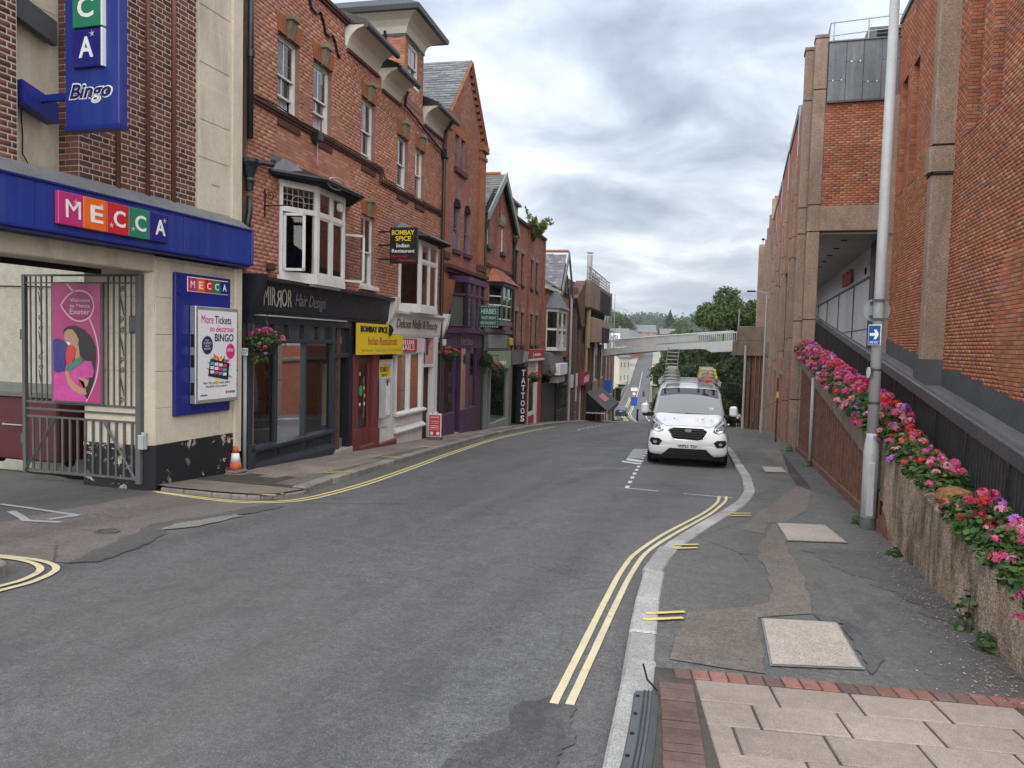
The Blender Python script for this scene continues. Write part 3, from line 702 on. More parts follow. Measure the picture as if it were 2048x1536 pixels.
# pilaster with its joint block
pl = RW.add('pilaster', MB().prism([(-19.04, 0), (-19.04, -.40), (-19.09, -.43), (-19.42, -.43), (-19.48, -.38), (-19.48, 0)], 'z', 1.62, 9.7), M_CONC)
RW.add('joint_block', MB().prism([(-18.98, 0), (-18.98, -.45), (-19.06, -.5), (-19.45, -.5), (-19.54, -.42), (-19.54, 0)], 'z', 5.75, 6.3), M_CONC, pl)
RW.add('joint', MB().box(-19.5, -19.02, -.441, -.02, 6.32, 6.36), M_DARK, pl)
RW.add('joint', MB().box(-19.5, -19.02, -.441, -.02, 5.68, 5.72), M_DARK, pl)
RW.add('slit_window', MB().box(-19.46, -19.06, -.03, .1, 9.7, 11.6), plain('slit_glass', (.18, .22, .27), .1, .6, .1), None)
RW.add('pilaster_base', MB().box(-19.52, -18.98, -.5, 0, 1.02, 1.62), M_GREYP, pl)
RW.add('pilaster', MB().prism([(-26.1, 0), (-26.1, -.24), (-26.4, -.28), (-26.48, 0)], 'z', 1.5, 9.6), M_CONC)
RW.add('joint_block', MB().box(-26.44, -26.04, -.33, 0, 5.4, 6.2), M_CONC)
# stepped grey plinth
RAMPZ = lambda Y: .95 + (Y - 7.57) * .0957 - 1.0
mb = MB()
Y = 7.
while Y < 26.4:
    mb.box(-Y - .75, -Y, -.028, 0, RAMPZ(Y) - .1, math.floor((RAMPZ(Y) + .30) / .075) * .075 + .2); Y += .75
RW.add('plinth', mb, M_GREYP)
mb = MB().quad((-27.5, -1.92, RAMPZ(27.5)), (-4, -1.92, RAMPZ(4)), (-4, 0.02, RAMPZ(4)), (-27.5, .02, RAMPZ(27.5)))
o = RW.add('ramp_floor', mb, M_TARMR)
mb = MB().add([(-27.5, -1.92, RAMPZ(27.5) + .004), (-4, -1.92, RAMPZ(4) + .004), (-4, -1.80, RAMPZ(4) + .12), (-27.5, -1.80, RAMPZ(27.5) + .12)], ((0, 1, 2, 3),))
# cross wall, arcade and columns (world frame)
def S(name, mb, mat, parent=None, **k): return SHOP.add(name, mb, mat, parent, **k)
cw = S('cross_wall', MB().wall(2.16, 4.3, 5.57, 11.4, (), 26.48), M_MORT)
brickwork(SHOP, cw, 2.16, 4.25, 6.36, 9.62, M_BRO, y=26.48, n_ind=0, seed=5)
S('beam', MB().cbox(2.16, 4.2, 26.42, 26.75, 5.57, 6.35, .015), M_CONC, label='long pebbled concrete beam over the arcade mouth')
for i, (a, b) in enumerate(((2.2, 2.72), (2.72, 3.22), (3.22, 3.74), (3.74, 4.25))):
    zc = 10.25 + (.55 if i % 2 else 0) - (.1 if i == 2 else 0)
    S('lead_panel', MB().cbox(a + .004, b - .004, 26.40, 26.47, 9.62, zc - .004, .008), M_LEAD, cw); S('lead_panel', MB().cbox(a + .004, b - .004, 26.405, 26.47, zc + .004, 11.44, .008), M_LEAD, cw)
    for q in (.13, .38): S('fixing', MB().box(a + q, a + q + .04, 26.385, 26.4, zc - .015, zc + .025), M_WPANEL, cw)
S('lead_drip', MB().box(2.2, 4.25, 26.36, 26.5, 9.56, 9.62), M_RAIL, cw); S('lead_cap', MB().box(2.18, 4.3, 26.36, 26.8, 11.44, 11.48), M_LEAD, cw)
S('roof_slab', MB().box(2.0, 12, 26.8, 60, 11.2, 11.4), M_CONCD); S('roof_slab', MB().box(4.9, 12, 7, 26.8, 11.2, 11.8), M_CONCD)
S('core', MB().box(4.6, 12, 27, 100, -5, 11.2), M_DARK)
# arcade: soffit, shop front of white panels, dark frames
S('soffit', MB().box(2.16, 4.6, 26.75, 62, 5.5, 5.56), M_SOFFIT)
for k in range(6): S('downlight', MB().lathe([(.11, -.02), (.11, 0), (.0, 0)], (3.1, 28.2 + k * 2.2, 5.5), 12), M_DARK)
S('shop_wall', MB().box(4.22, 4.5, 28.4, 62, 1.2, 5.5), M_WPANEL)
for k in range(20):
    y0 = 28.5 + k * 1.02; S('white_board', MB().cbox(4.17, 4.22, y0 + .01, y0 + 1.0, 1.6, 4.35, .006), M_WPANEL)
    if k % 5 == 4: S('mullion', MB().box(4.14, 4.22, y0 + .97, y0 + 1.08, 1.6, 4.4), M_DKRED)
S('panel_rail', MB().box(4.13, 4.22, 28.4, 50, 4.36, 4.43), M_RAIL); S('panel_rail', MB().box(4.15, 4.22, 28.4, 50, 2.55, 2.58), M_RAIL)
S('door_frame', MB().box(3.98, 4.25, 27.6, 28.4, 1.6, 5.4), M_DKRED); S('door_frame', MB().box(4.0, 4.25, 26.8, 27.0, 1.6, 5.4), M_DARK)
M_REDSIGN = plain('red_letter', (.55, .05, .035), .45, .4, .1)
for k in range(5): S('red_letter', MB().box(4.1, 4.17, 34.5 + k * .6, 34.95 + k * .6, 4.6, 5.15 - .12 * (k % 2)), M_REDSIGN)
for y0 in (29.6, 30.9): S('wall_vent', MB().box(4.19, 4.22, y0, y0 + .3, 4.62, 4.85), M_DARK)
S('wall_lamp', MB().lathe([(.09, 0), (.09, .1), (.04, .14)], (4.12, 29.0, 4.75), 10), M_GALV)
# street columns
def column(y, x0, ztop, parent=None, w=.34, dep=.55, base=None, mat=M_CONC):
    zb = g(y) - .3; segs = [zb, zb + 2.0, zb + 4.6, 5.55, 6.4, ztop - 1.6 if ztop > 9 else 8, ztop]
    segs = sorted(set(q for q in segs if zb <= q <= ztop)); c = None
    for a, b in zip(segs, segs[1:]):
        o = S('column' if c is None else 'column_block', MB().cbox(x0, x0 + w, y, y + dep, a + .006, b - .006, .02), mat, c)
        c = c or o
    S('column_joint', MB().box(x0 + .01, x0 + w - .01, y + .01, y + dep - .01, zb, ztop - .02), M_DARK, c); return c
c1 = column(26.44, 1.80, 11.62, w=.38, dep=.5); S('column_cap', MB().box(1.78, 2.2, 26.42, 27.0, 11.62, 11.72), M_CONCD, c1)
c2 = column(26.98, 1.55, 11.45, w=.265, dep=.5); S('column_cap', MB().box(1.52, 1.83, 26.95, 27.55, 11.45, 11.55), M_CONCD, c2)
mb = MB(); mb.wall(0, 1, 0, 1)
def street_wall(y0, y1, x, ztop, gap=None):
    zb = g((y0 + y1) / 2) - 1.5
    for a, b in (((zb, gap[0]), (gap[1], ztop)) if gap else ((zb, ztop),)): S('brick_panel', MB().box(x, x + .3, y0, y1, a, b), M_BROT)
street_wall(27.5, 34.0, 1.84, 11.3, (1.3, 5.45))
for i, yb in enumerate((33.7, 40.9, 48.1, 55.3)):
    top = 9.7
    column(yb, 1.74, top, w=.2, dep=.5); column(yb + .56, 1.66, top - .15, w=.24, dep=.45)
    S('slit_window', MB().box(1.80, 1.84, yb, yb + .45, top, 11.7), MATS['slit_glass']); street_wall(yb + .6, yb + 7.3, 1.84, 11.75 if i % 2 else 11.5, (1.3, 5.45) if i < 3 else None)
    S('slot', MB().box(1.825, 1.85, yb + 2.2, yb + 3.0, 6.2, 8.6), M_DARK); S('parapet_cap', MB().box(1.78, 2.2, yb + .6, yb + 7.2, 11.75 if i % 2 else 11.5, 11.9), M_LEAD)
    S('sloping_ledge', MB().prism([(1.76, .6), (1.85, .75), (1.85, .5), (1.76, .5)], 'y', yb + 1.0, yb + 7.1), M_CONCD)
for i, yb in enumerate((62.5, 69, 75.5, 82)):                # taller far block
    column(yb, 1.66, 13.3 - i * .15, w=.3, dep=.6); street_wall(yb + .5, yb + 6.6, 1.84, 13.6 - i * .2)
    column(yb + 3.2, 1.74, 12.4, w=.2, dep=.5, mat=M_CONCD)
S('end_tower', MB().cbox(1.2, 3.5, 88.5, 92, -9, 13.2, .05), M_CONC)
S('camera_mast', MB().tube([(1.6, 90, 13.2), (1.6, 90, 13.9)], .05), M_GALV); S('dome_camera', MB().lathe([(.02, 0), (.2, .05), (.14, .2), (.02, .25)], (1.6, 90, 13.8), 10), M_DARK)
# roof guard rail and plant housing
rl = S('roof_rail', MB().tube([(2.2, 26.7, 11.45), (2.25, 26.7, 12.15), (4.4, 26.6, 12.2), (4.4, 26.6, 11.5)], .022).tube([(2.28, 26.7, 11.75), (4.4, 26.6, 11.82)], .018).tube([(2.35, 26.7, 11.45), (2.35, 26.7, 12.2)], .022).tube([(3.35, 26.65, 11.45), (3.35, 26.65, 12.22)], .022).tube([(2.25, 26.7, 12.15), (2.3, 30, 12.2)], .02), M_GALV)
hs = S('plant_housing', MB().prism([(3.3, 11.4), (3.42, 12.15), (4.6, 12.15), (4.6, 11.4)], 'y', 27.3, 29), plain('housing_grey', (.10, .11, .12), .6, .4, .15))
for k in range(4): S('louvre', MB().box(3.68, 4.5, 27.26, 27.31, 11.5 + k * .16, 11.59 + k * .16), M_DARK, hs)
# ---- footbridge landing on brick fins, at the far end
FB = T('bridge_landing', 'brown concrete landing block at the right end of the white footbridge', 'landing', (0, 0, 0), (.5, 64, -5))
FB.add('parapet', MB().cbox(-.55, 1.9, 62.6, 66.5, 2.35, 3.5, .03), M_CONCD); FB.add('slab', MB().cbox(-.85, 1.9, 62.4, 66.7, 1.2, 2.33, .04), M_CONCD)
for k in range(5): FB.add('fin', MB().cbox(.35 + k * .33, .35 + k * .33 + .24, 62.9, 65.8, g(64) - 1, 1.2, .02), M_BRDT)
FB.add('post', MB().tube([(-.45, 64, 3.5), (-.45, 64, 4.9)], .05, 6), M_GALV)
# ---------------------------------------------------------------- planter wall beside the footway
PT = lambda Y: float(np.interp(Y, (4, 5.6, 6.07, 7.25, 9.07, 11.3, 26.9), (.1, .17, .22, .28, .41, .61, 1.72)))
PLT = T('planter_wall', 'long pebbled concrete planter wall rising beside the footway', 'planter', (0, 0, 0), (1.8, 15, -.9))
def strip_wall(y0, y1, x0, x1, lo, hi, step=.5, bev=.03, jit=0, seed=1):
    rn = random.Random(seed); rings = []; n = max(2, int((y1 - y0) / step) + 1)
    for i in range(n):
        y = y0 + (y1 - y0) * i / (n - 1); b = lo(y); h = hi(y) + rn.uniform(-jit, jit); j = rn.uniform(-jit, jit)
        rings.append([(x0, y, b), (x0 + j, y, h - bev), (x0 + bev + j, y, h), (x1, y, h), (x1, y, b)])
    return MB().loft(rings)
def pebble():
    t = NT('mossy_pebbledash')
    c = t.mix(1, (.40, .31, .245), t.ramp(t.noise(3, 6, .7), ((.3, .7), (.7, 1.15))), 'MULTIPLY')
    s1 = t.n('ShaderNodeSeparateColor'); t.l(t.vor(70, out='Color'), s1.inputs[0]); c = t.mix(1, c, t.ramp(s1.outputs[1], ((0., .6), (.5, 1.), (1., 1.5))), 'MULTIPLY')
    f = t.ramp(t.noise(1.5, 7, .75, .8, (1, 1.2, .5)), ((.44, 0.), (.62, 1.))); c = t.mix(t.math('MULTIPLY', f, .85), c, (.055, .05, .035))
    f = t.ramp(t.noise(2.3, 6, .75, .6, (1, 1.2, .4), off=(5, 1, 2)), ((.52, 0.), (.66, 1.))); c = t.mix(t.math('MULTIPLY', f, .6), c, (.075, .085, .035))
    return t.principled(c, .95, .15, 0, t.bump(t.math('ADD', t.vor(70), t.noise(20, 4, .7)), .8, .02))
M_PEB = pebble()
PLT.add('near_wall', strip_wall(4.2, 9.3, 1.80, 2.02, lambda y: g(y) - .3, lambda y: PT(y) - .02, .18, .04, .014), M_PEB, label='mossy broken-topped near end of the planter wall')
PLT.add('middle_wall', strip_wall(9.3, 12.0, 1.82, 2.02, lambda y: g(y) - .3, lambda y: PT(y) - .02, .3, .03, .006, 3), M_PEB)
PLT.add('concrete_band', strip_wall(12.0, 26.9, 1.76, 2.05, lambda y: PT(y) - .44, PT, .5, .02), M_CONCD)
PLT.add('brick_plinth', strip_wall(11.0, 26.8, 1.79, 2.0, lambda y: g(y) - .3, lambda y: g(y) + .16, .5, .02), M_BRDT)
PLT.add('back_wall', strip_wall(11.4, 26.8, 1.93, 2.1, lambda y: g(y) - .3, lambda y: PT(y) - .4, .5), M_BRDT)
Y = 12.2; k = 0
while Y < 26.6:                                            # vertical brick fins, tops cut to the slope
    w = .21; zb = g(Y) + .14; za, zc = PT(Y) - .45, PT(Y + w) - .45
    PLT.add('brick_fin', MB().prism([(Y, zb), (Y + w, zb), (Y + w, zc), (Y, za)], 'x', 1.815, 1.94), M_BRDT); Y += .40 if k % 3 else .46; k += 1
PLT.add('brick_panel', MB().prism([(10.2, g(10.2) - .2), (12.1, g(12.1) - .2), (12.1, .1), (11.3, -.05), (10.4, -.45)], 'x', 1.806, 1.9), M_BRDT)
for a, b, z0, z1 in ((11.35, 11.45, -.2, .05), (11.15, 11.25, -.3, -.08), (10.85, 10.97, -.38, -.2)): PLT.add('weep_slot', MB().box(1.80, 1.83, a, b, z0, z1), M_DARK)
PLT.add('soil', strip_wall(4.2, 26.8, 2.0, 2.3, lambda y: PT(y) - .4, lambda y: PT(y) - .06, .5), plain('potting_soil', (.045, .03, .02), .95, .1, .4, 20, bump=.8))
PLT.add('rear_wall', strip_wall(4.2, 27.2, 2.26, 2.34, lambda y: g(y) - .3, lambda y: RAMPZ(y) + .03, .5), M_CONCD)
# ---------------------------------------------------------------- ramp railing: one object per bar
RL = T('ramp_railing', 'black vertical-bar railing with dark grey handrail rising behind the flowers', 'railing', (0, 0, 0), (2.34, 15, 0))
RZ = lambda Y: .95 + (Y - 7.57) * .0957
prof = [(2.28, -.16), (2.28, -.02), (2.295, 0.0), (2.36, 0.0), (2.375, -.02), (2.375, -.16)]
RL.add('handrail', MB().loft([[(x, y, RZ(y) + z) for x, z in prof] for y in (4.5, 15, 28.6)]), M_RAIL)
RL.add('bottom_rail', MB().loft([[(x, y, RZ(y) - 1.0 + z) for x, z in ((2.30, 0), (2.30, .04), (2.35, .04), (2.35, 0))] for y in (4.5, 28.6)]), M_BLACK)
bm_ = mesh_of('baluster', MB().box(2.31 - 2.34, 2.345 - 2.34, -.009, .009, -.98, -.15), M_BLACK)
Y = 5.0; k = 0
while Y < 28.4:
    if k % 14 == 0: RL.add('post', MB().box(2.29, 2.36, Y - .022, Y + .022, RZ(Y) - 1.3, RZ(Y) - .1), M_BLACK)
    else:
        o = link('baluster', bm_, RL.e); o.location = (0, Y - 15, RZ(Y))
    Y += .098; k += 1
# ================================================================ left side: the bingo hall
M_CREAM = stone('cream_stone', (.70, .63, .51), .06, 300, .12, .12, (.30, .255, .2), .5)
M_CREAM2 = stone('cream_faience', (.66, .585, .465), .05, 300, .12, .1, (.26, .225, .18), .6)
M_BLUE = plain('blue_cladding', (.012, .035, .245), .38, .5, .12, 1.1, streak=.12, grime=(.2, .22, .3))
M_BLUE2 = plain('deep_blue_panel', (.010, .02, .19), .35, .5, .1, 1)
def peeling():
    t = NT('peeling_black_paint'); f = t.ramp(t.noise(4.2, 7, .68, .4), ((.555, 0.), (.57, 1.)))
    m = t.ramp(t.noise(1.1, 3, .5, off=(1, 3, 0)), ((.44, 0.), (.5, 1.)))
    c = t.mix(t.math('MULTIPLY', f, m), (.014, .014, .016), (.52, .47, .38))
    return t.principled(c, .7, .3, 0, t.bump(t.noise(30, 5, .7), .5, .01))
M_PEEL = peeling()
BRN = [(.06, .03, .028), (.15, .06, .045), (.20, .08, .06), (.13, .058, .048), (.23, .095, .07), (.10, .05, .045), (.18, .07, .055), (.045, .035, .04)]
M_BRB = brickmat('bingo_brick', BRN, .15); M_PALEM = plain('pale_mortar', (.50, .44, .35), .95, .1, .2, 8, bump=.3)
M_TERRA = plain('terracotta_tube', (.20, .085, .06), .6, .3, .2, 4)
M_FLASH = plain('lead_flashing', (.16, .165, .17), .55, .4, .25, 3, .0)
M_WHITE = plain('white_letter', (.80, .80, .79), .4, .4, .05, 2)
C5 = [plain('sign_pink', (.50, .03, .17), .35, .5, .08), plain('sign_orange', (.80, .14, .012), .35, .5, .08), plain('sign_red', (.58, .02, .025), .35, .5, .08), plain('sign_green', (.02, .20, .11), .35, .5, .08), plain('sign_navy', (.012, .016, .18), .35, .5, .08)]
AF = (-8.47, 0, 90)
BG = T('bingo_hall', 'brown brick and cream stone bingo hall with blue canopy', 'building', AF, (10, .5, -.6))
def A(name, mb, mat, parent=None, **k): return BG.add(name, mb, mat, parent, **k)
# corner pier of cream blocks on a black painted base
pier = A('pier', MB().prism([(9.39, 1.25), (9.39, .12), (9.48, .01), (11.5, .01), (11.5, 1.25)], 'z', -1.2, 2.9), M_CREAM)
for i in range(5):
    z0 = .05 + i * .56
    for a, b in (((9.47, 9.80), (9.80, 10.5), (10.5, 11.1), (11.1, 11.48)) if i % 2 else ((9.47, 9.84), (9.84, 10.9), (10.9, 11.3), (11.3, 11.48))):
        if b - a > .03: A('stone_block', MB().cbox(a + .002, b - .002, -.006, .03, z0 + .002, min(z0 + .558, 2.85), .006), M_CREAM, pier)
    A('stone_block', MB().cbox(9.375, 9.44, .13, 1.2, z0 + .002, min(z0 + .558, 2.85), .006), M_CREAM, pier)
A('painted_base', MB().prism([(9.365, 1.25), (9.365, .11), (9.47, -.02), (11.5, -.02), (11.5, 1.25)], 'z', -1.2, .05), M_PEEL, pier, label='black painted base with peeling white patches')
A('corner_post', MB().cbox(11.30, 11.5, -.05, .1, -.3, 2.9, .02), M_CREAM, pier)
A('intercom', MB().cbox(9.33, 9.375, .18, .36, 1.75, 2.0, .01), M_RAIL, pier); A('lock_plate', MB().cbox(9.33, 9.38, .05, .25, .0, .26, .01), M_GALV, pier)
bp = A('blue_panel', MB().cbox(9.82, 11.14, -.07, -.008, .464, 2.70, .008), M_BLUE2)
sg = A('small_sign', MB().cbox(10.07, 11.06, -.085, -.07, 2.42, 2.655, .004), M_WHITE, bp)
for i in range(5):
    a = 10.08 + i * .194; A('sign_square', MB().box(a, a + .19, -.092, -.085, 2.435, 2.64), C5[(0, 1, 2, 3, 4)[i]], sg)
    BG.text('MECCA'[i], a + .05, a + .145, 2.48, 2.595, -.092, M_WHITE, sg, bold=.02 if i else 0, ext=.004)
# ---- illuminated poster case
PC = T('poster_case', 'white framed bingo ticket poster case on the blue panel of the pier', 'poster case', AF, (10.66, -.1, .65))
M_ALU = plain('silver_frame', (.52, .53, .54), .35, .5, .08, 2, .7)
M_PAPER = plain('poster_paper', (.72, .72, .73), .25, .5, .03, 1); M_INK = plain('navy_ink', (.035, .035, .10), .3, .4, .05); M_PINKINK = plain('pink_ink', (.55, .03, .17), .3, .4, .05)
bx = PC.add('case', MB().cbox(10.13, 11.2, -.19, -.075, .64, 2.2, .012), M_ALU)
for z in (.78, 1.22, 1.55): PC.add('case_slot', MB().box(10.124, 10.135, -.165, -.1, z, z + .2), M_DARK, bx)
PC.add('poster', MB().box(10.19, 11.15, -.194, -.186, .70, 2.14), M_PAPER); yy = -.1965
PC.text('More', 10.26, 10.55, 1.93, 2.06, yy, M_PINKINK, ext=.001); PC.text('Tickets', 10.58, 11.0, 1.93, 2.06, yy, M_INK, bold=.008, ext=.001)
PC.text('on electronic', 10.46, 11.07, 1.80, 1.90, yy, M_PINKINK, bold=.004, ext=.001); PC.text('BINGO', 10.58, 11.06, 1.64, 1.77, yy, M_INK, bold=.02, ext=.001)
PC.add('print', MB().disc((10.40, 1.58), .135, .15, yy), M_INK); PC.add('print', MB().disc((10.98, 1.48), .115, .13, yy), M_PINKINK)
PC.text('PLAY\n12 TICKETS\nfor the\nprice of 6', 10.31, 10.49, 1.50, 1.67, yy - .001, M_PAPER, ext=.0005); PC.text('NOW PLAY', 10.90, 11.06, 1.47, 1.53, yy - .001, M_PAPER, ext=.0005)
rn = random.Random(3); splash = [(.75, .45, .03), (.7, .05, .25), (.15, .4, .1), (.6, .1, .05), (.2, .1, .3), (.1, .35, .4), (.85, .6, .1)]
for i in range(46):
    a = rn.uniform(-.15, pi + .15) if i < 34 else rn.uniform(0, 2 * pi); r0 = rn.uniform(.05, .14); r1 = r0 + rn.uniform(.05, .17); w = rn.uniform(.02, .05)
    c = (10.68 + rn.uniform(-.1, .1), 1.25 if i < 34 else 1.12); ca_, sa_ = cos(a), sin(a); k = i % 7
    P = lambda r, q: (c[0] + ca_ * r - sa_ * q, yy - .0004 * (i % 5), c[1] + (sa_ * r + ca_ * q) * .85)
    PC.add('print', MB().add([P(r0, -w), P(r1, 0), P(r0, w)], ((0, 1, 2),)), plain('splash_%d' % k, splash[k], .3, .4, .05), fix=False)
M_TAB = plain('tablet_black', (.02, .02, .024), .3, .5, .05)
PC.add('print', MB().add([(10.42, yy - .003, 1.08), (10.47, yy - .003, 1.36), (10.95, yy - .003, 1.28), (10.92, yy - .003, 1.0)], ((0, 1, 2, 3),)), M_TAB, fix=False)
for i in range(4):
    for j in range(3):
        x = 10.47 + i * .105; z = 1.12 + j * .07 - i * .015; PC.add('print', MB().box(x, x + .09, yy - .005, yy - .004, z, z + .05), [M_PAPER, plain('splash_1', splash[1]), plain('splash_5', splash[5]), M_PAPER][(i + j * 3) % 4])
PC.text('New Max packs made easier\nAvailable every session', 10.30, 10.98, .88, .99, yy, M_INK, ext=.0005)
for i in range(5): PC.add('print', MB().disc((10.88 + i * .05, .80), .021, .024, yy), C5[i])
marks(PC, 10.24, 10.42, .76, .79, yy, M_INK, None, 5)
# ---- canopy
CAN = A('canopy', MB().cbox(1.5, 11.45, -.27, .25, 2.97, 3.55, .012), M_BLUE)
for x in (2.6, 5.0, 7.2, 9.75, 10.9): A('panel_seam', MB().box(x, x + .008, -.273, -.268, 3.0, 3.53), M_BLUE2, CAN)
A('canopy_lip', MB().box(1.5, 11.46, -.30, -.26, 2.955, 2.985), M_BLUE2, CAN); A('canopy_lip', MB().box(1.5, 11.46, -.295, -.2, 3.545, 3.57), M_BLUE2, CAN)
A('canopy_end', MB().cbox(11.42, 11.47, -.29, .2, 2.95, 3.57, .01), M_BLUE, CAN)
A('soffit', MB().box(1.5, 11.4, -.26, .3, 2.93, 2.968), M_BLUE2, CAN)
A('lintel', MB().cbox(1.5, 9.5, .02, .5, 2.66, 2.93, .02), M_CREAM2); A('lintel_shadow_gap', MB().box(1.5, 9.4, .5, 2.0, 2.72, 2.9), M_CREAM2)
A('strip_lamp', MB().cbox(6.5, 9.1, .62, .72, 2.60, 2.70, .01), M_DARK); A('flashing', MB().prism([(-.29, 3.572), (.06, 3.80), (.12, 3.80), (.12, 3.56), (-.2, 3.56)], 'x', 1.5, 11.42), M_FLASH)
for i in range(5):
    a = 7.477 + i * .378; b = a + .374
    q = A('sign_block', MB().cbox(a, b, -.335, -.275, 3.068, 3.475, .008), C5[i], CAN, label=('pink', 'orange', 'red', 'green', 'navy')[i] + ' square letter block')
    BG.text('MECCA'[i], a + .11, a + (.31 if i else .33), 3.165, 3.385, -.335, M_WHITE, q, bold=.02 if i else 0, ext=.006)
    sx, sz = ((.24, .30), (.27, .32), (.05, .10), (.05, .11), (.27, .31))[i]
    for k in range(5):
        t_ = k * pi / 5 * 2 + .3; A('star_ray', MB().add([(a + sx + .006 * cos(t_ + 1.57), -.3365 - .022, 3.068 + sz + .006 * sin(t_ + 1.57)), (a + sx + .05 * cos(t_), -.3585, 3.068 + sz + .05 * sin(t_)), (a + sx - .006 * cos(t_ + 1.57), -.3585, 3.068 + sz - .006 * sin(t_ + 1.57))], ((0, 1, 2),)), M_WHITE, q, fix=False)
# ---- upper walls
TOP = 9.2
uw = A('upper_wall', MB().wall(1.5, 7.32, 3.6, TOP, (), .12), M_PALEM); brickwork(BG, uw, 5.0, 7.31, 3.80, TOP, M_BRB, y=.12, bond='flemish', bh=.078, jt=.015, seed=21, proud=.003)
A('stone_strip', MB().cbox(7.3, 8.3, .40, .7, 3.6, TOP, .01), M_CREAM2)
for z in (4.7, 5.9, 7.1): A('stone_joint', MB().box(7.3, 8.2, .396, .41, z, z + .012), M_PALEM)
pn = A('brick_panel', MB().wall(8.17, 10.43, 3.7, TOP, (), .06), M_PALEM)
brickwork(BG, pn, 8.17, 10.42, 3.80, TOP, M_BRB, y=.06, bond='flemish', bh=.078, jt=.014, n_ind=300, focus=(9.3, 4.6), seed=22, proud=.003)
mb = MB().box(8.168, 8.2, .062, .5, 3.6, TOP); A('panel_return', mb, M_PALEM, pn); mb = MB()
for i in range(69):
    z = 3.80 + i * .078
    for a, b in (((.07, .2), (.214, .39)) if i % 2 else ((.07, .28), (.294, .39))): mb.box(8.16, 8.169, a, b, z, z + .064)
A('return_brickwork', mb, M_BRB, pn, stuff=True, rnd=True)
for s in (8.80, 9.36, 9.89): A('rib', MB().tube([(s, .03, 3.72), (s, .03, TOP)], .032, 10), M_TERRA, pn, smooth=True)
st = A('stone_pilaster', MB().cbox(10.43, 11.5, .02, .6, 3.65, TOP, .01), M_CREAM)
A('pilaster_edge', MB().cbox(11.22, 11.5, -.03, .3, 3.65, TOP, .015), M_CREAM, st)
for i, z in enumerate((4.6, 5.2, 6.1, 7.0, 7.9)): A('stone_block', MB().cbox(10.44, 11.2, .012, .1, z + .006, z + .58, .006), M_CREAM, st)
A('wall_vent', MB().box(10.75, 10.95, .008, .03, 4.22, 4.28), M_CREAM2, st)
A('back_core', MB().box(1.5, 11.48, .75, 2.0, 2.95, TOP - .05), M_CREAM2)
A('return_pier', MB().cbox(10.6, 11.5, .6, 2.4, -1, 2.95, .01), M_CREAM2)
# ---- projecting sign (faces up the street)
BS = T('projecting_sign', 'tall blue projecting bingo sign with stacked letter squares', 'sign', (0, 0, 0), (-7.75, 7.65, 4.24))
BS.add('box', MB().cbox(-8.15, -7.33, 7.6, 7.74, 4.24, 6.9, .008), M_BLUE); BS.add('edge_trim', MB().box(-8.16, -7.32, 7.59, 7.75, 4.22, 4.27), M_BLUE2)
for i in range(3):
    z0 = 4.955 + i * .475; q = BS.add('sign_block', MB().cbox(-7.985, -7.535, 7.55, 7.6, z0, z0 + .45, .008), (C5[4], C5[3], C5[2])[i], label=('navy', 'green', 'red')[i] + ' square letter block')
    BS.add('block_edge', MB().box(-7.545, -7.52, 7.545, 7.6, z0, z0 + .45), M_WHITE, q)
    BS.text('ACC'[i], -7.90 if i else -7.88, -7.66, z0 + .11, z0 + .36, 7.55, M_WHITE, q, bold=.02, ext=.006)
    cx, cz = (-7.66, z0 + .38) if i == 0 else (-7.9, z0 + .37)
    for k in range(5):
        t_ = k * 2 * pi / 5 + .4; BS.add('star_ray', MB().add([(cx + .006 * cos(t_ + 1.57), 7.528, cz + .006 * sin(t_ + 1.57)), (cx + .05 * cos(t_), 7.528, cz + .05 * sin(t_)), (cx - .006 * cos(t_ + 1.57), 7.528, cz - .006 * sin(t_ + 1.57))], ((0, 1, 2),)), M_WHITE, q, fix=False)
w_ = BS.text('Bingo', -8.09, -7.42, 4.53, 4.79, 7.6, M_WHITE, bold=.055, shear=.28, ext=.006, name='lettering_outline'); BS.text('Bingo', -8.07, -7.44, 4.55, 4.77, 7.592, plain('sign_script', (.01, .012, .09), .3, .5, .05), bold=.02, shear=.28, ext=.004)
br = BS.add('bracket', MB().box(-8.6, -8.12, 7.64, 7.70, 4.62, 4.70), M_BLUE2); BS.add('bracket_plate', MB().prism([(7.4, 4.55), (7.4, 4.82), (7.92, 4.68), (7.92, 4.42)], 'x', -8.80, -8.60), M_BLUE2, br)
BS.add('bracket_plate', MB().prism([(7.4, 5.6), (7.4, 5.9), (8.0, 5.75), (8.0, 5.45)], 'x', -8.80, -8.70), M_RAIL, br); BS.add('cable', MB().tube([(-8.86, 7.6, 4.55), (-8.86, 7.62, 4.2), (-8.84, 7.6, 3.98), (-8.8, 7.65, 3.85), (-8.8, 7.62, 3.75)], .008, 5), M_DARK)
# ---------------------------------------------------------------- iron gate with poster
GT = T('iron_gate', 'grey iron bar gate with scrolls and pink poster across the lane', 'gate', (0, 0, 0), (-9.75, 9.33, -.52))
M_IRON = plain('grey_iron_paint', (.095, .098, .10), .55, .4, .2, 5)
x0, x1, zb, zt = -10.9, -8.6, -.48, 2.62; yg = 9.33
fm = GT.add('frame', MB().box(x0, x0 + .06, yg, yg + .06, zb - .03, zt).box(x0 + .06, x1 - .09, yg + .012, yg + .048, zb, zb + .035).box(x0 + .06, x1 - .09, yg + .012, yg + .048, zt - .03, zt).box(x0 + .06, x1 - .09, yg + .015, yg + .045, zt - .14, zt - .12), M_IRON)
GT.add('hanging_post', MB().cbox(x1 - .09, x1, yg - .02, yg + .07, zb - .05, zt, .006), M_IRON)
for z in (.38, .50, .61): GT.add('mid_rail', MB().box(x0 + .06, x1 - .09, yg + .014, yg + .046, z, z + .03), M_IRON)
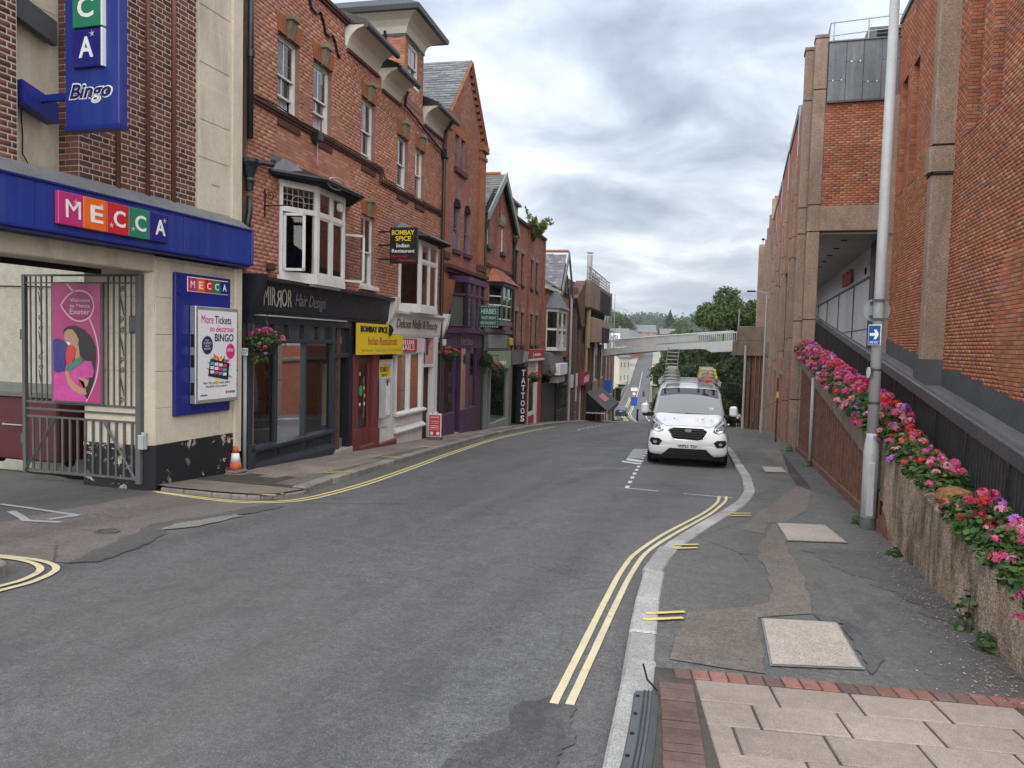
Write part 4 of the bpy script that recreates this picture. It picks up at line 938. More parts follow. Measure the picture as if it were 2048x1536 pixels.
for i in range(14):
    x = x0 + .17 + i * .148; GT.add('lower_bar', MB().box(x, x + .034, yg + .018, yg + .042, zb + .03, .39), M_IRON)
for i in range(19):
    x = x0 + .14 + i * .108
    if -10.29 < x < -9.29: continue
    GT.add('upper_bar', MB().box(x, x + .018, yg + .02, yg + .04, .63, zt - .02), M_IRON)
for a, b in ((-10.86, -10.25), (-9.30, -8.70)):
    pa, pb = (a, b) if a < -10 else (b, a); GT.add('brace', MB().tube([(pa, yg + .005, zb), (pb, yg + .005, .38)], .022, 4), M_IRON)
def scroll(cx, z0, z1):
    pts = []
    for sgn, zc, zdir in ((1, z0 + .1, 1), (-1, z1 - .1, -1)):
        sp = [(cx + sgn * (.015 + .028 * (1 - k / 14)) * cos(pi / 2 + k * .55), zc + zdir * (.012 + .035 * (1 - k / 14)) * sin(-pi / 2 + k * .55) - zdir * .03) for k in range(15)]
        pts.append(sp)
    for sp in pts: GT.add('scroll', MB().tube([(x, yg + .03, z) for x, z in sp], .007, 5), M_IRON)
    GT.add('scroll', MB().tube([(cx + .04, yg + .03, z0 + .12), (cx - .03, yg + .03, (z0 + z1) / 2 + .1), (cx + .03, yg + .03, (z0 + z1) / 2 - .1), (cx - .04, yg + .03, z1 - .12)][::1], .007, 5), M_IRON)
for cx in (-10.55, -8.98):
    for k in range(3): scroll(cx, .66 + k * .61, 1.25 + k * .61)
ps = GT.add('poster', MB().cbox(-10.27, -9.29, yg - .03, yg + .012, .64, 2.50, .006), plain('poster_frame_grey', (.10, .10, .105), .5, .4, .1))
M_PP = plain('poster_pink', (.42, .035, .17), .4, .4, .05, 1); M_PP2 = plain('poster_dark_pink', (.30, .02, .11), .4, .4, .05); M_PPL = plain('poster_pale_line', (.66, .42, .50), .4, .4, .05)
GT.add('print', MB().box(-10.24, -9.32, yg - .034, yg - .029, .67, 2.47), M_PP, ps)
def pp(pts): return [(-10.24 + (x - 320) / 270 * .92, 2.47 - (y - 250) / 700 * 1.80) for x, y in pts]
_lay = [0]
def prnt(pts, mat, lay=1): _lay[0] += 1; GT.add('print', MB().add([(x, yg - .034 - .0012 * lay - .00002 * _lay[0], z) for x, z in pp(pts)], (tuple(range(len(pts))),)), mat, ps, fix=False)
def stroke(pts, w, mat, lay=1):
    P = [Vector(p) for p in smooth_path(pp(pts), 5)]; mb = MB(); vs = []
    for i, p in enumerate(P):
        t_ = (P[min(i + 1, len(P) - 1)] - P[max(i - 1, 0)]).normalized(); n_ = Vector((-t_.y, t_.x)) * w / 2
        for s_ in (1, -1): q = p + n_ * s_; vs.append((q.x, yg - .034 - .0012 * lay, q.y))
    GT.add('print', mb.add(vs, [(2 * i, 2 * i + 1, 2 * i + 3, 2 * i + 2) for i in range(len(P) - 1)]), mat, ps, fix=False)
prnt([(368, 378), (400, 330), (440, 298), (490, 292), (535, 320), (555, 380), (535, 440), (490, 468), (440, 462), (400, 425)], M_PP2)
stroke([(368, 378), (400, 330), (440, 298), (490, 292), (535, 320), (555, 380), (535, 440), (490, 468), (440, 462), (400, 425), (368, 378)], .024, M_PPL, 2)
stroke([(403, 250), (425, 278), (448, 298)], .03, M_PPL, 2); stroke([(530, 455), (558, 530), (577, 620), (580, 720), (560, 830), (510, 948)], .026, M_PPL, 2)
for body, xa, xb, ya, yb in (('Welcome', 420, 533, 357, 335), ('to Mecca', 420, 533, 390, 368), ('Exeter', 420, 533, 430, 398)):
    (a, c), (b, d) = pp([(xa, ya), (xb, yb)]); GT.text(body, a, b, c, d, yg - .0375, M_PPL, ps, bold=.015, ext=.0006)
M_SKIN = plain('print_skin', (.45, .25, .16), .4, .4, .1, 8); M_HAIR = plain('print_hair', (.012, .010, .012), .4, .4, .2, 8); M_DRESS = plain('print_dress', (.55, .06, .30), .4, .4, .25, 7)
prnt([(380, 560), (386, 520), (412, 500), (450, 496), (500, 520), (540, 560), (566, 620), (568, 690), (540, 715), (500, 700), (470, 660), (440, 600), (420, 540)], M_HAIR, 3)
prnt([(540, 700), (566, 690), (560, 790), (545, 860), (520, 930), (490, 925), (505, 880), (530, 800)], M_HAIR, 3)
prnt([(330, 800), (345, 780), (400, 770), (450, 740), (500, 705), (540, 705), (556, 760), (548, 800), (470, 815), (470, 860), (512, 925), (500, 948), (324, 948)], M_DRESS, 4)
prnt([(384, 560), (392, 535), (410, 520), (435, 520), (455, 545), (472, 580), (466, 615), (446, 640), (424, 622), (405, 615), (396, 596), (390, 580)], M_SKIN, 5)
prnt([(446, 636), (470, 612), (478, 690), (450, 700)], M_SKIN, 4)
prnt([(392, 775), (412, 768), (425, 815), (455, 850), (500, 870), (520, 850), (528, 818), (470, 800), (472, 815), (500, 830), (515, 905), (480, 905), (440, 885), (410, 850)], M_SKIN, 6)
prnt([(402, 592), (424, 600), (420, 614), (408, 608)], M_WHITE, 7)
prnt([(324, 590), (340, 576), (370, 582), (398, 600), (404, 640), (388, 670), (396, 720), (385, 770), (350, 784), (328, 770)], C5[4], 7); prnt([(400, 640), (416, 612), (440, 616), (456, 640), (448, 690), (425, 726), (400, 716)], C5[2], 8); prnt([(392, 752), (470, 684), (492, 694), (496, 712), (416, 772)], C5[3], 9)
# hinges, latch
for z in (-.05, 1.6): GT.add('hinge', MB().box(x0 - .05, x0 + .02, yg + .01, yg + .05, z, z + .16), M_IRON)
GT.add('padlock', MB().cbox(x1 - .04, x1 + .06, yg - .03, yg + .03, .0, .22, .01), M_GALV)
# ---------------------------------------------------------------- the yard behind the gate
YW = T('yard_wall', 'roughcast cream yard wall behind the gate', 'wall', (0, 0, 0), (-14, 11.5, -.7))
t = NT('roughcast'); c = t.mix(1, (.64, .60, .52), t.ramp(t.noise(5, 5, .7), ((.3, .78), (.7, 1.05))), 'MULTIPLY'); M_RC = t.principled(c, .95, .1, 0, t.bump(t.noise(28, 5, .75), 1., .06))
YW.add('render_coat', MB().box(-24, -10.2, 11.46, 11.62, -1.2, 4.6), M_RC); YW.add('wire', MB().tube([(-24, 11.43, 2.75), (-15, 11.43, 2.6), (-11.2, 11.43, 2.56)], .012, 5), M_DARK)
IP = T('inner_pier', 'cream pier with black base seen through the gate bars', 'pier', (0, 0, 0), (-10.7, 11.4, -.7))
IP.add('shaft', MB().cbox(-11.15, -10.35, 10.85, 11.45, -1, 2.9, .02), M_CREAM2); IP.add('painted_base', MB().cbox(-11.17, -10.33, 10.83, 11.47, -1, .08, .02), M_PEEL)
IP.add('dark_doorway', MB().box(-10.35, -8.6, 11.3, 11.4, -1, 1.75), M_DARK); IP.add('wall_above', MB().box(-10.35, -8.6, 11.28, 11.45, 1.75, 3.0), M_CREAM2)
LOT = T('waste_container', 'maroon metal waste container with grey lid behind the gate', 'container', (0, 0, 0), (-12.1, 10.9, -.65))
M_MAR = plain('maroon_paint', (.085, .012, .018), .5, .4, .25, 3, bump=.1)
LOT.add('body', MB().cbox(-13.3, -11.3, 10.35, 11.4, -.55, .58, .03), M_MAR, label='maroon painted steel body'); LOT.add('lid', MB().prism([(10.3, .58), (10.3, .66), (10.85, .78), (11.44, .7), (11.44, .58)], 'x', -13.32, -11.28), plain('lid_grey', (.13, .13, .125), .7, .3, .2, 4))
LOT.add('handle', MB().tube([(-12.5, 10.34, .1), (-12.48, 10.29, .08), (-12.05, 10.29, .08), (-12.03, 10.34, .1)], .012, 6), M_GALV)
for x in (-13.1, -11.5): LOT.add('wheel', MB().tube([(x, 10.75, -.6), (x + .06, 10.75, -.6)], .09, 12), M_DARK)
# ================================================================ left side: the red brick terrace with shops
def glass(name, tint=(.75, .78, .78), rough=.02, refl=1.0):
    t = NT(name); tr = t.n('ShaderNodeBsdfTransparent'); t.set(tr.inputs[0], tint); gl = t.n('ShaderNodeBsdfGlossy'); t.set(gl.inputs['Color'], (.95, .95, .95)); gl.inputs['Roughness'].default_value = rough
    fr = t.n('ShaderNodeFresnel'); fr.inputs['IOR'].default_value = 1.52
    mx = t.n('ShaderNodeMixShader'); t.l(t.math('MULTIPLY', fr.outputs[0], 1.7 * refl, clamp=True), mx.inputs[0]); t.l(tr.outputs[0], mx.inputs[1]); t.l(gl.outputs[0], mx.inputs[2]); t.l(mx.outputs[0], t.out.inputs[0])
    return t.m
M_GLASS = glass('window_glass'); M_GLASSD = glass('shop_glass', (.6, .62, .6))
RED = [(.37, .165, .115), (.43, .19, .128), (.46, .205, .138), (.41, .176, .118), (.52, .25, .165), (.39, .168, .116), (.44, .192, .128), (.56, .29, .19), (.38, .18, .13)]
M_BRR = brickmat('red_brick', RED, .5); M_MORR = plain('grey_brown_mortar', (.27, .165, .125), .95, .1, .25, 6, bump=.3)
M_RUB = plain('rubbed_orange_brick', (.32, .115, .05), .85, .2, .18, 4, bump=.15, streak=.25)
M_MOULD = plain('dark_brick_moulding', (.10, .048, .04), .85, .2, .3, 4, bump=.2)
M_KEY = stone('sandstone_key', (.30, .265, .18), .12, 200, .25, .3, (.11, .10, .075), .5)
M_WP = plain('white_window_paint', (.66, .65, .62), .5, .4, .1, 2.5, streak=.22, grime=(.33, .30, .26))
M_COVE = plain('cream_cove_plaster', (.63, .59, .51), .8, .2, .08, 1.2, streak=.15, grime=(.35, .31, .26))
M_GUT = plain('black_gutter', (.012, .012, .014), .35, .5, .25, 5); M_PIPE = plain('black_pipe_paint', (.014, .017, .022), .4, .5, .25, 5)
M_SLATE = plain('slate', (.115, .12, .128), .6, .35, .3, 6, bump=.3, bscale=12); M_NETC = plain('net_curtain', (.42, .43, .43), .9, .1, .2, 9)
M_NAVY = plain('shopfront_navy', (.022, .030, .040), .42, .5, .15, 2.2, streak=.15, grime=(.06, .065, .07)); M_NAVYD = plain('shopfront_near_black', (.010, .013, .02), .45, .5, .15, 2)
M_OX = plain('oxblood_paint', (.155, .035, .033), .45, .4, .18, 2.5, streak=.2); M_WSHOP = plain('white_shop_paint', (.64, .63, .61), .45, .4, .08, 2, streak=.25, grime=(.3, .28, .25))
M_YELS = plain('yellow_sign', (.72, .52, .01), .4, .4, .06, 1.2); M_REDS = plain('red_sign', (.50, .025, .035), .4, .4, .06, 1.2)
M_BRASSY = plain('faded_gold_letter', (.34, .33, .27), .5, .4, .15, 6); M_TAN_WALL = plain('tan_interior', (.30, .22, .14), .9, .1, .1); M_FLOORI = plain('shop_floor', (.18, .17, .15), .6, .3, .15)
BF = (-8.53, 11.76, 94)
def sash(th, s0, s1, z0, z1, y=.1, lift=0., mat=None, parent=None, bars=1, net=True, name='window', dark=True, arch=0.):
    mat = mat or M_WP; f = .05; zm = z0 + (z1 - z0) * .48
    w = th.add(name, MB().box(s0, s0 + f, y, y + .1, z0, z1).box(s1 - f, s1, y, y + .1, z0, z1).box(s0, s1, y, y + .1, z1 - f, z1).box(s0 - .02, s1 + .02, y - .06, y + .1, z0 - .02, z0 + f * .9), mat, parent)
    def lights(nm, a, b, yy):
        k = .035; m = MB().box(s0 + f, s0 + f + k, yy, yy + .04, a, b).box(s1 - f - k, s1 - f, yy, yy + .04, a, b).box(s0 + f, s1 - f, yy, yy + .04, a, a + k).box(s0 + f, s1 - f, yy, yy + .04, b - k, b)
        for i in range(bars): x = s0 + f + (s1 - s0 - 2 * f) * (i + 1) / (bars + 1); m.box(x - .01, x + .01, yy + .005, yy + .035, a + k, b - k)
        th.add(nm, m, mat, w if parent is None else w); th.add('pane', MB().quad((s0 + f, yy + .02, a), (s1 - f, yy + .02, a), (s1 - f, yy + .02, b), (s0 + f, yy + .02, b)), M_GLASS, w)
    lights('upper_sash', zm, z1 - f, y + .01); lights('lower_sash', z0 + f + lift, zm + .035 + lift, y + .052)
    if net:
        n = 14; vs = []
        for i in range(n + 1):
            x = s0 + f + (s1 - s0 - 2 * f) * i / n; yy = y + .16 + .02 * sin(i * 2.1)
            vs += [(x, yy, z0 + .05), (x, yy, z1 - .06)]
        keep = [i for i in range(n) if net is True or not (n * .35 < i < n * .75)]
        th.add('curtain', MB().add(vs, [(2 * i, 2 * i + 2, 2 * i + 3, 2 * i + 1) for i in keep]), M_NETC, w, fix=False)
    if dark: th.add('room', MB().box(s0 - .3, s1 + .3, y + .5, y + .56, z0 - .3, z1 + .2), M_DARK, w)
    return w
BH = T('brick_terrace', 'red brick terrace with white eaves coves above the hair salon and nail bar', 'building', BF, (5.4, 0, -1.0))
def B(name, mb, mat, parent=None, **k): return BH.add(name, mb, mat, parent, **k)
W2 = [(.98, 1.82, 6.05, 7.49), (2.39, 3.24, 6.05, 7.49), (4.79, 5.62, 6.05, 7.49), (7.09, 7.92, 5.80, 7.24), (8.48, 9.28, 5.80, 7.24)]
W1 = [(4.86, 5.68, 3.03, 4.75)]
BAYS = [(1.07, 1.83, 3.06, 3.82, 2.93, 4.78), (7.30, 7.95, 9.37, 10.0, 2.63, 4.55)]
holes = W2 + W1 + [(a + .05, d - .05, z0, z1 - .1) for a, b, c, d, z0, z1 in BAYS] + [(.05, 10.9, -2, 2.45)]
def topz(s): return 8.80 if s < 3.84 else 8.3
wb = B('wall', MB().wall(0, 3.84, -1.5, 8.80, [h for h in holes if h[0] < 3.84 and h[1] <= 3.84] + [(.05, 3.84, -2, 2.45)], 0, .2).wall(3.84, 10.95, -1.5, 8.3, [h for h in holes if h[0] >= 3.84] + [(3.84, 10.9, -2, 2.45)], 0, .2), M_MORR)
bh_ = [h for h in holes] + [(3.84, 10.95, 8.3, 9)]
brickwork(BH, wb, 0.0, 10.95, 2.80, 8.78, M_BRR, bh_, n_ind=300, focus=(2.6, 5.3), seed=31, bond='third', jt=.008, proud=.0035)
B('end_wall', MB().box(-.02, .28, .012, 2.5, -1.5, 8.78).box(.6, .8, 2.5, 7, -1.5, 8.3), M_MORR); B('end_wall', MB().box(10.68, 10.94, .012, 7, -1.5, 8.2), M_MORR)
B('rear_wall', MB().box(0, 10.9, 6.8, 7, -1.5, 8.3), M_MORR)
for z in (2.50, 5.25): B('floor', MB().box(.2, 10.7, .25, 6.8, z, z + .2), M_DARK)
# parapet coping and roofs
B('coping', MB().box(-.05, 3.9, -.08, .3, 8.80, 8.88).box(-.05, 3.9, -.05, .3, 8.74, 8.80), M_MOULD)
rf = B('roof', MB().quad((3.8, .0, 8.78), (6.0, .0, 8.78), (6.0, 3.5, 11.2), (3.8, 3.5, 11.2)).quad((6.0, .0, 8.5), (10.95, .0, 8.5), (10.95, 3.5, 11.0), (6.0, 3.5, 11.0)).quad((0, .3, 8.7), (3.8, .3, 8.7), (3.8, 3.5, 10.8), (0, 3.5, 10.8)), M_SLATE)
B('roof_cheek', MB().prism([(0.02, 8.2), (.02, 8.75), (3.5, 11.2), (3.5, 8.2)], 'x', 10.85, 10.93), M_MORR)
def cove(s0, s1, z0, out=.42, h=.46, gut=True):
    prof = [(0, z0), (-.05, z0 + .16), (-.13, z0 + .30), (-.25, z0 + .40), (-out, z0 + h), (-out, z0 + h + .04), (0.1, z0 + h + .04), (.1, z0)]
    c = B('eaves_cove', MB().prism(prof, 'x', s0, s1), M_COVE)
    B('eaves_moulding', MB().box(s0 + .02, s1 - .01, -.055, .02, z0 - .07, z0), M_MOULD, c)
    B('gutter', MB().prism([(-out - .12, z0 + h), (-out - .1, z0 + h - .05), (-out - .03, z0 + h - .05), (-out, z0 + h + .05), (-out - .12, z0 + h + .07)], 'x', s0 - .03, s1 + .1), M_GUT, c)
    B('eaves_roof', MB().prism([(-out - .06, z0 + h + .045), (-out - .06, z0 + h + .12), (.25, z0 + h + .42), (.25, z0 + h + .045)], 'x', s0 - .03, s1 + .02), M_GUT, c)
cove(3.92, 5.72, 8.26); cove(5.95, 7.25, 8.02); cove(9.1, 10.9, 8.04)
B('downpipe', MB().tube([(7.3, -.2, 8.35), (7.25, -.16, 8.2), (7.4, -.08, 8.05), (8.3, -.07, 7.95), (10.6, -.08, 7.62), (10.72, -.08, 7.55)], .038, 8), M_PIPE)
# attic storey with overhanging coved roof
at = B('attic', MB().wall(7.5, 8.95, 8.2, 10.05, [(7.72, 8.55, 8.75, 9.85)], -.02, .15).box(7.5, 7.52, -.02, 4, 8.2, 10.05).box(8.93, 8.95, -.02, 4, 8.2, 10.05), M_MORR)
brickwork(BH, at, 7.5, 8.95, 8.35, 10.02, M_BRR, [(7.70, 8.57, 8.70, 9.9)], y=-.02, seed=33); mb = MB()
for i in range(21):
    z = 8.45 + i * .075
    for k in range(4):
        a = k * .225 - (.11 if i % 2 else 0); b = min(a + .214, .62); a = max(a, -.02)
        if b - a > .03: mb.box(7.49, 7.501, a, b, z, z + .065)
B('attic_return_brickwork', mb, M_BRR, at, stuff=True, rnd=True); B('attic_side_render', MB().box(7.47, 7.5, .64, 3.6, 8.3, 10.05), M_COVE, at)
sash(BH, 7.72, 8.55, 8.75, 9.85, .02, parent=at, net='part')
def ring(o, z): return [(7.5 - o, -.02 - o, z), (8.95 + o, -.02 - o, z), (8.95 + o, 3.8, z), (7.5 - o, 3.8, z)]
B('attic_cove', MB().loft([ring(.02, 9.98), ring(.08, 10.14), ring(.2, 10.27), ring(.38, 10.36), ring(.5, 10.40)]), M_COVE, at); B('attic_roof', MB().loft([ring(.56, 10.38), ring(.58, 10.5), ring(-.1, 10.95)]), M_GUT, at); B('attic_band', MB().box(7.47, 8.98, -.05, 3.7, 9.9, 9.97), M_GUT, at)
ch = B('chimney', MB().cbox(5.6, 8.2, 3.6, 4.3, 9.5, 11.75, .02), M_MORR)
for k in range(6): B('chimney_pot', MB().lathe([(.11, 0), (.12, .1), (.1, .42), (.13, .46), (.11, .5)], (5.85 + k * .42, 3.95, 11.75), 12), plain('terracotta_pot', (.36, .13, .07), .8, .2, .2, 5), ch)
# string courses, sills, heads, keystones
for a, b, z in ((.02, 5.92, 5.90), (5.92, 10.9, 5.65)):
    sc = B('string_course', MB().box(a, b, -.045, .01, z, z + .05).box(a, b, -.075, .01, z + .05, z + .12), M_MOULD)
B('string_course', MB().box(5.90, 6.0, -.07, .01, 5.70, 6.02), M_MOULD)
def head(s0, s1, z1):
    c = (s0 + s1) / 2; n = 9; e = .09
    for k in range(n):                                      # rubbed voussoirs
        a0, a1 = s0 - .01 + (s1 - s0 + .02) * k / n, s0 - .01 + (s1 - s0 + .02) * (k + 1) / n
        b0, b1 = s0 - e + (s1 - s0 + 2 * e) * k / n, s0 - e + (s1 - s0 + 2 * e) * (k + 1) / n
        B('voussoir', MB().prism([(a0 + .003, z1), (a1 - .003, z1), (b1 - .003, z1 + .34), (b0 + .003, z1 + .34)], 'y', -.014, .03), M_RUB)
    ks = B('keystone', MB().loft([[(c - .07, -.05, z1 - .02), (c + .07, -.05, z1 - .02), (c + .07, .03, z1 - .02), (c - .07, .03, z1 - .02)], [(c - .09, -.08, z1 + .12), (c + .09, -.08, z1 + .12), (c + .09, .03, z1 + .12), (c - .09, .03, z1 + .12)], [(c - .11, -.13, z1 + .3), (c + .11, -.13, z1 + .3), (c + .11, .03, z1 + .3), (c - .11, .03, z1 + .3)]]), M_KEY)
    B('keystone_cap', MB().cbox(c - .15, c + .15, -.17, .03, z1 + .3, z1 + .37, .01).box(c - .13, c + .13, -.15, .03, z1 + .37, z1 + .41), M_KEY, ks)
for i, (a, b, c, d) in enumerate(W2):
    head(a, b, d); sash(BH, a, b, c, d, .1, lift=(.28, .38, .12, .1, 0)[i], net=(True, True, True, 'part', True)[i]); B('sill_panel', MB().box(a, b, -.035, .01, c - .30, c - .18), M_MOULD)
for a, b, c, d in W1: head(a, b, d); sash(BH, a, b, c, d, .08); B('sill', MB().cbox(a - .08, b + .08, -.12, .1, c - .1, c, .01), M_WP)
# ornamental black scroll on the parapet
B('scroll_moulding', MB().tube([(2.15, -.03, 8.62), (2.2, -.03, 8.42), (2.4, -.03, 8.38), (2.6, -.03, 8.5), (2.75, -.03, 8.36), (2.85, -.03, 8.16), (3.0, -.03, 8.14), (3.15, -.03, 8.24), (3.3, -.03, 8.16), (3.42, -.03, 7.94), (3.55, -.03, 7.9)], .028, 6), M_GUT)
# canted bay windows on the first floor
def bay(a, b, c, d, z0, z1, p=.4, opened=True):
    P = [(a, 0), (b, -p), (c, -p), (d, 0)]; bw = B('bay_window', MB().prism([(a - .04, .1), (a - .04, -.02), (b - .03, -p - .05), (c + .03, -p - .05), (d + .04, -.02), (d + .04, .1)], 'z', z0 - .12, z0), M_WP); tr = z0 + (z1 - z0) * .69
    B('bay_fascia', MB().prism([(a - .02, .1), (a - .02, -.01), (b - .02, -p - .03), (c + .02, -p - .03), (d + .02, -.01), (d + .02, .1)], 'z', z1 - .14, z1), M_WP, bw)
    B('bay_apron', MB().prism([(a, .1), (b, -p + .05), (c, -p + .05), (d, .1)], 'z', z0 - .16, z0 - .12), M_WP, bw)
    for i, (q0, q1, nl) in enumerate(((P[0], P[1], 1), (P[1], P[2], 2), (P[2], P[3], 1))):
        q0, q1 = Vector(q0), Vector(q1); L = (q1 - q0).length; t_ = (q1 - q0) / L; n_ = Vector((t_.y, -t_.x))
        def bar(u0, u1, za, zb, th=.07, nm='bay_frame', mat=M_WP, off=0.):
            A_, B_ = q0 + t_ * u0 - n_ * (th / 2 + off), q0 + t_ * u1 - n_ * (th / 2 + off); C_, D_ = q0 + t_ * u1 + n_ * (th / 2 - off), q0 + t_ * u0 + n_ * (th / 2 - off)
            return MB().prism([tuple(A_), tuple(B_), tuple(C_), tuple(D_)], 'z', za, zb)
        m = MB()
        for u in [0] + [L * (k + 1) / nl for k in range(nl)]:
            w = .055 if 0 < u < L - .01 else .075
            for r in (bar(max(0, u - w), min(L, u + w), z0, z1),): m.add(r.v, r.f)
        for za, zb in ((z0, z0 + .08), (tr - .05, tr + .05), (z1 - .16, z1 - .1)):
            r = bar(0, L, za, zb, .08); m.add(r.v, r.f)
        B('bay_frame', m, M_WP, bw)
        for k in range(nl):
            u0, u1 = L * k / nl + .06, L * (k + 1) / nl - .06; A_, B_ = q0 + t_ * u0, q0 + t_ * u1
            if not (i == 0 and opened): B('pane', MB().quad((*A_, z0 + .08), (*B_, z0 + .08), (*B_, tr - .05), (*A_, tr - .05)), M_GLASS, bw, fix=False)
            B('pane', MB().quad((*A_, tr + .05), (*B_, tr + .05), (*B_, z1 - .16), (*A_, z1 - .16)), M_GLASS, bw, fix=False)
            fr_ = bar(u0, u1, z0 + .08, z0 + .12, .04); 
            for r in (bar(u0, u0 + .035, z0 + .08, tr - .05, .045), bar(u1 - .035, u1, z0 + .08, tr - .05, .045), bar(u0, u1, tr - .09, tr - .05, .045)): fr_.add(r.v, r.f)
            if not (i == 0 and opened): B('casement', fr_, M_WP, bw)
            if i == 0:                                     # leaded light
                mm = MB()
                for e in range(1, 6): q = A_.lerp(B_, e / 6); mm.tube([(*q, tr + .05), (*q, z1 - .16)], .006, 4)
                for e in (.33, .66): z = tr + .05 + (z1 - tr - .21) * e; mm.tube([(*A_, z), (*B_, z)], .006, 4)
                cc = A_.lerp(B_, .5); mm.tube([(*(cc + t_ * .16 * cos(x)), tr + .1 + .18 * sin(x)) for x in np.linspace(0, pi, 12)], .007, 4); B('leaded_light', mm, M_NETC, bw)
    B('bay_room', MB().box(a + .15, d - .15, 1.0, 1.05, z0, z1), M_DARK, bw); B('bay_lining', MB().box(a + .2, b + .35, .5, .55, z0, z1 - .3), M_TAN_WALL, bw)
    # lead roof with gutter
    e = .28; R0 = [(a - .35, 0.02), (b - .22, -p - e), (c + .22, -p - e), (d + .35, .02)]; zr = z1 + .02
    B('bay_roof', MB().loft([[(x, y, zr) for x, y in R0], [(x, y, zr + .05) for x, y in R0], [(a + .1, .02, zr + .34), (b + .3, -.03, zr + .34), (c - .3, -.03, zr + .34), (d - .1, .02, zr + .34)]]), M_GUT, bw)
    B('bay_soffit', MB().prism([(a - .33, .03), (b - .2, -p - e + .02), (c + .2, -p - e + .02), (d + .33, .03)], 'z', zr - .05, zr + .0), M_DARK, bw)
    B('bay_gutter', MB().tube([(a - .38, -.02, zr + .02), (b - .24, -p - e - .04, zr + .02), (c + .24, -p - e - .04, zr + .02), (d + .36, -.02, zr + .02)], .05, 8), M_GUT, bw)
    B('lead_flashing', MB().loft([[(a - .36, .0, zr + .06), (a + .0, -.14, zr + .075), (a + .55, -.2, zr + .22)], [(a - .3, -.01, zr + .36), (a + .12, -.02, zr + .36), (a + .6, -.02, zr + .36)]], close=False, cap=False), M_FLASH, bw)
    return bw
b1 = bay(*BAYS[0]); b2 = bay(*BAYS[1], opened=False)
# open casements of the first bay
def casement(q, ang, L, z0, z1, par):
    d = Vector((cos(ang), sin(ang))); q = Vector(q); e = q + d * L; n_ = Vector((-d.y, d.x)) * .02; m = MB()
    for u0, u1, za, zb in ((0, .05, z0, z1), (L - .05, L, z0, z1), (0, L, z0, z0 + .05), (0, L, z1 - .05, z1)):
        a_, b_ = q + d * u0, q + d * u1; m.prism([tuple(a_ - n_), tuple(b_ - n_), tuple(b_ + n_), tuple(a_ + n_)], 'z', za, zb)
    o = B('open_casement', m, M_WP, par); B('pane', MB().quad((*q, z0), (*e, z0), (*e, z1), (*q, z1)), M_GLASS, par, fix=False)
casement((1.14, -.07), radians(-78), .42, 3.02, 4.12, b1); casement((3.74, -.07), radians(-50), .5, 3.02, 4.1, b1)
B('extract_fan', MB().tube([(2.78, -.42, 4.50), (2.78, -.48, 4.50)], [.1, .09], 14), M_WP, b1)
B('planter_box', MB().cbox(2.0, 2.5, -.3, -.15, 3.02, 3.16, .01), M_DARK, b1)
# rain pipes
dp = B('downpipe', MB().tube([(-.09, -.1, 8.9), (-.09, -.1, 5.2)], .055, 10).tube([(-.09, -.1, 4.2), (-.09, -.1, 3.9), (-.14, -.1, 3.75), (-.14, -.1, 3.5)], .055, 10), M_PIPE, smooth=True)
B('hopper', MB().lathe([(.06, -.42), (.07, -.3), (.09, -.25), (.07, -.2), (.12, -.02), (.17, .06), (.17, .12)], (-.09, -.1, 4.72), 12), M_PIPE, dp)
B('branch_pipe', MB().tube([(-.03, -.1, 4.78), (.25, -.1, 4.86), (.62, -.12, 4.9), (.66, -.13, 4.98)], .05, 8), M_PIPE, dp)
for z in (8.1, 6.6): B('pipe_collar', MB().tube([(-.09, -.1, z), (-.09, -.1, z + .12)], .072, 10), M_PIPE, dp)
dp2 = B('downpipe', MB().tube([(10.86, -.09, 7.5), (10.86, -.09, 2.0), (10.9, -.09, .6), (10.9, -.09, -1.2)], .05, 8), M_PIPE); B('hopper', MB().cbox(10.74, 10.98, -.2, 0, 7.45, 7.72, .02), M_PIPE, dp2); B('pipe_bend', MB().tube([(10.5, -.42, 8.45), (10.55, -.3, 8.3), (10.8, -.12, 8.25), (10.86, -.09, 7.9), (10.86, -.09, 7.7)], .05, 8), M_PIPE, dp2)
# loose cables
B('cable', MB().tube([(.1, -.08, 6.02), (.9, -.09, 6.04), (1.7, -.1, 6.0), (2.35, -.1, 6.02), (4.0, -.1, 6.03), (5.9, -.1, 6.02), (6.02, -.1, 5.8), (8, -.1, 5.78), (10.8, -.1, 5.78)], .012, 5), M_DARK)
B('junction_box', MB().cbox(2.28, 2.5, -.2, -.02, 5.78, 5.98, .02), M_GUT); B('cable', MB().tube([(2.38, -.12, 5.9), (2.42, -.1, 5.6), (2.4, -.12, 5.3)], .008, 5), M_GALV)
B('cable_coil', MB().tube([(2.0 + .34 * cos(x), -.73 - .05 * sin(x), 4.83 + .1 * sin(x)) for x in np.linspace(0, 4 * pi, 44)], .014, 5), M_GALV)
bk = B('basket_bracket', MB().tube([(.55, -.02, 3.95), (.55, -.02, 4.45)], .015, 6).tube([(.55, -.02, 4.15), (.55, -.55, 4.15)], .012, 6).tube([(.55, -.02 - .11 + .09 * (1 - k / 16) * cos(k * .7), 4.32 + .09 * (1 - k / 16) * sin(k * .7)) for k in range(16)], .009, 5), M_GUT)
B('wall_lamp', MB().cbox(.62, .8, -.12, 0, 2.98, 3.12, .02), M_MOULD)
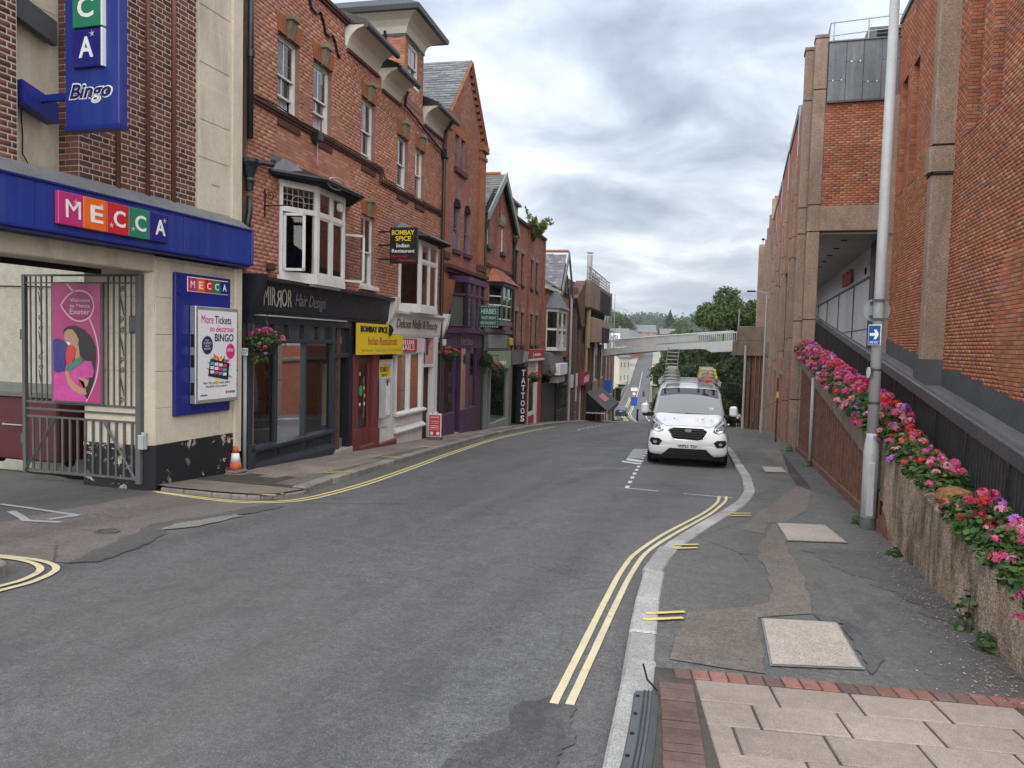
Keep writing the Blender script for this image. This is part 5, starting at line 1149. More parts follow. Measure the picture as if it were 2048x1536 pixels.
# ---------------------------------------------------------------- shop fronts of the terrace
def front(name, a, b, z0, z1, mat, y=-.02, dep=.1, par=None, **k): return B(name, MB().cbox(a, b, y, y + dep, z0, z1, .008), mat, par, **k)
SF1 = B('salon_front', MB().prism([(-.06, 2.14), (-.06, 2.20), (-.10, 2.22), (-.16, 2.72), (-.3, 2.76), (-.3, 2.82), (.1, 2.86), (.1, 2.14)], 'x', -.02, 6.45), M_NAVYD, label='near-black salon fascia board with thin lettering')
for a in (-.08, 6.42):
    B('console_bracket', MB().loft([[(a, -.06, 1.98), (a + .16, -.06, 1.98), (a + .16, .1, 1.98), (a, .1, 1.98)], [(a - .01, -.12, 2.15), (a + .17, -.12, 2.15), (a + .17, .1, 2.15), (a - .01, .1, 2.15)], [(a - .02, -.3, 2.5), (a + .18, -.3, 2.5), (a + .18, .1, 2.5), (a - .02, .1, 2.5)], [(a - .02, -.36, 2.85), (a + .18, -.36, 2.85), (a + .18, .1, 2.85), (a - .02, .1, 2.85)]]), M_NAVYD if a < 1 else M_WSHOP, SF1)
BH.text('MIR', .30, .72, 2.32, 2.66, -.162, M_BRASSY, SF1, ext=.003); BH.text('R', .92, .73, 2.30, 2.62, -.162, M_BRASSY, SF1, ext=.003)
BH.text('OR', .93, 1.32, 2.32, 2.66, -.162, M_BRASSY, SF1, ext=.003); BH.text('Hair Design', 1.45, 2.75, 2.28, 2.60, -.162, plain('script_letter', (.16, .16, .15), .5, .4, .2, 6), SF1, shear=.35, ext=.002)
B('drip_rail', MB().box(.05, 3.9, -.13, -.02, 2.12, 2.145), M_GALV, SF1)
front('transom_band', 0, 4.42, 1.98, 2.13, M_NAVY); front('transom_rail', .0, 3.5, 1.62, 1.70, M_NAVY, -.05, .14)
for a, b in ((.02, .2), (.98, 1.06), (1.52, 1.56), (2.14, 2.2), (2.78, 2.82), (3.34, 3.52)): front('transom_mullion', a, b, 1.70, 1.98, M_NAVY, 0., .08)
B('transom_glass', MB().quad((.1, .06, 1.7), (3.45, .06, 1.7), (3.45, .06, 1.98), (.1, .06, 1.98)), plain('dim_transom', (.03, .032, .036), .15, .6, .1), SF1)
front('pilaster', -.02, .14, -.75, 2.1, M_NAVY, -.06, .16); front('pilaster', 3.36, 3.5, -.9, 2.0, M_NAVY, -.04, .14); front('plinth_block', -.05, .18, -.85, -.22, M_NAVY, -.1, .2)
for a, b in ((.98, 1.07), (2.14, 2.23)): front('mullion', a, b, -.3, 1.62, M_NAVY, -.02, .1)
B('shop_pane', MB().quad((.13, .04, -.28), (.99, .04, -.28), (.99, .04, 1.63), (.13, .04, 1.63)), M_GLASSD, SF1); B('shop_pane', MB().quad((1.06, .04, -.28), (2.15, .04, -.28), (2.15, .04, 1.63), (1.06, .04, 1.63)), M_GLASSD, SF1); B('shop_pane', MB().quad((2.22, .04, -.28), (3.38, .04, -.28), (3.38, .04, 1.63), (2.22, .04, 1.63)), M_GLASSD, SF1)
sr = front('stall_riser', .13, 3.45, -1.1, -.34, M_NAVY, .0, .1); B('sill', MB().prism([(-.1, -.36), (-.1, -.31), (.06, -.27), (.06, -.36)], 'x', .05, 3.55), M_NAVY, sr)
for a, b in ((.24, .98), (1.1, 2.1), (2.26, 3.3)): B('riser_panel', MB().box(a, b, -.012, .0, -.56, -.42).box(a + .06, b - .06, -.02, 0, -.53, -.45), M_NAVYD, sr)
B('base_mould', MB().prism([(-.06, -.70), (-.03, -.62), (0, -.6), (0, -1.1), (-.06, -1.1)], 'x', .1, 3.52), M_NAVY, sr)
# salon interior
B('salon_back_wall', MB().box(.1, 4.4, 2.9, 3.0, -.9, 2.4), M_TAN_WALL, SF1); B('salon_floor', MB().box(.1, 4.4, .15, 3.0, -.95, -.6), M_FLOORI, SF1)
for k in range(5):
    z = -.2 + k * .35; sh_ = B('shelf', MB().box(.25, 1.5, 2.5, 2.9, z, z + .03), M_DARK, SF1); rn = random.Random(k)
    for j in range(11): x = .3 + j * .11; h = rn.uniform(.1, .24); B('bottle', MB().box(x, x + .06, 2.6, 2.68, z + .03, z + .03 + h), rn.choice([M_WP, M_NETC, M_TAN_WALL, M_DARK]), sh_)
for x in (.9, 1.9, 2.8): B('salon_chair', MB().cbox(x, x + .45, 1.0, 1.45, -.6, -.1, .05).cbox(x, x + .45, 1.4, 1.5, -.1, .35, .04).tube([(x + .22, 1.2, -.6), (x + .22, 1.2, -.62)], .2, 10), M_DARK, SF1)
# number 13 door in its recess
DR = B('recessed_door', MB().cbox(3.55, 4.30, .35, .42, -.85, 1.3, .01), plain('navy_door', (.012, .02, .038), .35, .5, .1, 2), label='navy panelled door with pale glazed strip')
B('door_glass', MB().box(3.62, 3.95, .335, .35, -.25, 1.15), plain('pale_blind', (.42, .43, .37), .7, .3, .08), DR); B('fanlight', MB().box(3.5, 4.36, .1, .14, 1.40, 1.98), plain('dim_fanlight', (.035, .034, .04), .15, .6, .1), DR); front('door_head', 3.48, 4.42, 1.30, 1.40, M_NAVY, .0, .16, DR)
BH.text('13', 3.85, 4.08, 1.60, 1.80, .098, plain('gilt_number', (.45, .36, .16), .4, .5, .1), DR, ext=.003); front('door_post', 4.30, 4.46, -.95, 2.05, M_NAVYD, -.03, .5, DR); B('doorstep', MB().cbox(3.45, 4.42, -.08, .5, -1.2, -.80, .015), M_COVER, DR); B('letter_rail', MB().box(3.6, 4.25, .33, .35, -.6, -.57), M_GALV, DR)
# restaurant
SF2 = B('restaurant_sign', MB().prism([(4.42, 1.365), (7.27, 1.37), (7.27, 1.86), (6.22, 1.88), (6.22, 2.12), (4.42, 2.12)], 'y', -.19, -.11), M_YELS, label='yellow restaurant sign with part-covered name')
BH.text('BOMBAY SPICE', 4.50, 6.14, 1.91, 2.06, -.192, M_BLACK, SF2, bold=.03, ext=.012); BH.text('Indian Restaurant', 4.95, 6.85, 1.60, 1.80, -.192, plain('red_brown_letter', (.36, .045, .02), .4, .4, .1), SF2, bold=.006, ext=.002); BH.text('Fully Licensed   Classic Cuisine   Tel: 01392 427678', 4.56, 7.18, 1.42, 1.51, -.192, plain('olive_letter', (.34, .26, .02), .4, .4, .1), SF2, ext=.001)
front('oxblood_pilaster', 4.46, 4.74, -1.05, 1.37, M_OX, -.06, .2); front('oxblood_pilaster', 5.62, 5.98, -1.1, 1.37, M_OX, -.06, .2); front('pilaster_base', 4.44, 4.76, -1.2, -.42, M_OX, -.09, .22); front('pilaster_base', 5.60, 6.0, -1.2, -.52, M_OX, -.09, .22)
d2 = B('restaurant_door', MB().cbox(4.78, 4.9, .02, .1, -.9, 1.3, .008).cbox(5.48, 5.6, .02, .1, -.9, 1.3, .008).cbox(4.9, 5.48, .02, .1, 1.18, 1.3, .008).cbox(4.9, 5.48, .02, .1, -.9, -.46, .008), M_OX); B('pane', MB().quad((4.88, .06, -.48), (5.5, .06, -.48), (5.5, .06, 1.2), (4.88, .06, 1.2)), M_GLASSD, d2); B('doorstep', MB().cbox(4.74, 5.62, -.12, .3, -1.3, -.86, .015), M_OX, d2)
B('sticker', MB().add([(5.10 + .1 * cos(x), .05, .48 + .14 * sin(x)) for x in np.linspace(0, 2 * pi, 18)[:-1]], (tuple(range(17)),)), plain('green_sticker', (.02, .36, .10), .4, .4, .05), d2, fix=False)
for x, z, m in ((5.25, .5, M_YELS), (5.3, .3, M_YELS), (5.28, .1, M_WHITE), (5.02, .1, M_WHITE), (5.0, .85, M_YELS)): B('sticker', MB().box(x, x + .08, .048, .05, z, z + .08), m, d2)
d3 = B('white_door', MB().cbox(6.02, 6.14, .0, .08, -.95, 1.22, .008).cbox(6.95, 7.07, .0, .08, -.95, 1.22, .008).cbox(6.14, 6.95, .0, .08, 1.08, 1.22, .008).cbox(6.14, 6.95, .0, .08, -.95, -.30, .008).box(6.2, 6.9, -.01, 0, -.85, -.4), M_WSHOP); B('pane', MB().quad((6.12, .05, -.32), (6.97, .05, -.32), (6.97, .05, 1.1), (6.12, .05, 1.1)), M_GLASSD, d3)
ys = B('door_sign', MB().box(6.16, 6.86, .01, .02, .64, 1.08), M_YELS, d3); BH.text('BOMBAY\nSPICE', 6.2, 6.8, .70, 1.03, .009, M_BLACK, d3, bold=.01, ext=.002); B('letter_plate', MB().box(6.25, 6.7, -.02, -.01, -.58, -.54), M_GALV, d3); B('doorstep', MB().cbox(6.0, 7.2, -.1, .3, -1.4, -.94, .015), M_OX, d3)
mc = B('menu_case', MB().cbox(5.93, 6.36, -.24, -.08, -.28, .78, .012), M_GALV); B('menu_sheet', MB().box(6.0, 6.3, -.244, -.24, -.2, .62), M_PAPER, mc); B('menu_photo', MB().box(6.03, 6.15, -.246, -.244, .56, .72), M_OX, mc)
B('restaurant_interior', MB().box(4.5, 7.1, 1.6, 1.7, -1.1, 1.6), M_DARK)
# nail bar
SF3 = B('nail_bar_front', MB().prism([(-.05, 1.82), (-.08, 1.9), (-.12, 2.40), (-.24, 2.46), (-.24, 2.52), (.1, 2.56), (.1, 1.82)], 'x', 6.6, 10.92), M_WSHOP, label='white nail bar fascia with faded shadow lettering')
BH.text('Deluxe Nails & Beauty', 7.0, 10.45, 2.0, 2.32, -.118, plain('faded_brown_letter', (.20, .165, .145), .6, .3, .4, 9), SF3, bold=.012, shear=.15, ext=.004)
B('console_bracket', MB().loft([[(10.88, -.04, 1.7), (11.05, -.04, 1.7), (11.05, .1, 1.7), (10.88, .1, 1.7)], [(10.86, -.28, 2.25), (11.07, -.28, 2.25), (11.07, .1, 2.25), (10.86, .1, 2.25)], [(10.86, -.34, 2.6), (11.07, -.34, 2.6), (11.07, .1, 2.6), (10.86, .1, 2.6)]]), M_WSHOP, SF3)
rs = B('red_shop_sign', MB().box(7.28, 8.72, -.075, -.045, 1.42, 1.78), M_REDS, SF3); BH.text('DELUXE', 7.36, 8.5, 1.62, 1.74, -.077, M_WHITE, SF3, bold=.015, ext=.002); BH.text('NAILS', 7.36, 8.5, 1.46, 1.60, -.077, M_WHITE, SF3, ext=.002)
front('transom_panel', 7.2, 9.5, 1.38, 1.82, M_WSHOP, -.04, .1)
for a, b in ((7.2, 7.32), (8.24, 8.34), (9.3, 9.46)): front('mullion', a, b, -.32, 1.40, M_WSHOP, -.03, .1)
for a, b in ((7.3, 8.26), (8.32, 9.32)): B('shop_pane', MB().quad((a, .03, -.28), (b, .03, -.28), (b, .03, 1.4), (a, .03, 1.4)), M_GLASSD, SF3)
for x, z, w, h, m in ((7.45, .25, .22, .5, plain('flyer_cream', (.55, .53, .38), .6, .3, .1)), (8.5, .35, .25, .6, M_PAPER), (8.52, -.05, .25, .38, M_NETC), (7.4, -.3, .55, .25, plain('flyer_mint', (.42, .5, .4), .6, .3, .4, 12)), (8.4, -.28, .8, .3, plain('flyer_blush', (.55, .47, .42), .6, .3, .4, 12))): B('window_poster', MB().box(x, x + w, .045, .05, z, z + h), m, SF3)
B('nail_bar_interior', MB().box(7.2, 9.5, 1.4, 1.5, -1.2, 1.6), plain('grey_interior', (.10, .105, .11), .8, .2, .2), SF3); B('inner_screen', MB().box(7.3, 9.3, .6, .62, -.3, 1.0), plain('grey_screen', (.16, .165, .16), .8, .2, .15), SF3)
st3 = front('stall_riser', 7.16, 9.5, -1.6, -.32, M_WSHOP, .0, .1); B('sill', MB().prism([(-.14, -.34), (-.14, -.29), (.03, -.24), (.03, -.34)], 'x', 7.16, 9.52), M_WSHOP, st3); B('riser_panel', MB().box(7.3, 8.25, -.012, 0, -.62, -.42).box(8.35, 9.35, -.012, 0, -.62, -.42), M_WSHOP, st3); B('riser_base', MB().prism([(-.13, -.76), (-.02, -.68), (0, -.68), (0, -.8), (-.13, -.8)], 'x', 7.16, 9.5), M_WSHOP, st3)
front('white_pilaster', 10.3, 10.62, -1.6, 1.85, M_WSHOP, -.08, .2); front('pilaster_foot', 10.26, 10.68, -1.6, -.5, M_WSHOP, -.12, .26); d4 = B('recess_door', MB().cbox(9.5, 10.3, .5, .56, -1.2, 1.2, .01), M_WSHOP); front('door_lining', 9.46, 9.52, -1.2, 1.4, M_WSHOP, .0, .5, d4)
ph = B('portrait_poster', MB().box(9.55, 10.28, -.05, -.03, 1.02, 1.78), plain('portrait_skin', (.52, .34, .27), .5, .4, .2, 5), SF3)
for pts, m in (([(9.57, 1.3), (9.57, 1.77), (10.05, 1.77), (9.8, 1.6), (9.78, 1.3)], plain('portrait_hair', (.16, .02, .06), .5, .4, .3, 9)), ([(9.98, 1.22), (10.08, 1.24), (10.06, 1.19)], M_REDS), ([(9.95, 1.5), (10.08, 1.52), (10.06, 1.48)], M_DARK)): B('portrait_print', MB().add([(x, -.052, z) for x, z in pts], (tuple(range(len(pts))),)), m, ph, fix=False)
front('door_head', 9.46, 10.34, .94, 1.02, M_WSHOP, -.06, .16); B('meter_cabinet', MB().cbox(11.0, 11.1, -.2, -.05, 1.6, 1.8, .01), M_WP)
B('white_pipe', MB().tube([(11.02, -.06, 1.7), (11.02, -.06, -1.3)], .04, 8), M_WSHOP)
B('hook_rubbish', MB().tube([(6.28, -.2, 1.85), (6.3, -.26, 2.0), (6.34, -.2, 2.1), (6.26, -.24, 1.95)], .05, 6), M_DARK)
# ---------------------------------------------------------------- hanging sign of the restaurant (faces up the street)
HS = T('restaurant_hanging_sign', 'black and yellow restaurant board projecting on three arms', 'sign', BF, (5.93, -.68, 3.66))
def faceup(th, s, body, y_wall, y_out, z0, z1, mat, par=None, bold=0., ext=.003):
    """letters on a board that is square to the wall; they read from the wall outwards"""
    me = text_mesh('lettering', body, mat, bold, 0, ext); n = len(me.vertices); co = np.empty(n * 3); me.vertices.foreach_get('co', co); co = co.reshape(-1, 3); lo, hi = co.min(0), co.max(0)
    u = (co[:, 0] - lo[0]) / (hi[0] - lo[0]); w = (co[:, 1] - lo[1]) / (hi[1] - lo[1])
    me.vertices.foreach_set('co', (np.stack([s - co[:, 2], y_wall + u * (y_out - y_wall), z0 + w * (z1 - z0)], 1) - np.array(th.org)).ravel()); me.update(); return link('lettering', me, par or th.e)
HS.add('board', MB().cbox(5.9, 6.02, -1.04, -.32, 3.66, 4.56, .008), M_BLACK); M_YL = plain('yellow_letter', (.75, .60, .02), .4, .4, .05)
faceup(HS, 5.9, 'BOMBAY', -.37, -.97, 4.37, 4.49, M_YL, bold=.02); faceup(HS, 5.9, 'SPICE', -.47, -.88, 4.22, 4.34, M_YL, bold=.02); faceup(HS, 5.9, 'Indian', -.50, -.84, 4.06, 4.16, M_WHITE, bold=.012); faceup(HS, 5.9, 'Restaurant', -.38, -.98, 3.93, 4.02, M_WHITE, bold=.012)
faceup(HS, 5.9, 'Fully Licensed', -.36, -.78, 3.80, 3.87, C5[2]); faceup(HS, 5.9, 'Classic Cuisine', -.54, -1.0, 3.71, 3.78, C5[2])
for z in (3.75, 4.1, 4.44): HS.add('arm', MB().box(5.94, 5.98, -.34, 0, z, z + .04), M_BLACK)
# ================================================================ left side, further down the hill
M_PURP = plain('purple_paint', (.062, .022, .072), .42, .5, .15, 2.2, streak=.15); M_LIL = plain('lilac_frame', (.16, .12, .20), .5, .4, .12, 3)
M_GREEN = plain('grey_green_paint', (.20, .245, .215), .5, .4, .12, 2, streak=.2); M_DKGREEN = plain('dark_green_pipe', (.02, .04, .035), .45, .5, .15, 3); M_PGREEN = plain('pale_green_panel', (.23, .33, .19), .5, .4, .1, 2)
M_GREYF = plain('grey_fascia', (.12, .125, .13), .55, .4, .2, 2); M_TC = plain('orange_terracotta', (.30, .115, .06), .8, .25, .22, 3.5, bump=.15, streak=.3); M_TCB = brick_tex('terrace_side_brick', ((.30, .12, .08), (.22, .085, .06)), (.16, .11, .085))
M_BRR2 = brick_tex('red_brick_far', ((.33, .135, .09), (.235, .092, .065)), (.17, .115, .09), .225, .075, .010, .5); M_BRN2 = brick_tex('brown_brick_far', ((.16, .09, .07), (.10, .06, .05)), (.12, .095, .08), .225, .075, .01, .4)
M_TILE = plain('clay_tile', (.36, .14, .08), .85, .2, .3, 8); M_REDSH = plain('red_shop_paint', (.36, .03, .035), .45, .4, .12, 2); M_SHUT = plain('grey_shutter', (.06, .062, .066), .5, .5, .15, 2, .2)
M_SOOT = plain('soot_concrete', (.045, .04, .037), .95, .1, .35, 2); M_OCHRE = plain('ochre_pipe', (.34, .26, .12), .6, .4, .2, 2)
M_BRO2 = brickmat('sooty_red_brick', [(r * .72, b * .7, c * .74) for r, b, c in RED], .7)
def slates(th, name, p0, p1, p2, p3, mat, rows, cols, parent=None, th_=.012, label=None):
    """lapped slates over a quad p0 p1 (eaves) p2 p3 (ridge: p3 above p0)"""
    P = [Vector(p) for p in (p0, p1, p2, p3)]; n = (P[1] - P[0]).cross(P[3] - P[0]).normalized()
    if n.z < 0: n = -n
    sk = th.add(name, MB().quad(*[tuple(p) for p in P]), mat, parent, label=label); mb = MB(); rn = random.Random(rows * cols)
    pt = lambda u, v: (P[0].lerp(P[1], u)).lerp(P[3].lerp(P[2], u), v)
    for i in range(rows):
        v0, v1 = i / rows, min(1, (i + 1.25) / rows)
        for j in range(cols + 1):
            u0 = (j - (.5 if i % 2 else 0)) / cols; u1 = u0 + 1 / cols - .04 / cols; u0, u1 = max(0, u0), min(1, u1)
            if u1 <= u0 + .01: continue
            h = th_ * rn.uniform(1., 2.2); a, b, c, d = pt(u0, v0) + n * h, pt(u1, v0) + n * h, pt(u1, v1) + n * .002, pt(u0, v1) + n * .002
            mb.add([a, b, c, d, pt(u0, v0), pt(u1, v0)], ((0, 1, 2, 3), (4, 5, 1, 0)))
    th.add('slates', mb, mat, sk, stuff=True, rnd=True); return sk
def slatemat(name, cols):
    t = NT(name); c = t.ramp(t.attr('rnd'), [(i / (len(cols) - 1), k) for i, k in enumerate(cols)]); c = t.mix(1, c, t.ramp(t.noise(9, 5, .7), ((.3, .7), (.7, 1.15))), 'MULTIPLY'); return t.principled(c, .62, .35, 0, t.bump(t.noise(25, 4, .7), .3, .01))
M_SLT = slatemat('grey_slates', [(.10, .105, .112), (.15, .155, .16), (.19, .195, .20), (.13, .135, .145)]); M_SLTG = slatemat('mossy_slates', [(.11, .112, .10), (.15, .15, .14), (.19, .19, .18), (.14, .145, .125)])
# ---------------------------------------------------------------- gabled building with the purple restaurant
CB = T('gabled_brick_building', 'tall gabled red brick building with purple restaurant front and orange pilasters', 'building', BF, (13.4, 0, -1.4))
def C(name, mb, mat, parent=None, **k): return CB.add(name, mb, mat, parent, **k)
cwin = [(12.2, 13.0, 4.8, 6.3), (13.45, 14.25, 4.8, 6.3)]; catt = [(12.25, 12.7, 7.5, 8.6), (12.9, 13.35, 7.5, 8.6)]; cb_ = (12.0, 15.3, 2.2, 3.85)
cw_ = C('wall', MB().wall(10.97, 15.85, -2, 9.0, cwin + catt + [cb_, (11.5, 15.6, -3, 1.6)], 0, .2).prism([(11.2, 9.0), (15.75, 9.0), (13.55, 11.3)], 'y', 0, .3), M_MORR)
brickwork(CB, cw_, 11.0, 15.8, 2.3, 11.25, M_BRO2, cwin + catt + [cb_], inside=lambda x, z: z < 9.0 or abs(x - 13.5) < (11.28 - z) * .97, seed=41, proud=.004, jt=.009)
C('side_wall', MB().box(10.97, 11.2, .05, 6, -2, 9.0).prism([(.05, 8.9), (.05, 9.1), (6, 9.1), (6, 8.9)], 'x', 10.97, 11.2), M_TCB)
slates(CB, 'roof_slope', (11.0, -.12, 8.85), (11.0, 6, 8.85), (13.55, 6, 11.42), (13.55, -.12, 11.42), M_SLT, 22, 16); slates(CB, 'roof_slope', (15.95, -.12, 8.95), (15.95, 6, 8.95), (13.55, 6, 11.42), (13.55, -.12, 11.42), M_SLT, 22, 16)
for a, b in (((11.05, 8.8), (13.55, 11.36)), ((16.0, 8.9), (13.55, 11.36))): C('verge', MB().tube([(a[0], -.1, a[1]), (b[0], -.1, b[1])], .075, 4), M_TC)
for k in range(12): u = k / 12; C('dentil', MB().box(15.8 - 2.2 * u - .09, 15.8 - 2.2 * u + .02, -.09, 0, 8.85 + 2.3 * u, 9.0 + 2.3 * u), M_TC)
for a, b in ((11.02, 11.42), (15.15, 15.8)):
    p = C('pilaster', MB().cbox(a, b, -.12, .02, 2.2, 9.0, .02), M_TC, label='orange terracotta pilaster'); C('capital', MB().cbox(a - .06, b + .06, -.22, .02, 8.75, 9.0, .02).cbox(a - .03, b + .03, -.17, .02, 8.45, 8.6, .02), M_TC, p); C('pilaster_band', MB().cbox(a - .04, b + .04, -.17, .02, 4.35, 4.6, .02), M_MOULD, p); C('corbel', MB().loft([[(a, -.05, 2.2), (b, -.05, 2.2), (b, 0, 2.2), (a, 0, 2.2)], [(a - .03, -.3, 3.3), (b + .03, -.3, 3.3), (b + .03, 0, 3.3), (a - .03, 0, 3.3)], [(a - .06, -.34, 3.7), (b + .06, -.34, 3.7), (b + .06, 0, 3.7), (a - .06, 0, 3.7)]]), M_TC, p)
C('cornice', MB().box(10.97, 15.9, -.2, .02, 3.98, 4.08).box(10.97, 15.9, -.3, .02, 4.08, 4.2), M_MOULD)
for a, b, c, d in cwin:
    sash(CB, a, b, c, d, .1, mat=M_LIL, net=True); m = (a + b) / 2; C('arch_head', MB().prism([(m + (b - a) / 2 * 1.02 * cos(x), d - .02 + .24 * sin(x)) for x in np.linspace(0, pi, 12)], 'y', -.008, .06), M_DARK); C('sill', MB().box(a - .06, b + .06, -.1, .05, c - .12, c), M_MOULD)
    C('keystone', MB().prism([(m - .06, d + .2), (m + .06, d + .2), (m + .1, d + .55), (m - .1, d + .55)], 'y', -.07, .0), M_KEY)
for a, b, c, d in catt: sash(CB, a, b, c, d, .08, mat=M_LIL, net=False)
C('sill', MB().box(12.1, 13.5, -.1, .05, 7.35, 7.5), M_MOULD); C('lintel', MB().box(12.15, 13.45, -.012, .02, 8.6, 8.9), M_RUB)
pb = C('bay_window', MB().prism([(11.9, .05), (11.9, -.05), (12.55, -.45), (14.75, -.45), (15.4, -.05), (15.4, .05)], 'z', 2.05, 2.2).prism([(11.85, .05), (11.85, -.05), (12.5, -.5), (14.8, -.5), (15.45, -.05), (15.45, .05)], 'z', 3.72, 3.92), M_PURP)
P = [(11.95, 0), (12.6, -.4), (14.7, -.4), (15.35, 0)]
for (x0_, y0_), (x1_, y1_), n in ((P[0], P[1], 1), (P[1], P[2], 3), (P[2], P[3], 1)):
    for k in range(n + 1): u = k / n; x, y = x0_ + (x1_ - x0_) * u, y0_ + (y1_ - y0_) * u; C('bay_mullion', MB().box(x - .06, x + .06, y - .05, y + .05, 2.2, 3.75), M_PURP, pb)
    L_ = Vector((x1_ - x0_, y1_ - y0_)).length; C('bay_transom', MB().prism([(x0_, y0_ - .05), (x1_, y1_ - .05), (x1_, y1_ + .05), (x0_, y0_ + .05)], 'z', 3.28, 3.36), M_PURP, pb)
    C('pane', MB().quad((x0_, y0_, 2.2), (x1_, y1_, 2.2), (x1_, y1_, 3.75), (x0_, y0_, 3.75)), M_GLASS, pb, fix=False); C('curtain', MB().quad((x0_ + .05, y0_ + .1, 2.25), (x1_ - .05, y1_ + .1, 2.25), (x1_ - .05, y1_ + .1, 3.25), (x0_ + .05, y0_ + .1, 3.25)), M_NETC, pb, fix=False)
C('bay_room', MB().box(11.9, 15.4, .5, .55, 2, 4), M_DARK, pb)
hf = C('restaurant_front', MB().prism([(-.1, 1.5), (-.1, 1.98), (-.26, 2.02), (-.26, 2.1), (.1, 2.12), (.1, 1.5)], 'x', 11.1, 15.85), M_PURP, label='dark purple restaurant fascia'); CB.text('Herbies', 13.1, 14.5, 1.62, 1.93, -.104, plain('silver_letter', (.34, .33, .36), .4, .5, .1), hf, ext=.004)
for a, b in ((11.1, 11.35), (12.55, 12.7), (13.2, 13.32), (14.4, 14.47), (15.4, 15.85)): C('front_post', MB().cbox(a, b, -.05, .1, -2, 1.52, .01), M_PURP, hf)
for a, b in ((11.3, 12.6), (13.3, 14.42), (14.44, 15.42)): C('shop_pane', MB().quad((a, .03, -.65), (b, .03, -.65), (b, .03, 1.5), (a, .03, 1.5)), M_GLASSD, hf); C('blind', MB().box(a, b, .06, .07, .98, 1.5), plain('striped_blind', (.17, .165, .16), .8, .2, .1), hf)
for a, b in ((11.1, 12.62), (13.25, 15.5)): C('stall_riser', MB().cbox(a, b, -.06, .1, -2.2, -.66, .01), M_PURP, hf)
C('shop_interior', MB().box(11.2, 15.6, 1.2, 1.3, -2, 1.6), M_DARK, hf); C('restaurant_door', MB().cbox(12.7, 13.22, .5, .55, -1.9, 1.3, .01), M_DARK, hf); C('doorstep', MB().cbox(12.6, 13.3, -.05, .4, -2, -1.42, .01), M_COVER, hf)
for x, z, h in ((12.2, .2, .5), (12.22, -.3, .3)): C('window_poster', MB().box(x, x + .2, .035, .04, z, z + h), M_PAPER, hf)
C('rear_block', MB().box(11.0, 15.8, 1.4, 6, -2, 8.9), M_DARK)
HB = T('green_hanging_sign', 'green vegetarian restaurant board with dotted border projecting from the gabled building', 'sign', BF, (14.4, -.65, 2.26))
HB.add('board', MB().cbox(14.36, 14.46, -1.08, -.34, 2.26, 3.06, .01), plain('bottle_green', (.012, .075, .055), .4, .4, .1)); M_DOT = plain('pale_green_letter', (.55, .62, .54), .4, .4, .05)
faceup(HB, 14.36, 'HERBIES', -.44, -1.0, 2.76, 2.94, M_DOT); faceup(HB, 14.36, 'VEGETARIAN', -.46, -.98, 2.57, 2.67, M_DOT); faceup(HB, 14.36, 'RESTAURANT', -.44, -1.0, 2.38, 2.48, M_DOT)
for k in range(9):
    for z in (2.30, 3.02): HB.add('border_dot', MB().box(14.352, 14.36, -1.06 + k * .083, -1.03 + k * .083, z - .015, z + .015), M_DOT)
for k in range(8):
    for y in (-1.06, -.36): HB.add('border_dot', MB().box(14.352, 14.36, y - .013, y + .013, 2.37 + k * .09, 2.395 + k * .09), M_DOT)
HB.add('arm', MB().tube([(14.41, 0, 3.2), (14.41, -1.12, 3.2)], .015, 6).tube([(14.41, -.3, 3.05), (14.41, -.3, 3.2)], .008, 5).tube([(14.41, -.85, 3.05), (14.41, -.85, 3.2)], .008, 5), M_GUT)
# ---------------------------------------------------------------- building with green bargeboards
DB = T('bargeboard_building', 'red brick building with grey-green bargeboards and pale green shop front', 'building', BF, (18.5, 0, -1.9))
def D(name, mb, mat, parent=None, **k): return DB.add(name, mb, mat, parent, **k)
dwin = [(16.45, 17.0, 5.5, 6.75), (18.9, 19.45, 5.5, 6.75)]; dbh = (17.0, 19.7, 2.6, 4.05)
dw = D('wall', MB().wall(15.95, 21.1, -2.5, 6.6, [*dwin[:0], (16.45, 17.0, 5.5, 6.6), (18.9, 19.45, 5.5, 6.6), dbh, (16.1, 20.9, -4, 1.45)], 0, .2).prism([(15.95, 6.6), (21.1, 6.6), (18.5, 8.5)], 'y', .005, .25), M_MORR)
brickwork(DB, dw, 16.0, 21.05, 2.2, 8.4, M_BRO2, dwin + [dbh], inside=lambda x, z: z < 6.6 or abs(x - 18.5) < (8.5 - z) * 1.33, seed=42, proud=.004, jt=.009)
slates(DB, 'roof_slope', (15.85, -.25, 6.55), (15.85, 6, 6.55), (18.5, 6, 8.62), (18.5, -.25, 8.62), M_SLTG, 18, 18, label='mossy grey slate slope'); slates(DB, 'roof_slope', (21.15, -.25, 6.55), (21.15, 6, 6.55), (18.5, 6, 8.62), (18.5, -.25, 8.62), M_SLTG, 18, 18)
for k in range(14): D('ridge_tile', MB().tube([(18.5, .0 + k * .42, 8.63), (18.5, .4 + k * .42, 8.63)], .1, 6), M_TILE)
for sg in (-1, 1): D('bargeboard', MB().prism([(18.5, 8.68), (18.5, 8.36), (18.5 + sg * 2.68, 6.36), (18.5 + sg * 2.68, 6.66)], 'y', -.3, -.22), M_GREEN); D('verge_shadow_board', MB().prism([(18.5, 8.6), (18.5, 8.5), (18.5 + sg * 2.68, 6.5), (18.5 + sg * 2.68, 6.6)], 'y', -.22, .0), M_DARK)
D('king_post', MB().box(18.44, 18.56, -.02, .02, 6.9, 8.3), M_MOULD); D('gable_boss', MB().box(18.35, 18.65, -.12, .02, 6.55, 6.75), M_KEY)
for a, b, c, d in dwin: sash(DB, a, b, c, d, .08); D('lintel', MB().box(a - .15, b + .15, -.02, .02, d, d + .28), M_GREEN); D('sill', MB().box(a - .15, b + .15, -.14, .05, c - .14, c), M_DKGREEN)
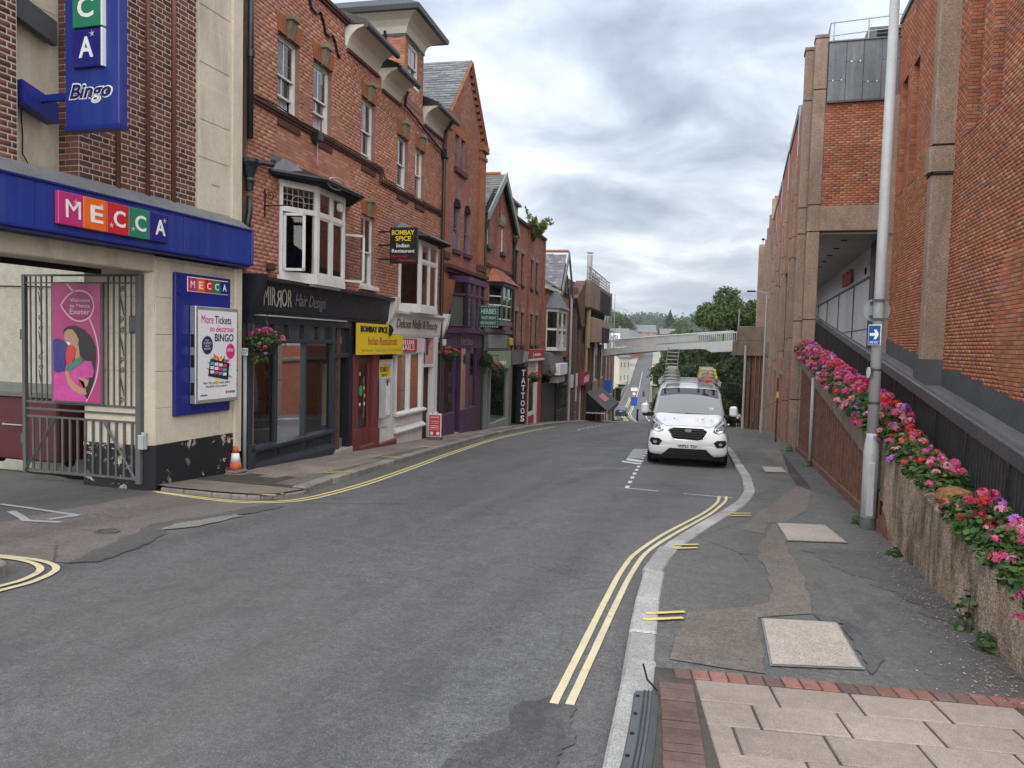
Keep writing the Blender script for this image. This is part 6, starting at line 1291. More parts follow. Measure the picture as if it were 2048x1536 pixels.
D('string_course', MB().box(15.95, 21.1, -.05, .01, 4.7, 4.82), M_MOULD)
dby = D('bay_window', MB().prism([(16.9, .05), (17.5, -.5), (19.2, -.5), (19.8, .05)], 'z', 2.42, 2.6).prism([(16.85, .05), (17.45, -.55), (19.25, -.55), (19.85, .05)], 'z', 4.0, 4.15), M_GREYF)
for (x0_, y0_), (x1_, y1_), n in (((16.97, 0), (17.55, -.42), 1), ((17.55, -.42), (19.15, -.42), 2), ((19.15, -.42), (19.75, 0), 1)):
    for k in range(n + 1): u = k / n; x, y = x0_ + (x1_ - x0_) * u, y0_ + (y1_ - y0_) * u; D('bay_mullion', MB().box(x - .05, x + .05, y - .04, y + .04, 2.6, 4.0), M_GREEN, dby)
    for z in (2.65, 3.2, 3.55): D('glazing_bar', MB().prism([(x0_, y0_ - .03), (x1_, y1_ - .03), (x1_, y1_ + .02), (x0_, y0_ + .02)], 'z', z, z + .05), M_WP, dby)
    D('pane', MB().quad((x0_, y0_, 2.6), (x1_, y1_, 2.6), (x1_, y1_, 4.0), (x0_, y0_, 4.0)), M_GLASS, dby, fix=False)
slates(DB, 'bay_roof', (16.8, -.62, 4.12), (19.9, -.62, 4.12), (19.2, 0, 4.75), (17.5, 0, 4.75), slatemat('small_tiles', [(.30, .11, .06), (.4, .16, .09), (.25, .1, .07)]), 7, 14, dby); [D('bay_roof_side', MB().add(q, ((0, 1, 2),)), M_TILE, dby, fix=False) for q in ([(16.8, -.62, 4.12), (17.5, 0, 4.75), (16.7, 0, 4.12)], [(19.9, -.62, 4.12), (20.0, 0, 4.12), (19.2, 0, 4.75)])]
D('bay_room', MB().box(16.9, 19.8, .45, .5, 2.4, 4.2), M_DARK, dby)
D('downpipe', MB().tube([(16.05, -.1, 6.3), (16.05, -.1, 2.0), (16.02, -.1, -2)], .05, 8), M_DKGREEN); D('hopper', MB().lathe([(.06, -.3), (.12, -.05), (.13, .1)], (16.05, -.1, 6.3), 8), M_DKGREEN); D('downpipe', MB().tube([(21.05, -.1, 6.3), (21.05, -.1, 1.5)], .05, 8), M_PIPE); D('hopper', MB().lathe([(.06, -.3), (.12, -.05), (.13, .1)], (21.05, -.1, 6.3), 8), M_PIPE)
df = D('salon_front', MB().box(16.1, 20.95, -.12, .05, 2.12, 2.28).box(16.1, 20.95, -.05, .05, 1.4, 2.12), M_GREYF); D('frieze_panel', MB().cbox(16.9, 20.1, -.09, -.05, 1.5, 2.05, .01), plain('pale_grey_panel', (.22, .23, .235), .5, .4, .12), df); D('sign_panel', MB().cbox(16.95, 20.85, -.1, -.02, .62, 1.38, .01), M_PGREEN, df, label='pale green sign panel'); marks(DB, 18.6, 20.0, .8, 1.0, -.101, M_WHITE, df, 6); D('wall_lantern', MB().lathe([(.05, 0), (.13, .05), (.13, .3), (.04, .36)], (20.2, -.2, 1.6), 8), plain('brass_lantern', (.42, .28, .05), .4, .5, .2), df)
D('brown_door', MB().cbox(16.3, 16.85, .12, .2, -2.2, .5, .01), plain('brown_door', (.10, .045, .035), .5, .4, .2, 3), df); D('door_panel_wall', MB().box(16.1, 16.95, .0, .1, .5, 1.4), M_MOULD, df)
for a, b in ((16.9, 17.1), (17.5, 17.62), (20.6, 20.9)): D('front_post', MB().cbox(a, b, -.04, .1, -2.4, .66, .01), M_GREEN, df)
D('shop_pane', MB().quad((17.6, .04, -1.6), (20.62, .04, -1.6), (20.62, .04, .64), (17.6, .04, .64)), M_GLASSD, df); D('stall_riser', MB().cbox(17.55, 20.9, -.05, .1, -2.6, -1.58, .01), M_GREEN, df); D('shop_interior', MB().box(17.2, 20.8, 1.2, 1.3, -2.4, 1), M_GREYF, df); D('salon_chair', MB().cbox(18.4, 18.9, .5, .9, -1.4, -1.3, .02).tube([(18.65, .7, -2), (18.65, .7, -1.4)], .04, 6), M_DARK, df); D('rear_block', MB().box(16, 21, 1.4, 6, -2.5, 6.5), M_DARK)
# ---------------------------------------------------------------- flat-topped brick building with narrow dark windows
EB = T('narrow_window_building', 'plain red brick building with narrow dark windows above the tattoo shop', 'building', BF, (25, 0, -2.3))
def E_(name, mb, mat, parent=None, **k): return EB.add(name, mb, mat, parent, **k)
ew = [(21.7, 22.35, 4.48, 5.95), (22.98, 23.6, 4.48, 5.95), (25.22, 25.9, 4.48, 5.9), (26.52, 27.2, 4.48, 5.9), (21.9, 22.55, 1.63, 3.2), (23.22, 23.9, 1.63, 3.2), (25.47, 26.15, 1.63, 3.2), (26.78, 27.45, 1.63, 3.2)]
eh = ew + [(21.3, 24.5, -5, 1.3), (24.7, 28.6, -5, .95)]
ewl = E_('wall', MB().wall(21.1, 28.8, -3, 7.3, eh, 0, .2), M_MORR); brickwork(EB, ewl, 21.15, 28.75, 1.4, 7.28, M_BRO2, ew, seed=43, proud=.004, jt=.009)
E_('side_wall', MB().box(28.6, 28.8, .02, 7, -3, 7.3), M_BRR2); E_('side_wall', MB().box(21.1, 21.3, .02, 7, -3, 7.3), M_BRR2)
for a, b in ((24.45, 24.72), (21.12, 21.3), (28.5, 28.78)): E_('pier', MB().box(a, b, -.08, .01, 1.4, 7.3), M_BRR2)
E_('coping', MB().box(21.05, 28.85, -.12, .3, 7.3, 7.42), M_MOULD); E_('chimney_block', MB().box(21.2, 21.9, .2, .9, 7.3, 8.2).box(21.15, 21.95, .15, .95, 8.1, 8.25), M_BRR2)
for a, b, c, d in ew:
    f_ = E_('window', MB().box(a, a + .06, .08, .14, c, d).box(b - .06, b, .08, .14, c, d).box(a, b, .08, .14, d - .06, d).box(a, b, .08, .14, (c + d) / 2, (c + d) / 2 + .05), M_PIPE); E_('pane', MB().quad((a, .12, c), (b, .12, c), (b, .12, d), (a, .12, d)), M_GLASS, f_); E_('room', MB().box(a - .2, b + .2, .5, .55, c - .2, d + .2), M_DARK, f_); E_('sill', MB().box(a - .06, b + .06, -.1, .08, c - .1, c), M_PIPE, f_); E_('lintel', MB().box(a - .1, b + .1, -.012, .02, d, d + .22), M_KEY, f_)
slates(EB, 'roof_slope', (20.5, 1.2, 7.2), (20.5, 8, 7.2), (22.6, 6.5, 10.2), (22.6, 3.2, 10.2), M_SLT, 16, 14); slates(EB, 'roof_slope', (20.5, 1.2, 7.2), (28.6, 1.2, 7.2), (24.6, 3.2, 10.2), (22.6, 3.2, 10.2), M_SLT, 16, 18); E_('ridge', MB().tube([(22.6, 3.2, 10.2), (24.6, 3.2, 10.2), (28.6, 1.2, 7.3)], .07, 5), M_SLATE)
dm = E_('dormer', MB().box(22.3, 24.2, .5, 2, 7.4, 8.3), plain('weathered_dormer', (.30, .27, .22), .8, .2, .4, 3)); E_('dormer_window', MB().box(22.5, 23.2, .47, .5, 7.5, 8.1), M_NETC, dm); E_('dormer_roof', MB().box(22.2, 24.35, .35, 2, 8.3, 8.4), M_GUT, dm)
tf = E_('tattoo_front', MB().prism([(21.3, .75), (24.5, .75), (24.5, 1.3), (21.3, 1.3)], 'y', -.1, .05), M_GREYF, label='dark tattoo shop front'); E_('sign_board', MB().prism([(22.7, .78), (24.2, .78), (24.45, 1.42), (22.95, 1.42)], 'y', -.2, -.1), M_SHUT, tf)
for k in range(4): E_('sign_stroke', MB().prism([(23.0 + k * .3, .85), (23.12 + k * .3, .85), (23.3 + k * .3, 1.35), (23.18 + k * .3, 1.35)], 'y', -.21, -.2), M_GALV, tf)
E_('opening', MB().box(21.4, 24.3, .9, 1.0, -3, .8), M_DARK, tf); E_('front_post', MB().cbox(24.3, 24.55, -.05, .3, -3, .78, .01).cbox(21.28, 21.45, -.05, .3, -3, .78, .01), M_GREYF, tf); E_('pale_strip', MB().box(24.2, 24.3, -.07, -.04, -1.6, .8), M_GALV, tf)
for i, ch_ in enumerate('TATTOOS'): faceup(EB, 23.95, ch_, .06, -.14, .45 - i * .37 - .3, .45 - i * .37, M_WHITE, tf, bold=.03)
E_('letter_board', MB().box(23.96, 24.0, -.18, .3, -2.3, .6), M_BLACK, tf)
rf_ = E_('red_front', MB().cbox(24.65, 28.6, -.16, .05, .95, 1.45, .02), M_REDSH, label='red shop front with white door and script sign'); marks(EB, 26.0, 27.8, 1.1, 1.24, -.161, M_WPANEL, rf_, 9); marks(EB, 25.6, 25.75, 1.05, 1.4, -.161, M_WPANEL, rf_, 1); E_('white_rail', MB().box(24.65, 28.6, -.2, .0, .86, .96), M_WP, rf_)
for a, b, m in ((24.65, 25.0, M_REDSH), (27.5, 28.6, M_REDSH), (25.0, 25.2, M_WP), (26.9, 27.5, M_WP)): E_('front_post', MB().cbox(a, b, -.06, .1, -3.2, .86, .01), m, rf_)
E_('upper_panel', MB().box(25.2, 26.9, -.02, .02, -.1, .86), plain('cream_panel', (.5, .47, .38), .6, .3, .15), rf_); E_('shop_pane', MB().quad((25.2, .0, -1.8), (26.9, .0, -1.8), (26.9, .0, -.1), (25.2, .0, -.1)), M_GLASSD, rf_); E_('lower_panel', MB().box(25.2, 26.9, -.03, .02, -3.2, -1.8), M_REDSH, rf_); E_('panel_frame', MB().box(25.2, 26.9, -.05, -.02, -1.95, -1.75).box(25.2, 26.9, -.05, -.02, -2.8, -2.65), M_WP, rf_); E_('interior', MB().box(25, 27.6, .8, .9, -3, .9), M_DARK, rf_)
# ---------------------------------------------------------------- low slate-roofed building with white bay
FBD = T('slate_roofed_building', 'low brick building with steep slate roof, white bay and shuttered shop', 'building', BF, (33, 0, -2.9))
def F_(name, mb, mat, parent=None, **k): return FBD.add(name, mb, mat, parent, **k)
F_('wall', MB().wall(28.8, 38.3, -4, 5.0, [(30, 34.2, 1.5, 3.6), (35.2, 36.2, 1.6, 3.2), (29, 37.8, -6, .9)], 0, .2), M_BRR2); F_('end_wall', MB().box(38.1, 38.3, .02, 7, -4, 5.9), M_BRR2); F_('back_block', MB().box(28.9, 38.2, 1.5, 7, -4, 5.2), M_DARK)
slates(FBD, 'roof_slope', (28.8, -.25, 5.0), (34.0, -.25, 5.0), (34.0, 3.2, 7.0), (28.8, 3.2, 7.0), M_SLT, 14, 18); slates(FBD, 'roof_slope', (33.6, -.1, 4.6), (33.6, 5, 4.6), (36, 5, 7.4), (36, -.1, 7.4), M_SLT, 14, 16)
F_('timbered_gable', MB().prism([(33.8, 4.7), (38.2, 4.7), (36, 7.3)], 'y', .0, .2), M_WP)
for x in (34.6, 35.2, 35.8, 36.4, 37.0, 37.6): F_('timber', MB().box(x - .09, x + .09, -.05, .02, 4.7, 4.75 + (2.2 - abs(x - 36)) * 1.15), M_DARK)
for sg in (-1, 1): F_('bargeboard', MB().prism([(36, 7.6), (36, 7.25), (36 + sg * 2.5, 4.35), (36 + sg * 2.5, 4.7)], 'y', -.3, -.2), M_GREYF)
F_('ridge_tiles', MB().tube([(28.8, 3.2, 7.05), (34, 3.2, 7.05)], .1, 6).tube([(36, -.2, 7.62), (36, 5, 7.62)], .1, 6), M_TILE); F_('eaves_band', MB().box(28.8, 34, -.2, .02, 4.75, 4.95), M_COVE)
fb = F_('bay_window', MB().prism([(29.9, .05), (30.5, -.6), (33.6, -.6), (34.3, .05)], 'z', 1.35, 1.55).prism([(29.9, .05), (30.5, -.6), (33.6, -.6), (34.3, .05)], 'z', 3.55, 3.75), M_WP)
for (x0_, y0_), (x1_, y1_), n in (((29.97, 0), (30.55, -.55), 1), ((30.55, -.55), (33.55, -.55), 2), ((33.55, -.55), (34.2, 0), 1)):
    for k in range(n + 1): u = k / n; x, y = x0_ + (x1_ - x0_) * u, y0_ + (y1_ - y0_) * u; F_('bay_mullion', MB().box(x - .09, x + .09, y - .05, y + .05, 1.5, 3.6), M_WP, fb)
    F_('bay_transom', MB().prism([(x0_, y0_ - .05), (x1_, y1_ - .05), (x1_, y1_ + .05), (x0_, y0_ + .05)], 'z', 2.5, 2.62), M_WP, fb); F_('pane', MB().quad((x0_, y0_, 1.5), (x1_, y1_, 1.5), (x1_, y1_, 3.6), (x0_, y0_, 3.6)), M_GLASS, fb, fix=False)
F_('bay_room', MB().box(29.9, 34.3, .4, .45, 1.3, 3.8), M_DARK, fb); F_('window_poster', MB().box(30.8, 31.9, -.5, -.48, 1.6, 2.45), plain('dark_poster', (.06, .045, .08), .5, .4, .5, 9), fb)
F_('bay_roof', MB().loft([[(29.7, .05, 3.75), (30.4, -.75, 3.75), (33.7, -.75, 3.75), (34.5, .05, 3.75)], [(31.6, .05, 5.1), (31.7, -.05, 5.1), (32.3, -.05, 5.1), (32.4, .05, 5.1)]]), M_SLATE, fb); f_ = F_('window', MB().box(35.2, 36.2, .05, .12, 1.6, 3.2), M_WP); F_('pane', MB().box(35.3, 36.1, .03, .05, 1.7, 3.1), MATS['slit_glass'], f_)
ff = F_('shutter_shop', MB().prism([(-.05, .05), (-.55, .2), (-.35, 1.25), (.05, 1.3)], 'x', 28.9, 33.6), M_GREYF); F_('blank_sign', MB().cbox(30.6, 33.4, -.75, -.3, -.05, .62, .02), M_WPANEL, ff); F_('grey_box', MB().cbox(30.9, 33.4, -.6, -.1, -.5, -.12, .02), M_GALV, ff)
for k in range(26): F_('shutter_slat', MB().box(29.2, 33.3, -.02 + .0 * k, .03, -3.3 + k * .11, -3.3 + k * .11 + .095), M_SHUT, ff)
fk = F_('black_shop', MB().box(33.7, 38, -.15, .05, .25, .75), M_BLACK); marks(FBD, 34.6, 36.6, .4, .6, -.151, M_BRASSY, fk, 8); F_('black_surround', MB().box(33.7, 34.2, -.1, .05, -3.6, .25).box(37.4, 38, -.1, .05, -3.6, .25).box(34.2, 37.4, -.1, .05, -3.6, -2.4), M_BLACK, fk); F_('shop_pane', MB().quad((34.2, .0, -2.4), (37.4, .0, -2.4), (37.4, .0, .25), (34.2, .0, .25)), M_GLASSD, fk); F_('interior', MB().box(34, 37.6, .8, .9, -3.6, .3), M_DARK, fk)
for x in (35.2, 36.3): F_('mullion', MB().box(x, x + .12, -.05, .03, -2.4, .25), M_BLACK, fk)
F_('white_downpipe', MB().tube([(38.2, -.15, 5.0), (38.3, -.15, -3.8)], .09, 8), M_GALV)
# ---------------------------------------------------------------- brown brick and concrete car park building
GB = T('car_park_block', 'brown brick car park block with soot-streaked concrete parapets and roof railings', 'building', BF, (50, 0, -4))
def G_(name, mb, mat, parent=None, **k): return GB.add(name, mb, mat, parent, **k)
G_('body', MB().box(38.4, 57, .3, 14, -9, 6.2), M_BRN2); G_('upper_body', MB().box(40, 57, -.05, 14, 1.0, 4.4), M_BRN2)
for k in range(9): G_('brick_fin', MB().cbox(39.2 + k * 2.15, 39.9 + k * 2.15, -.35, .4, -8, 1.8 if k > 1 else 5.6, .03), M_BRN2)
p1 = G_('parapet', MB().cbox(42.5, 58, -.85, -.4, 4.4, 6.4, .06).cbox(56.5, 59.5, -.8, 4, 4.5, 6.5, .06), M_CONCD, label='upper concrete parapet'); G_('soot_stain', MB().box(49, 57.5, -.862, -.85, 4.42, 6.1), M_SOOT, p1); G_('parapet_gap', MB().box(42.5, 57, -.38, .2, 3.7, 4.4), M_DARK)
p2 = G_('parapet', MB().cbox(45, 57.5, -.85, -.4, 1.9, 3.8, .06), M_CONC, label='lower concrete parapet'); G_('soot_stain', MB().box(51, 57.4, -.862, -.85, 1.92, 3.2), M_SOOT, p2)
G_('sloping_wall', MB().prism([(38.4, 4.8), (42.5, 6.3), (42.5, 3.0), (41, 3.0)], 'y', -.5, .2), M_BRN2)
for k in range(12): G_('rail_post', MB().box(42.7 + k * 1.38, 42.8 + k * 1.38, -.7, -.62, 6.4, 7.35 if k % 3 == 0 else 7.1), M_GALV, p1)
for z in (6.62, 6.86, 7.1): G_('guard_rail', MB().box(42.6, 58, -.7, -.64, z, z + .06), M_GALV, p1)
G_('rail_top', MB().box(42.6, 58, -.71, -.63, 7.32, 7.4), M_GALV, p1); G_('glass_balustrade', MB().box(42.8, 50, -.64, -.62, 6.42, 7.05), plain('pale_green_glass', (.36, .44, .42), .2, .5, .1), p1)
G_('roof_room', MB().prism([(44, 7.0), (44, 7.9), (56, 8.2), (58, 7.4), (58, 6.2), (44, 6.2)], 'y', 3, 9), M_CONCD); G_('roof_light', MB().prism([(36, 7.4), (43, 8.3), (43.2, 8.1), (36.4, 7.2)], 'y', 2, 7), plain('pale_green_sheet', (.36, .42, .40), .4, .4, .1))
G_('roof_fence', MB().box(45, 57, 4, 4.05, 8.9, 8.95).box(45, 57, 4, 4.05, 8.5, 8.55), M_GALV)
for k in range(17): G_('fence_bar', MB().box(45 + k * .7, 45.05 + k * .7, 4, 4.05, 8.2, 8.95), M_GALV)
G_('aerial', MB().tube([(42.5, 3, 7.5), (42.5, 3, 10.2)], .06, 6).tube([(42.2, 3, 9.4), (42.9, 3, 9.7)], .03, 5).tube([(42.3, 3, 9.1), (42.7, 3, 8.8)], .05, 5), M_GALV)
fl = G_('flue', MB().tube([(44.0, -.55, 5.5), (44.0, -.55, 8.3)], .2, 12), M_GALV, label='silver roof flue'); G_('flue_lower', MB().tube([(44.0, -.55, 1.5), (44.0, -.55, 5.5)], .2, 12), M_OCHRE, fl); G_('flue_cowl', MB().lathe([(.1, 0), (.3, .06), (.08, .22)], (44.0, -.55, 8.4), 12), M_GALV, fl); G_('gas_pipe', MB().tube([(44.0, -.5, 2.0), (44.0, -.5, .4), (44.0, -.45, -1.2)], .12, 8), M_OCHRE, fl)
for a in (50.2, 55.5): w_ = G_('window_strip', MB().box(a, a + 1.6, -.42, -.36, -1.2, 1.9), M_WP); G_('pane', MB().box(a + .2, a + 1.4, -.44, -.42, -1.0, 1.7), MATS['slit_glass'], w_); G_('panel', MB().cbox(a - .8, a + 2.4, -.5, -.35, -2.1, -1.2, .03), M_CONC, w_)
G_('shop_fascia', MB().box(39, 47, -.3, .0, -1.2, -.3), M_WSHOP); G_('pink_sign', MB().box(42.0, 45.6, -.62, -.3, -1.15, -.25), plain('pink_sign', (.36, .03, .09), .4, .4, .1)); marks(GB, 42.4, 45.2, -1.0, -.45, -.621, M_WHITE, None, 7); G_('white_front', MB().box(39.2, 43.5, -.25, .1, -5.5, -1.2), M_WSHOP); G_('white_front_glass', MB().box(40.0, 42.6, -.28, -.24, -5.5, -2.2), MATS['slit_glass'])
aw = G_('awning', MB().add([(46, -.35, -1.9), (56, -.35, -1.9), (56, -2.0, -3.3), (46, -2.0, -3.3), (46, -2.0, -3.55), (56, -2.0, -3.55)], ((0, 1, 2, 3), (3, 2, 5, 4))), plain('grey_awning', (.10, .105, .11), .8, .2, .15), label='grey shop awning with pink print', fix=False); G_('awning_print', MB().add([(49.5, -.9, -2.36), (53, -.9, -2.36), (53, -1.45, -2.83), (49.5, -1.45, -2.83)], ((0, 1, 2, 3),)), plain('pink_print', (.55, .2, .2), .7, .2, .2), aw, fix=False); G_('awning_side', MB().add([(46, -.35, -1.9), (46, -2.0, -3.3), (46, -.35, -3.4)], ((0, 1, 2),)), M_DARK, aw, fix=False)
for k in range(9): G_('scallop', MB().prism([(46 - .001, 0), (46 + .001, 0), (46 + .001, -.1), (46 - .001, -.1)], 'y', -.4 - k * .18, -.25 - k * .18), M_WP, aw).location = (0, 0, -3.42)
for a, b, m in ((46.5, 49, M_DARK), (50, 53, M_DARK), (53.2, 54.2, M_CONC)): G_('shop_opening', MB().box(a, b, -.3, -.2, -8, -3.2), m)
# ================================================================ footbridge, valley, trees, far houses
M_WSTEEL = plain('white_bridge_paint', (.56, .58, .57), .5, .4, .1, 1.5, streak=.25, grime=(.3, .3, .27)); M_GSTEEL = plain('grey_bridge_paint', (.40, .42, .41), .5, .4, .12, 1.5)
BRG = T('footbridge', 'white steel footbridge with barred parapet spanning the street', 'bridge', (0, 0, 0), (-6, 66, -5))
L0, L1 = Vector((-12.9, 68.6)), Vector((-.8, 64.2))
def bz(u): return 1.28 + 1.1 * u + 0.06 * sin(pi * u)
N_ = 28; rings = []
dirb = (L1 - L0).normalized(); nb_ = Vector((-dirb.y, dirb.x))
for side in (0, 1):
    rg = []; rp = []
    for i in range(N_ + 1):
        u = i / N_; p = L0.lerp(L1, u) + nb_ * (side * 2.2); z = bz(u); d = .62 - .12 * sin(pi * u) if u < .8 else .62 + .25 * (u > .84)
        rg.append([(p.x, p.y, z - d), (p.x, p.y, z), (p.x + nb_.x * .12, p.y + nb_.y * .12, z), (p.x + nb_.x * .12, p.y + nb_.y * .12, z - d)]); rp.append((p.x, p.y, z + .75))
    gd = BRG.add('girder', MB().loft(rg), M_WSTEEL); BRG.add('top_rail', MB().tube(rp, .06, 6), M_WSTEEL, gd)
    m_ = mesh_of('parapet_bar', MB().box(-.02, .02, -.02, .02, 0, .75), M_WSTEEL)
    for i in range(74):
        u = (i + .5) / 74; p = L0.lerp(L1, u) + nb_ * (side * 2.2); o = link('parapet_bar', m_, BRG.e); o.location = (p.x + 6, p.y - 66, bz(u) + 5)
    if side == 0: BRG.add('infill_panel', MB().loft([[(L0.lerp(L1, u).x + nb_.x * .05, L0.lerp(L1, u).y + nb_.y * .05, bz(u) + .12), (L0.lerp(L1, u).x + nb_.x * .05, L0.lerp(L1, u).y + nb_.y * .05, bz(u) + .68)] for u in np.linspace(.16, .76, 11)], close=False, cap=False), M_WSTEEL)
BRG.add('deck', MB().loft([[(L0.lerp(L1, u).x, L0.lerp(L1, u).y, bz(u) - .1), (L0.lerp(L1, u).x + nb_.x * 2.2, L0.lerp(L1, u).y + nb_.y * 2.2, bz(u) - .1)] for u in np.linspace(0, 1, 9)], close=False, cap=False), M_GSTEEL)
# ---------------------------------------------------------------- foliage
def leafmat(name, cols, trans=.35):
    t = NT(name); c = t.ramp(t.attr('rnd'), [(i / (len(cols) - 1), k) for i, k in enumerate(cols)]); c = t.mix(1, c, t.ramp(t.noise(.5, 4, .6), ((.3, .75), (.7, 1.2))), 'MULTIPLY')
    d = t.n('ShaderNodeBsdfPrincipled'); t.l(c, d.inputs['Base Color']); d.inputs['Roughness'].default_value = .6; d.inputs['Specular IOR Level'].default_value = .25
    tr = t.n('ShaderNodeBsdfTranslucent'); t.l(t.mix(1, c, (1.2, 1.25, .6), 'MULTIPLY'), tr.inputs[0]); mx = t.n('ShaderNodeMixShader'); mx.inputs[0].default_value = trans; t.l(d.outputs[0], mx.inputs[1]); t.l(tr.outputs[0], mx.inputs[2]); t.l(mx.outputs[0], t.out.inputs[0]); return t.m
M_LEAF = leafmat('tree_leaf', [(.045, .07, .02), (.068, .10, .028), (.095, .135, .04), (.125, .165, .058)]); M_LEAFD = leafmat('dark_tree_leaf', [(.026, .045, .016), (.04, .066, .022), (.056, .088, .03), (.075, .11, .04)]); M_LEAFY = leafmat('yellow_green_leaf', [(.10, .14, .035), (.15, .20, .05), (.2, .25, .07), (.24, .28, .1)]); M_BARK = plain('bark', (.07, .055, .042), .95, .1, .3, 6, bump=.6)
def leaf_cloud(n, blobs, size, seed, up=.35, shell=.55, flat=.0):
    """n leaf quads spread through a set of ellipsoid clumps (cx,cy,cz,rx,ry,rz); returns vertex/face arrays"""
    r = np.random.default_rng(seed); B_ = np.array(blobs, float); vol = (B_[:, 3] * B_[:, 4] * B_[:, 5]) ** (2 / 3); k = r.choice(len(B_), n, p=vol / vol.sum())
    d = r.normal(size=(n, 3)); d /= np.linalg.norm(d, axis=1)[:, None]; rad = shell + (1 - shell) * r.random(n) ** .6; rad *= 1 + .12 * r.normal(size=n)
    c = B_[k, :3] + d * rad[:, None] * B_[k, 3:6]
    nrm = d * .7 + r.normal(size=(n, 3)) * .6; nrm[:, 2] += up; nrm /= np.linalg.norm(nrm, axis=1)[:, None]
    a = np.cross(nrm, r.normal(size=(n, 3))); a /= np.linalg.norm(a, axis=1)[:, None]; b = np.cross(nrm, a); s = size * (.6 + .8 * r.random(n))[:, None]
    v = np.stack([c + a * s, c + b * s * .55 + nrm * s * .12, c - a * s, c - b * s * .55 + nrm * s * .12], 1).reshape(-1, 3); f = np.arange(4 * n).reshape(-1, 4); return v, f, r.random(n)
def np_mesh(name, v, f, rnd, mat, off=(0, 0, 0)):
    me = bpy.data.meshes.new(name); v = v - np.array(off); me.vertices.add(len(v)); me.vertices.foreach_set('co', v.ravel()); me.loops.add(f.size); me.loops.foreach_set('vertex_index', f.ravel()); k = f.shape[1]
    me.polygons.add(len(f)); me.polygons.foreach_set('loop_start', np.arange(len(f)) * k); me.update(calc_edges=True); at_ = me.attributes.new('rnd', 'FLOAT', 'FACE'); at_.data.foreach_set('value', rnd.astype(np.float32)); me.materials.append(mat); return me
def tree(name, label, x, y, zb, h, w, mat, seed, n=9000, leaf=.16, group=None, trunk=.25, conif=False, low=.2):
    t = T(name, label, 'tree', (0, 0, 0), (x, y, zb), group); rn = random.Random(seed); blobs = []
    for i in range(26):
        if conif: u = rn.random(); rr = w * (1 - u) * .75; a = rn.uniform(0, 6.28); blobs.append((x + cos(a) * rr * .6, y + sin(a) * rr * .6, zb + h * (.12 + .84 * u), w * (1.02 - u) * .42 + .15, w * (1.02 - u) * .42 + .15, h * .07))
        else:
            u = rn.random() ** .8; prof = sin(pi * min(1, .18 + u * .8)) ** .7; a = rn.uniform(0, 6.28); rr = w * prof * rn.uniform(.25, .8); s = w * rn.uniform(.24, .42)
            blobs.append((x + cos(a) * rr, y + sin(a) * rr, zb + h * (low + (.93 - low) * u), s, s, s * .75))
    v, f, r = leaf_cloud(n, blobs, leaf, seed); o = link('crown', np_mesh('crown', v, f, r, mat, (x, y, zb)), t.e); o['kind'] = 'stuff'
    mb = MB().tube([(x, y, zb - .5), (x + .1, y, zb + h * .3), (x, y + .1, zb + h * .75)], [trunk, trunk * .8, trunk * .25], 7); t.add('trunk', mb, M_BARK)
    mb = MB()
    for i in range(9): q = blobs[i]; z0 = zb + h * rn.uniform(.2, .5); mb.tube([(x, y, z0), ((x + q[0]) / 2, (y + q[1]) / 2, (z0 + q[2]) / 2 + .3), (q[0], q[1], q[2])], [trunk * .4, trunk * .25, trunk * .06], 5)
    t.add('limbs', mb, M_BARK); return t
GR = 'trees beyond the footbridge'
tree('broad_tree', 'tall pale green tree rising above the footbridge', -2.6, 104, -11, 21.0, 5.6, M_LEAF, 1, 17000, .24, GR, .4)
tree('broad_tree', 'broad mid green tree left of the tall one behind the footbridge', -8.2, 110, -12, 16.3, 4.8, M_LEAF, 2, 12000, .24, GR)
tree('broad_tree', 'leafy tree beside the far concrete tower', 1.8, 106, -10, 19.0, 4.6, M_LEAF, 3, 12000, .24, GR)
tree('dark_tree', 'dark dense tree under the middle of the footbridge', -3.8, 86, -9.5, 9.8, 3.6, M_LEAFD, 4, 13000, .2, GR, low=.05)
tree('dark_tree', 'dark dense tree behind the white van roof ladders', -.6, 92, -9.5, 10.2, 4.2, M_LEAFD, 5, 13000, .2, GR, low=.05)
tree('dark_tree', 'dark tree left of the van, beside the bridge road', -7.2, 98, -10.5, 9.8, 3.0, M_LEAFD, 6, 10000, .2, GR, low=.08)
tree('young_tree', 'small tree under the left end of the footbridge', -17.6, 97, -10.5, 9.0, 1.9, M_LEAFD, 7, 7000, .16)
tree('broad_tree', 'green tree right behind the scaffolding', -47, 300, -3, 17, 8.5, M_LEAF, 8, 7000, .5, 'far trees'); tree('broad_tree', 'dark green far tree left of the pink house', -53, 335, -2, 17, 9, M_LEAFD, 9, 7000, .5, 'far trees'); tree('conifer_tree', 'dark conifer beyond the pink house roof', -38.5, 420, 6, 15, 7, M_LEAFD, 10, 7000, .6, 'far trees', conif=True); tree('broad_tree', 'far tree right of the conifer', -31, 400, 5, 9, 7, M_LEAF, 11, 6000, .6, 'far trees'); tree('broad_tree', 'far tree behind the footbridge rail right of the road', -26, 330, 0, 9, 6, M_LEAF, 12, 6000, .5, 'far trees'); tree('broad_tree', 'rounded tree beside the far road on the right', -20, 225, -9, 10, 4.5, M_LEAFD, 13, 6000, .35, 'far trees')
r_ = np.random.default_rng(5); bl = []
for i in range(420):                                                  # wooded hillside, one mass of crowns
    yy = 640 + 820 * r_.random() ** .7; xx = r_.uniform(-430, 260) * (yy / 900); s = r_.uniform(9, 17); bl.append((xx, yy, terrain(xx, yy) + s * .35, s * 1.25, s * 1.25, s * .8))
v, f, r = leaf_cloud(46000, bl, 2.3, 77); o = link('hillside_wood', np_mesh('hillside_wood', v, f, r, M_LEAFD)); tag(o, 'wooded hillside closing the view beyond the far road', 'woodland', kind='stuff')
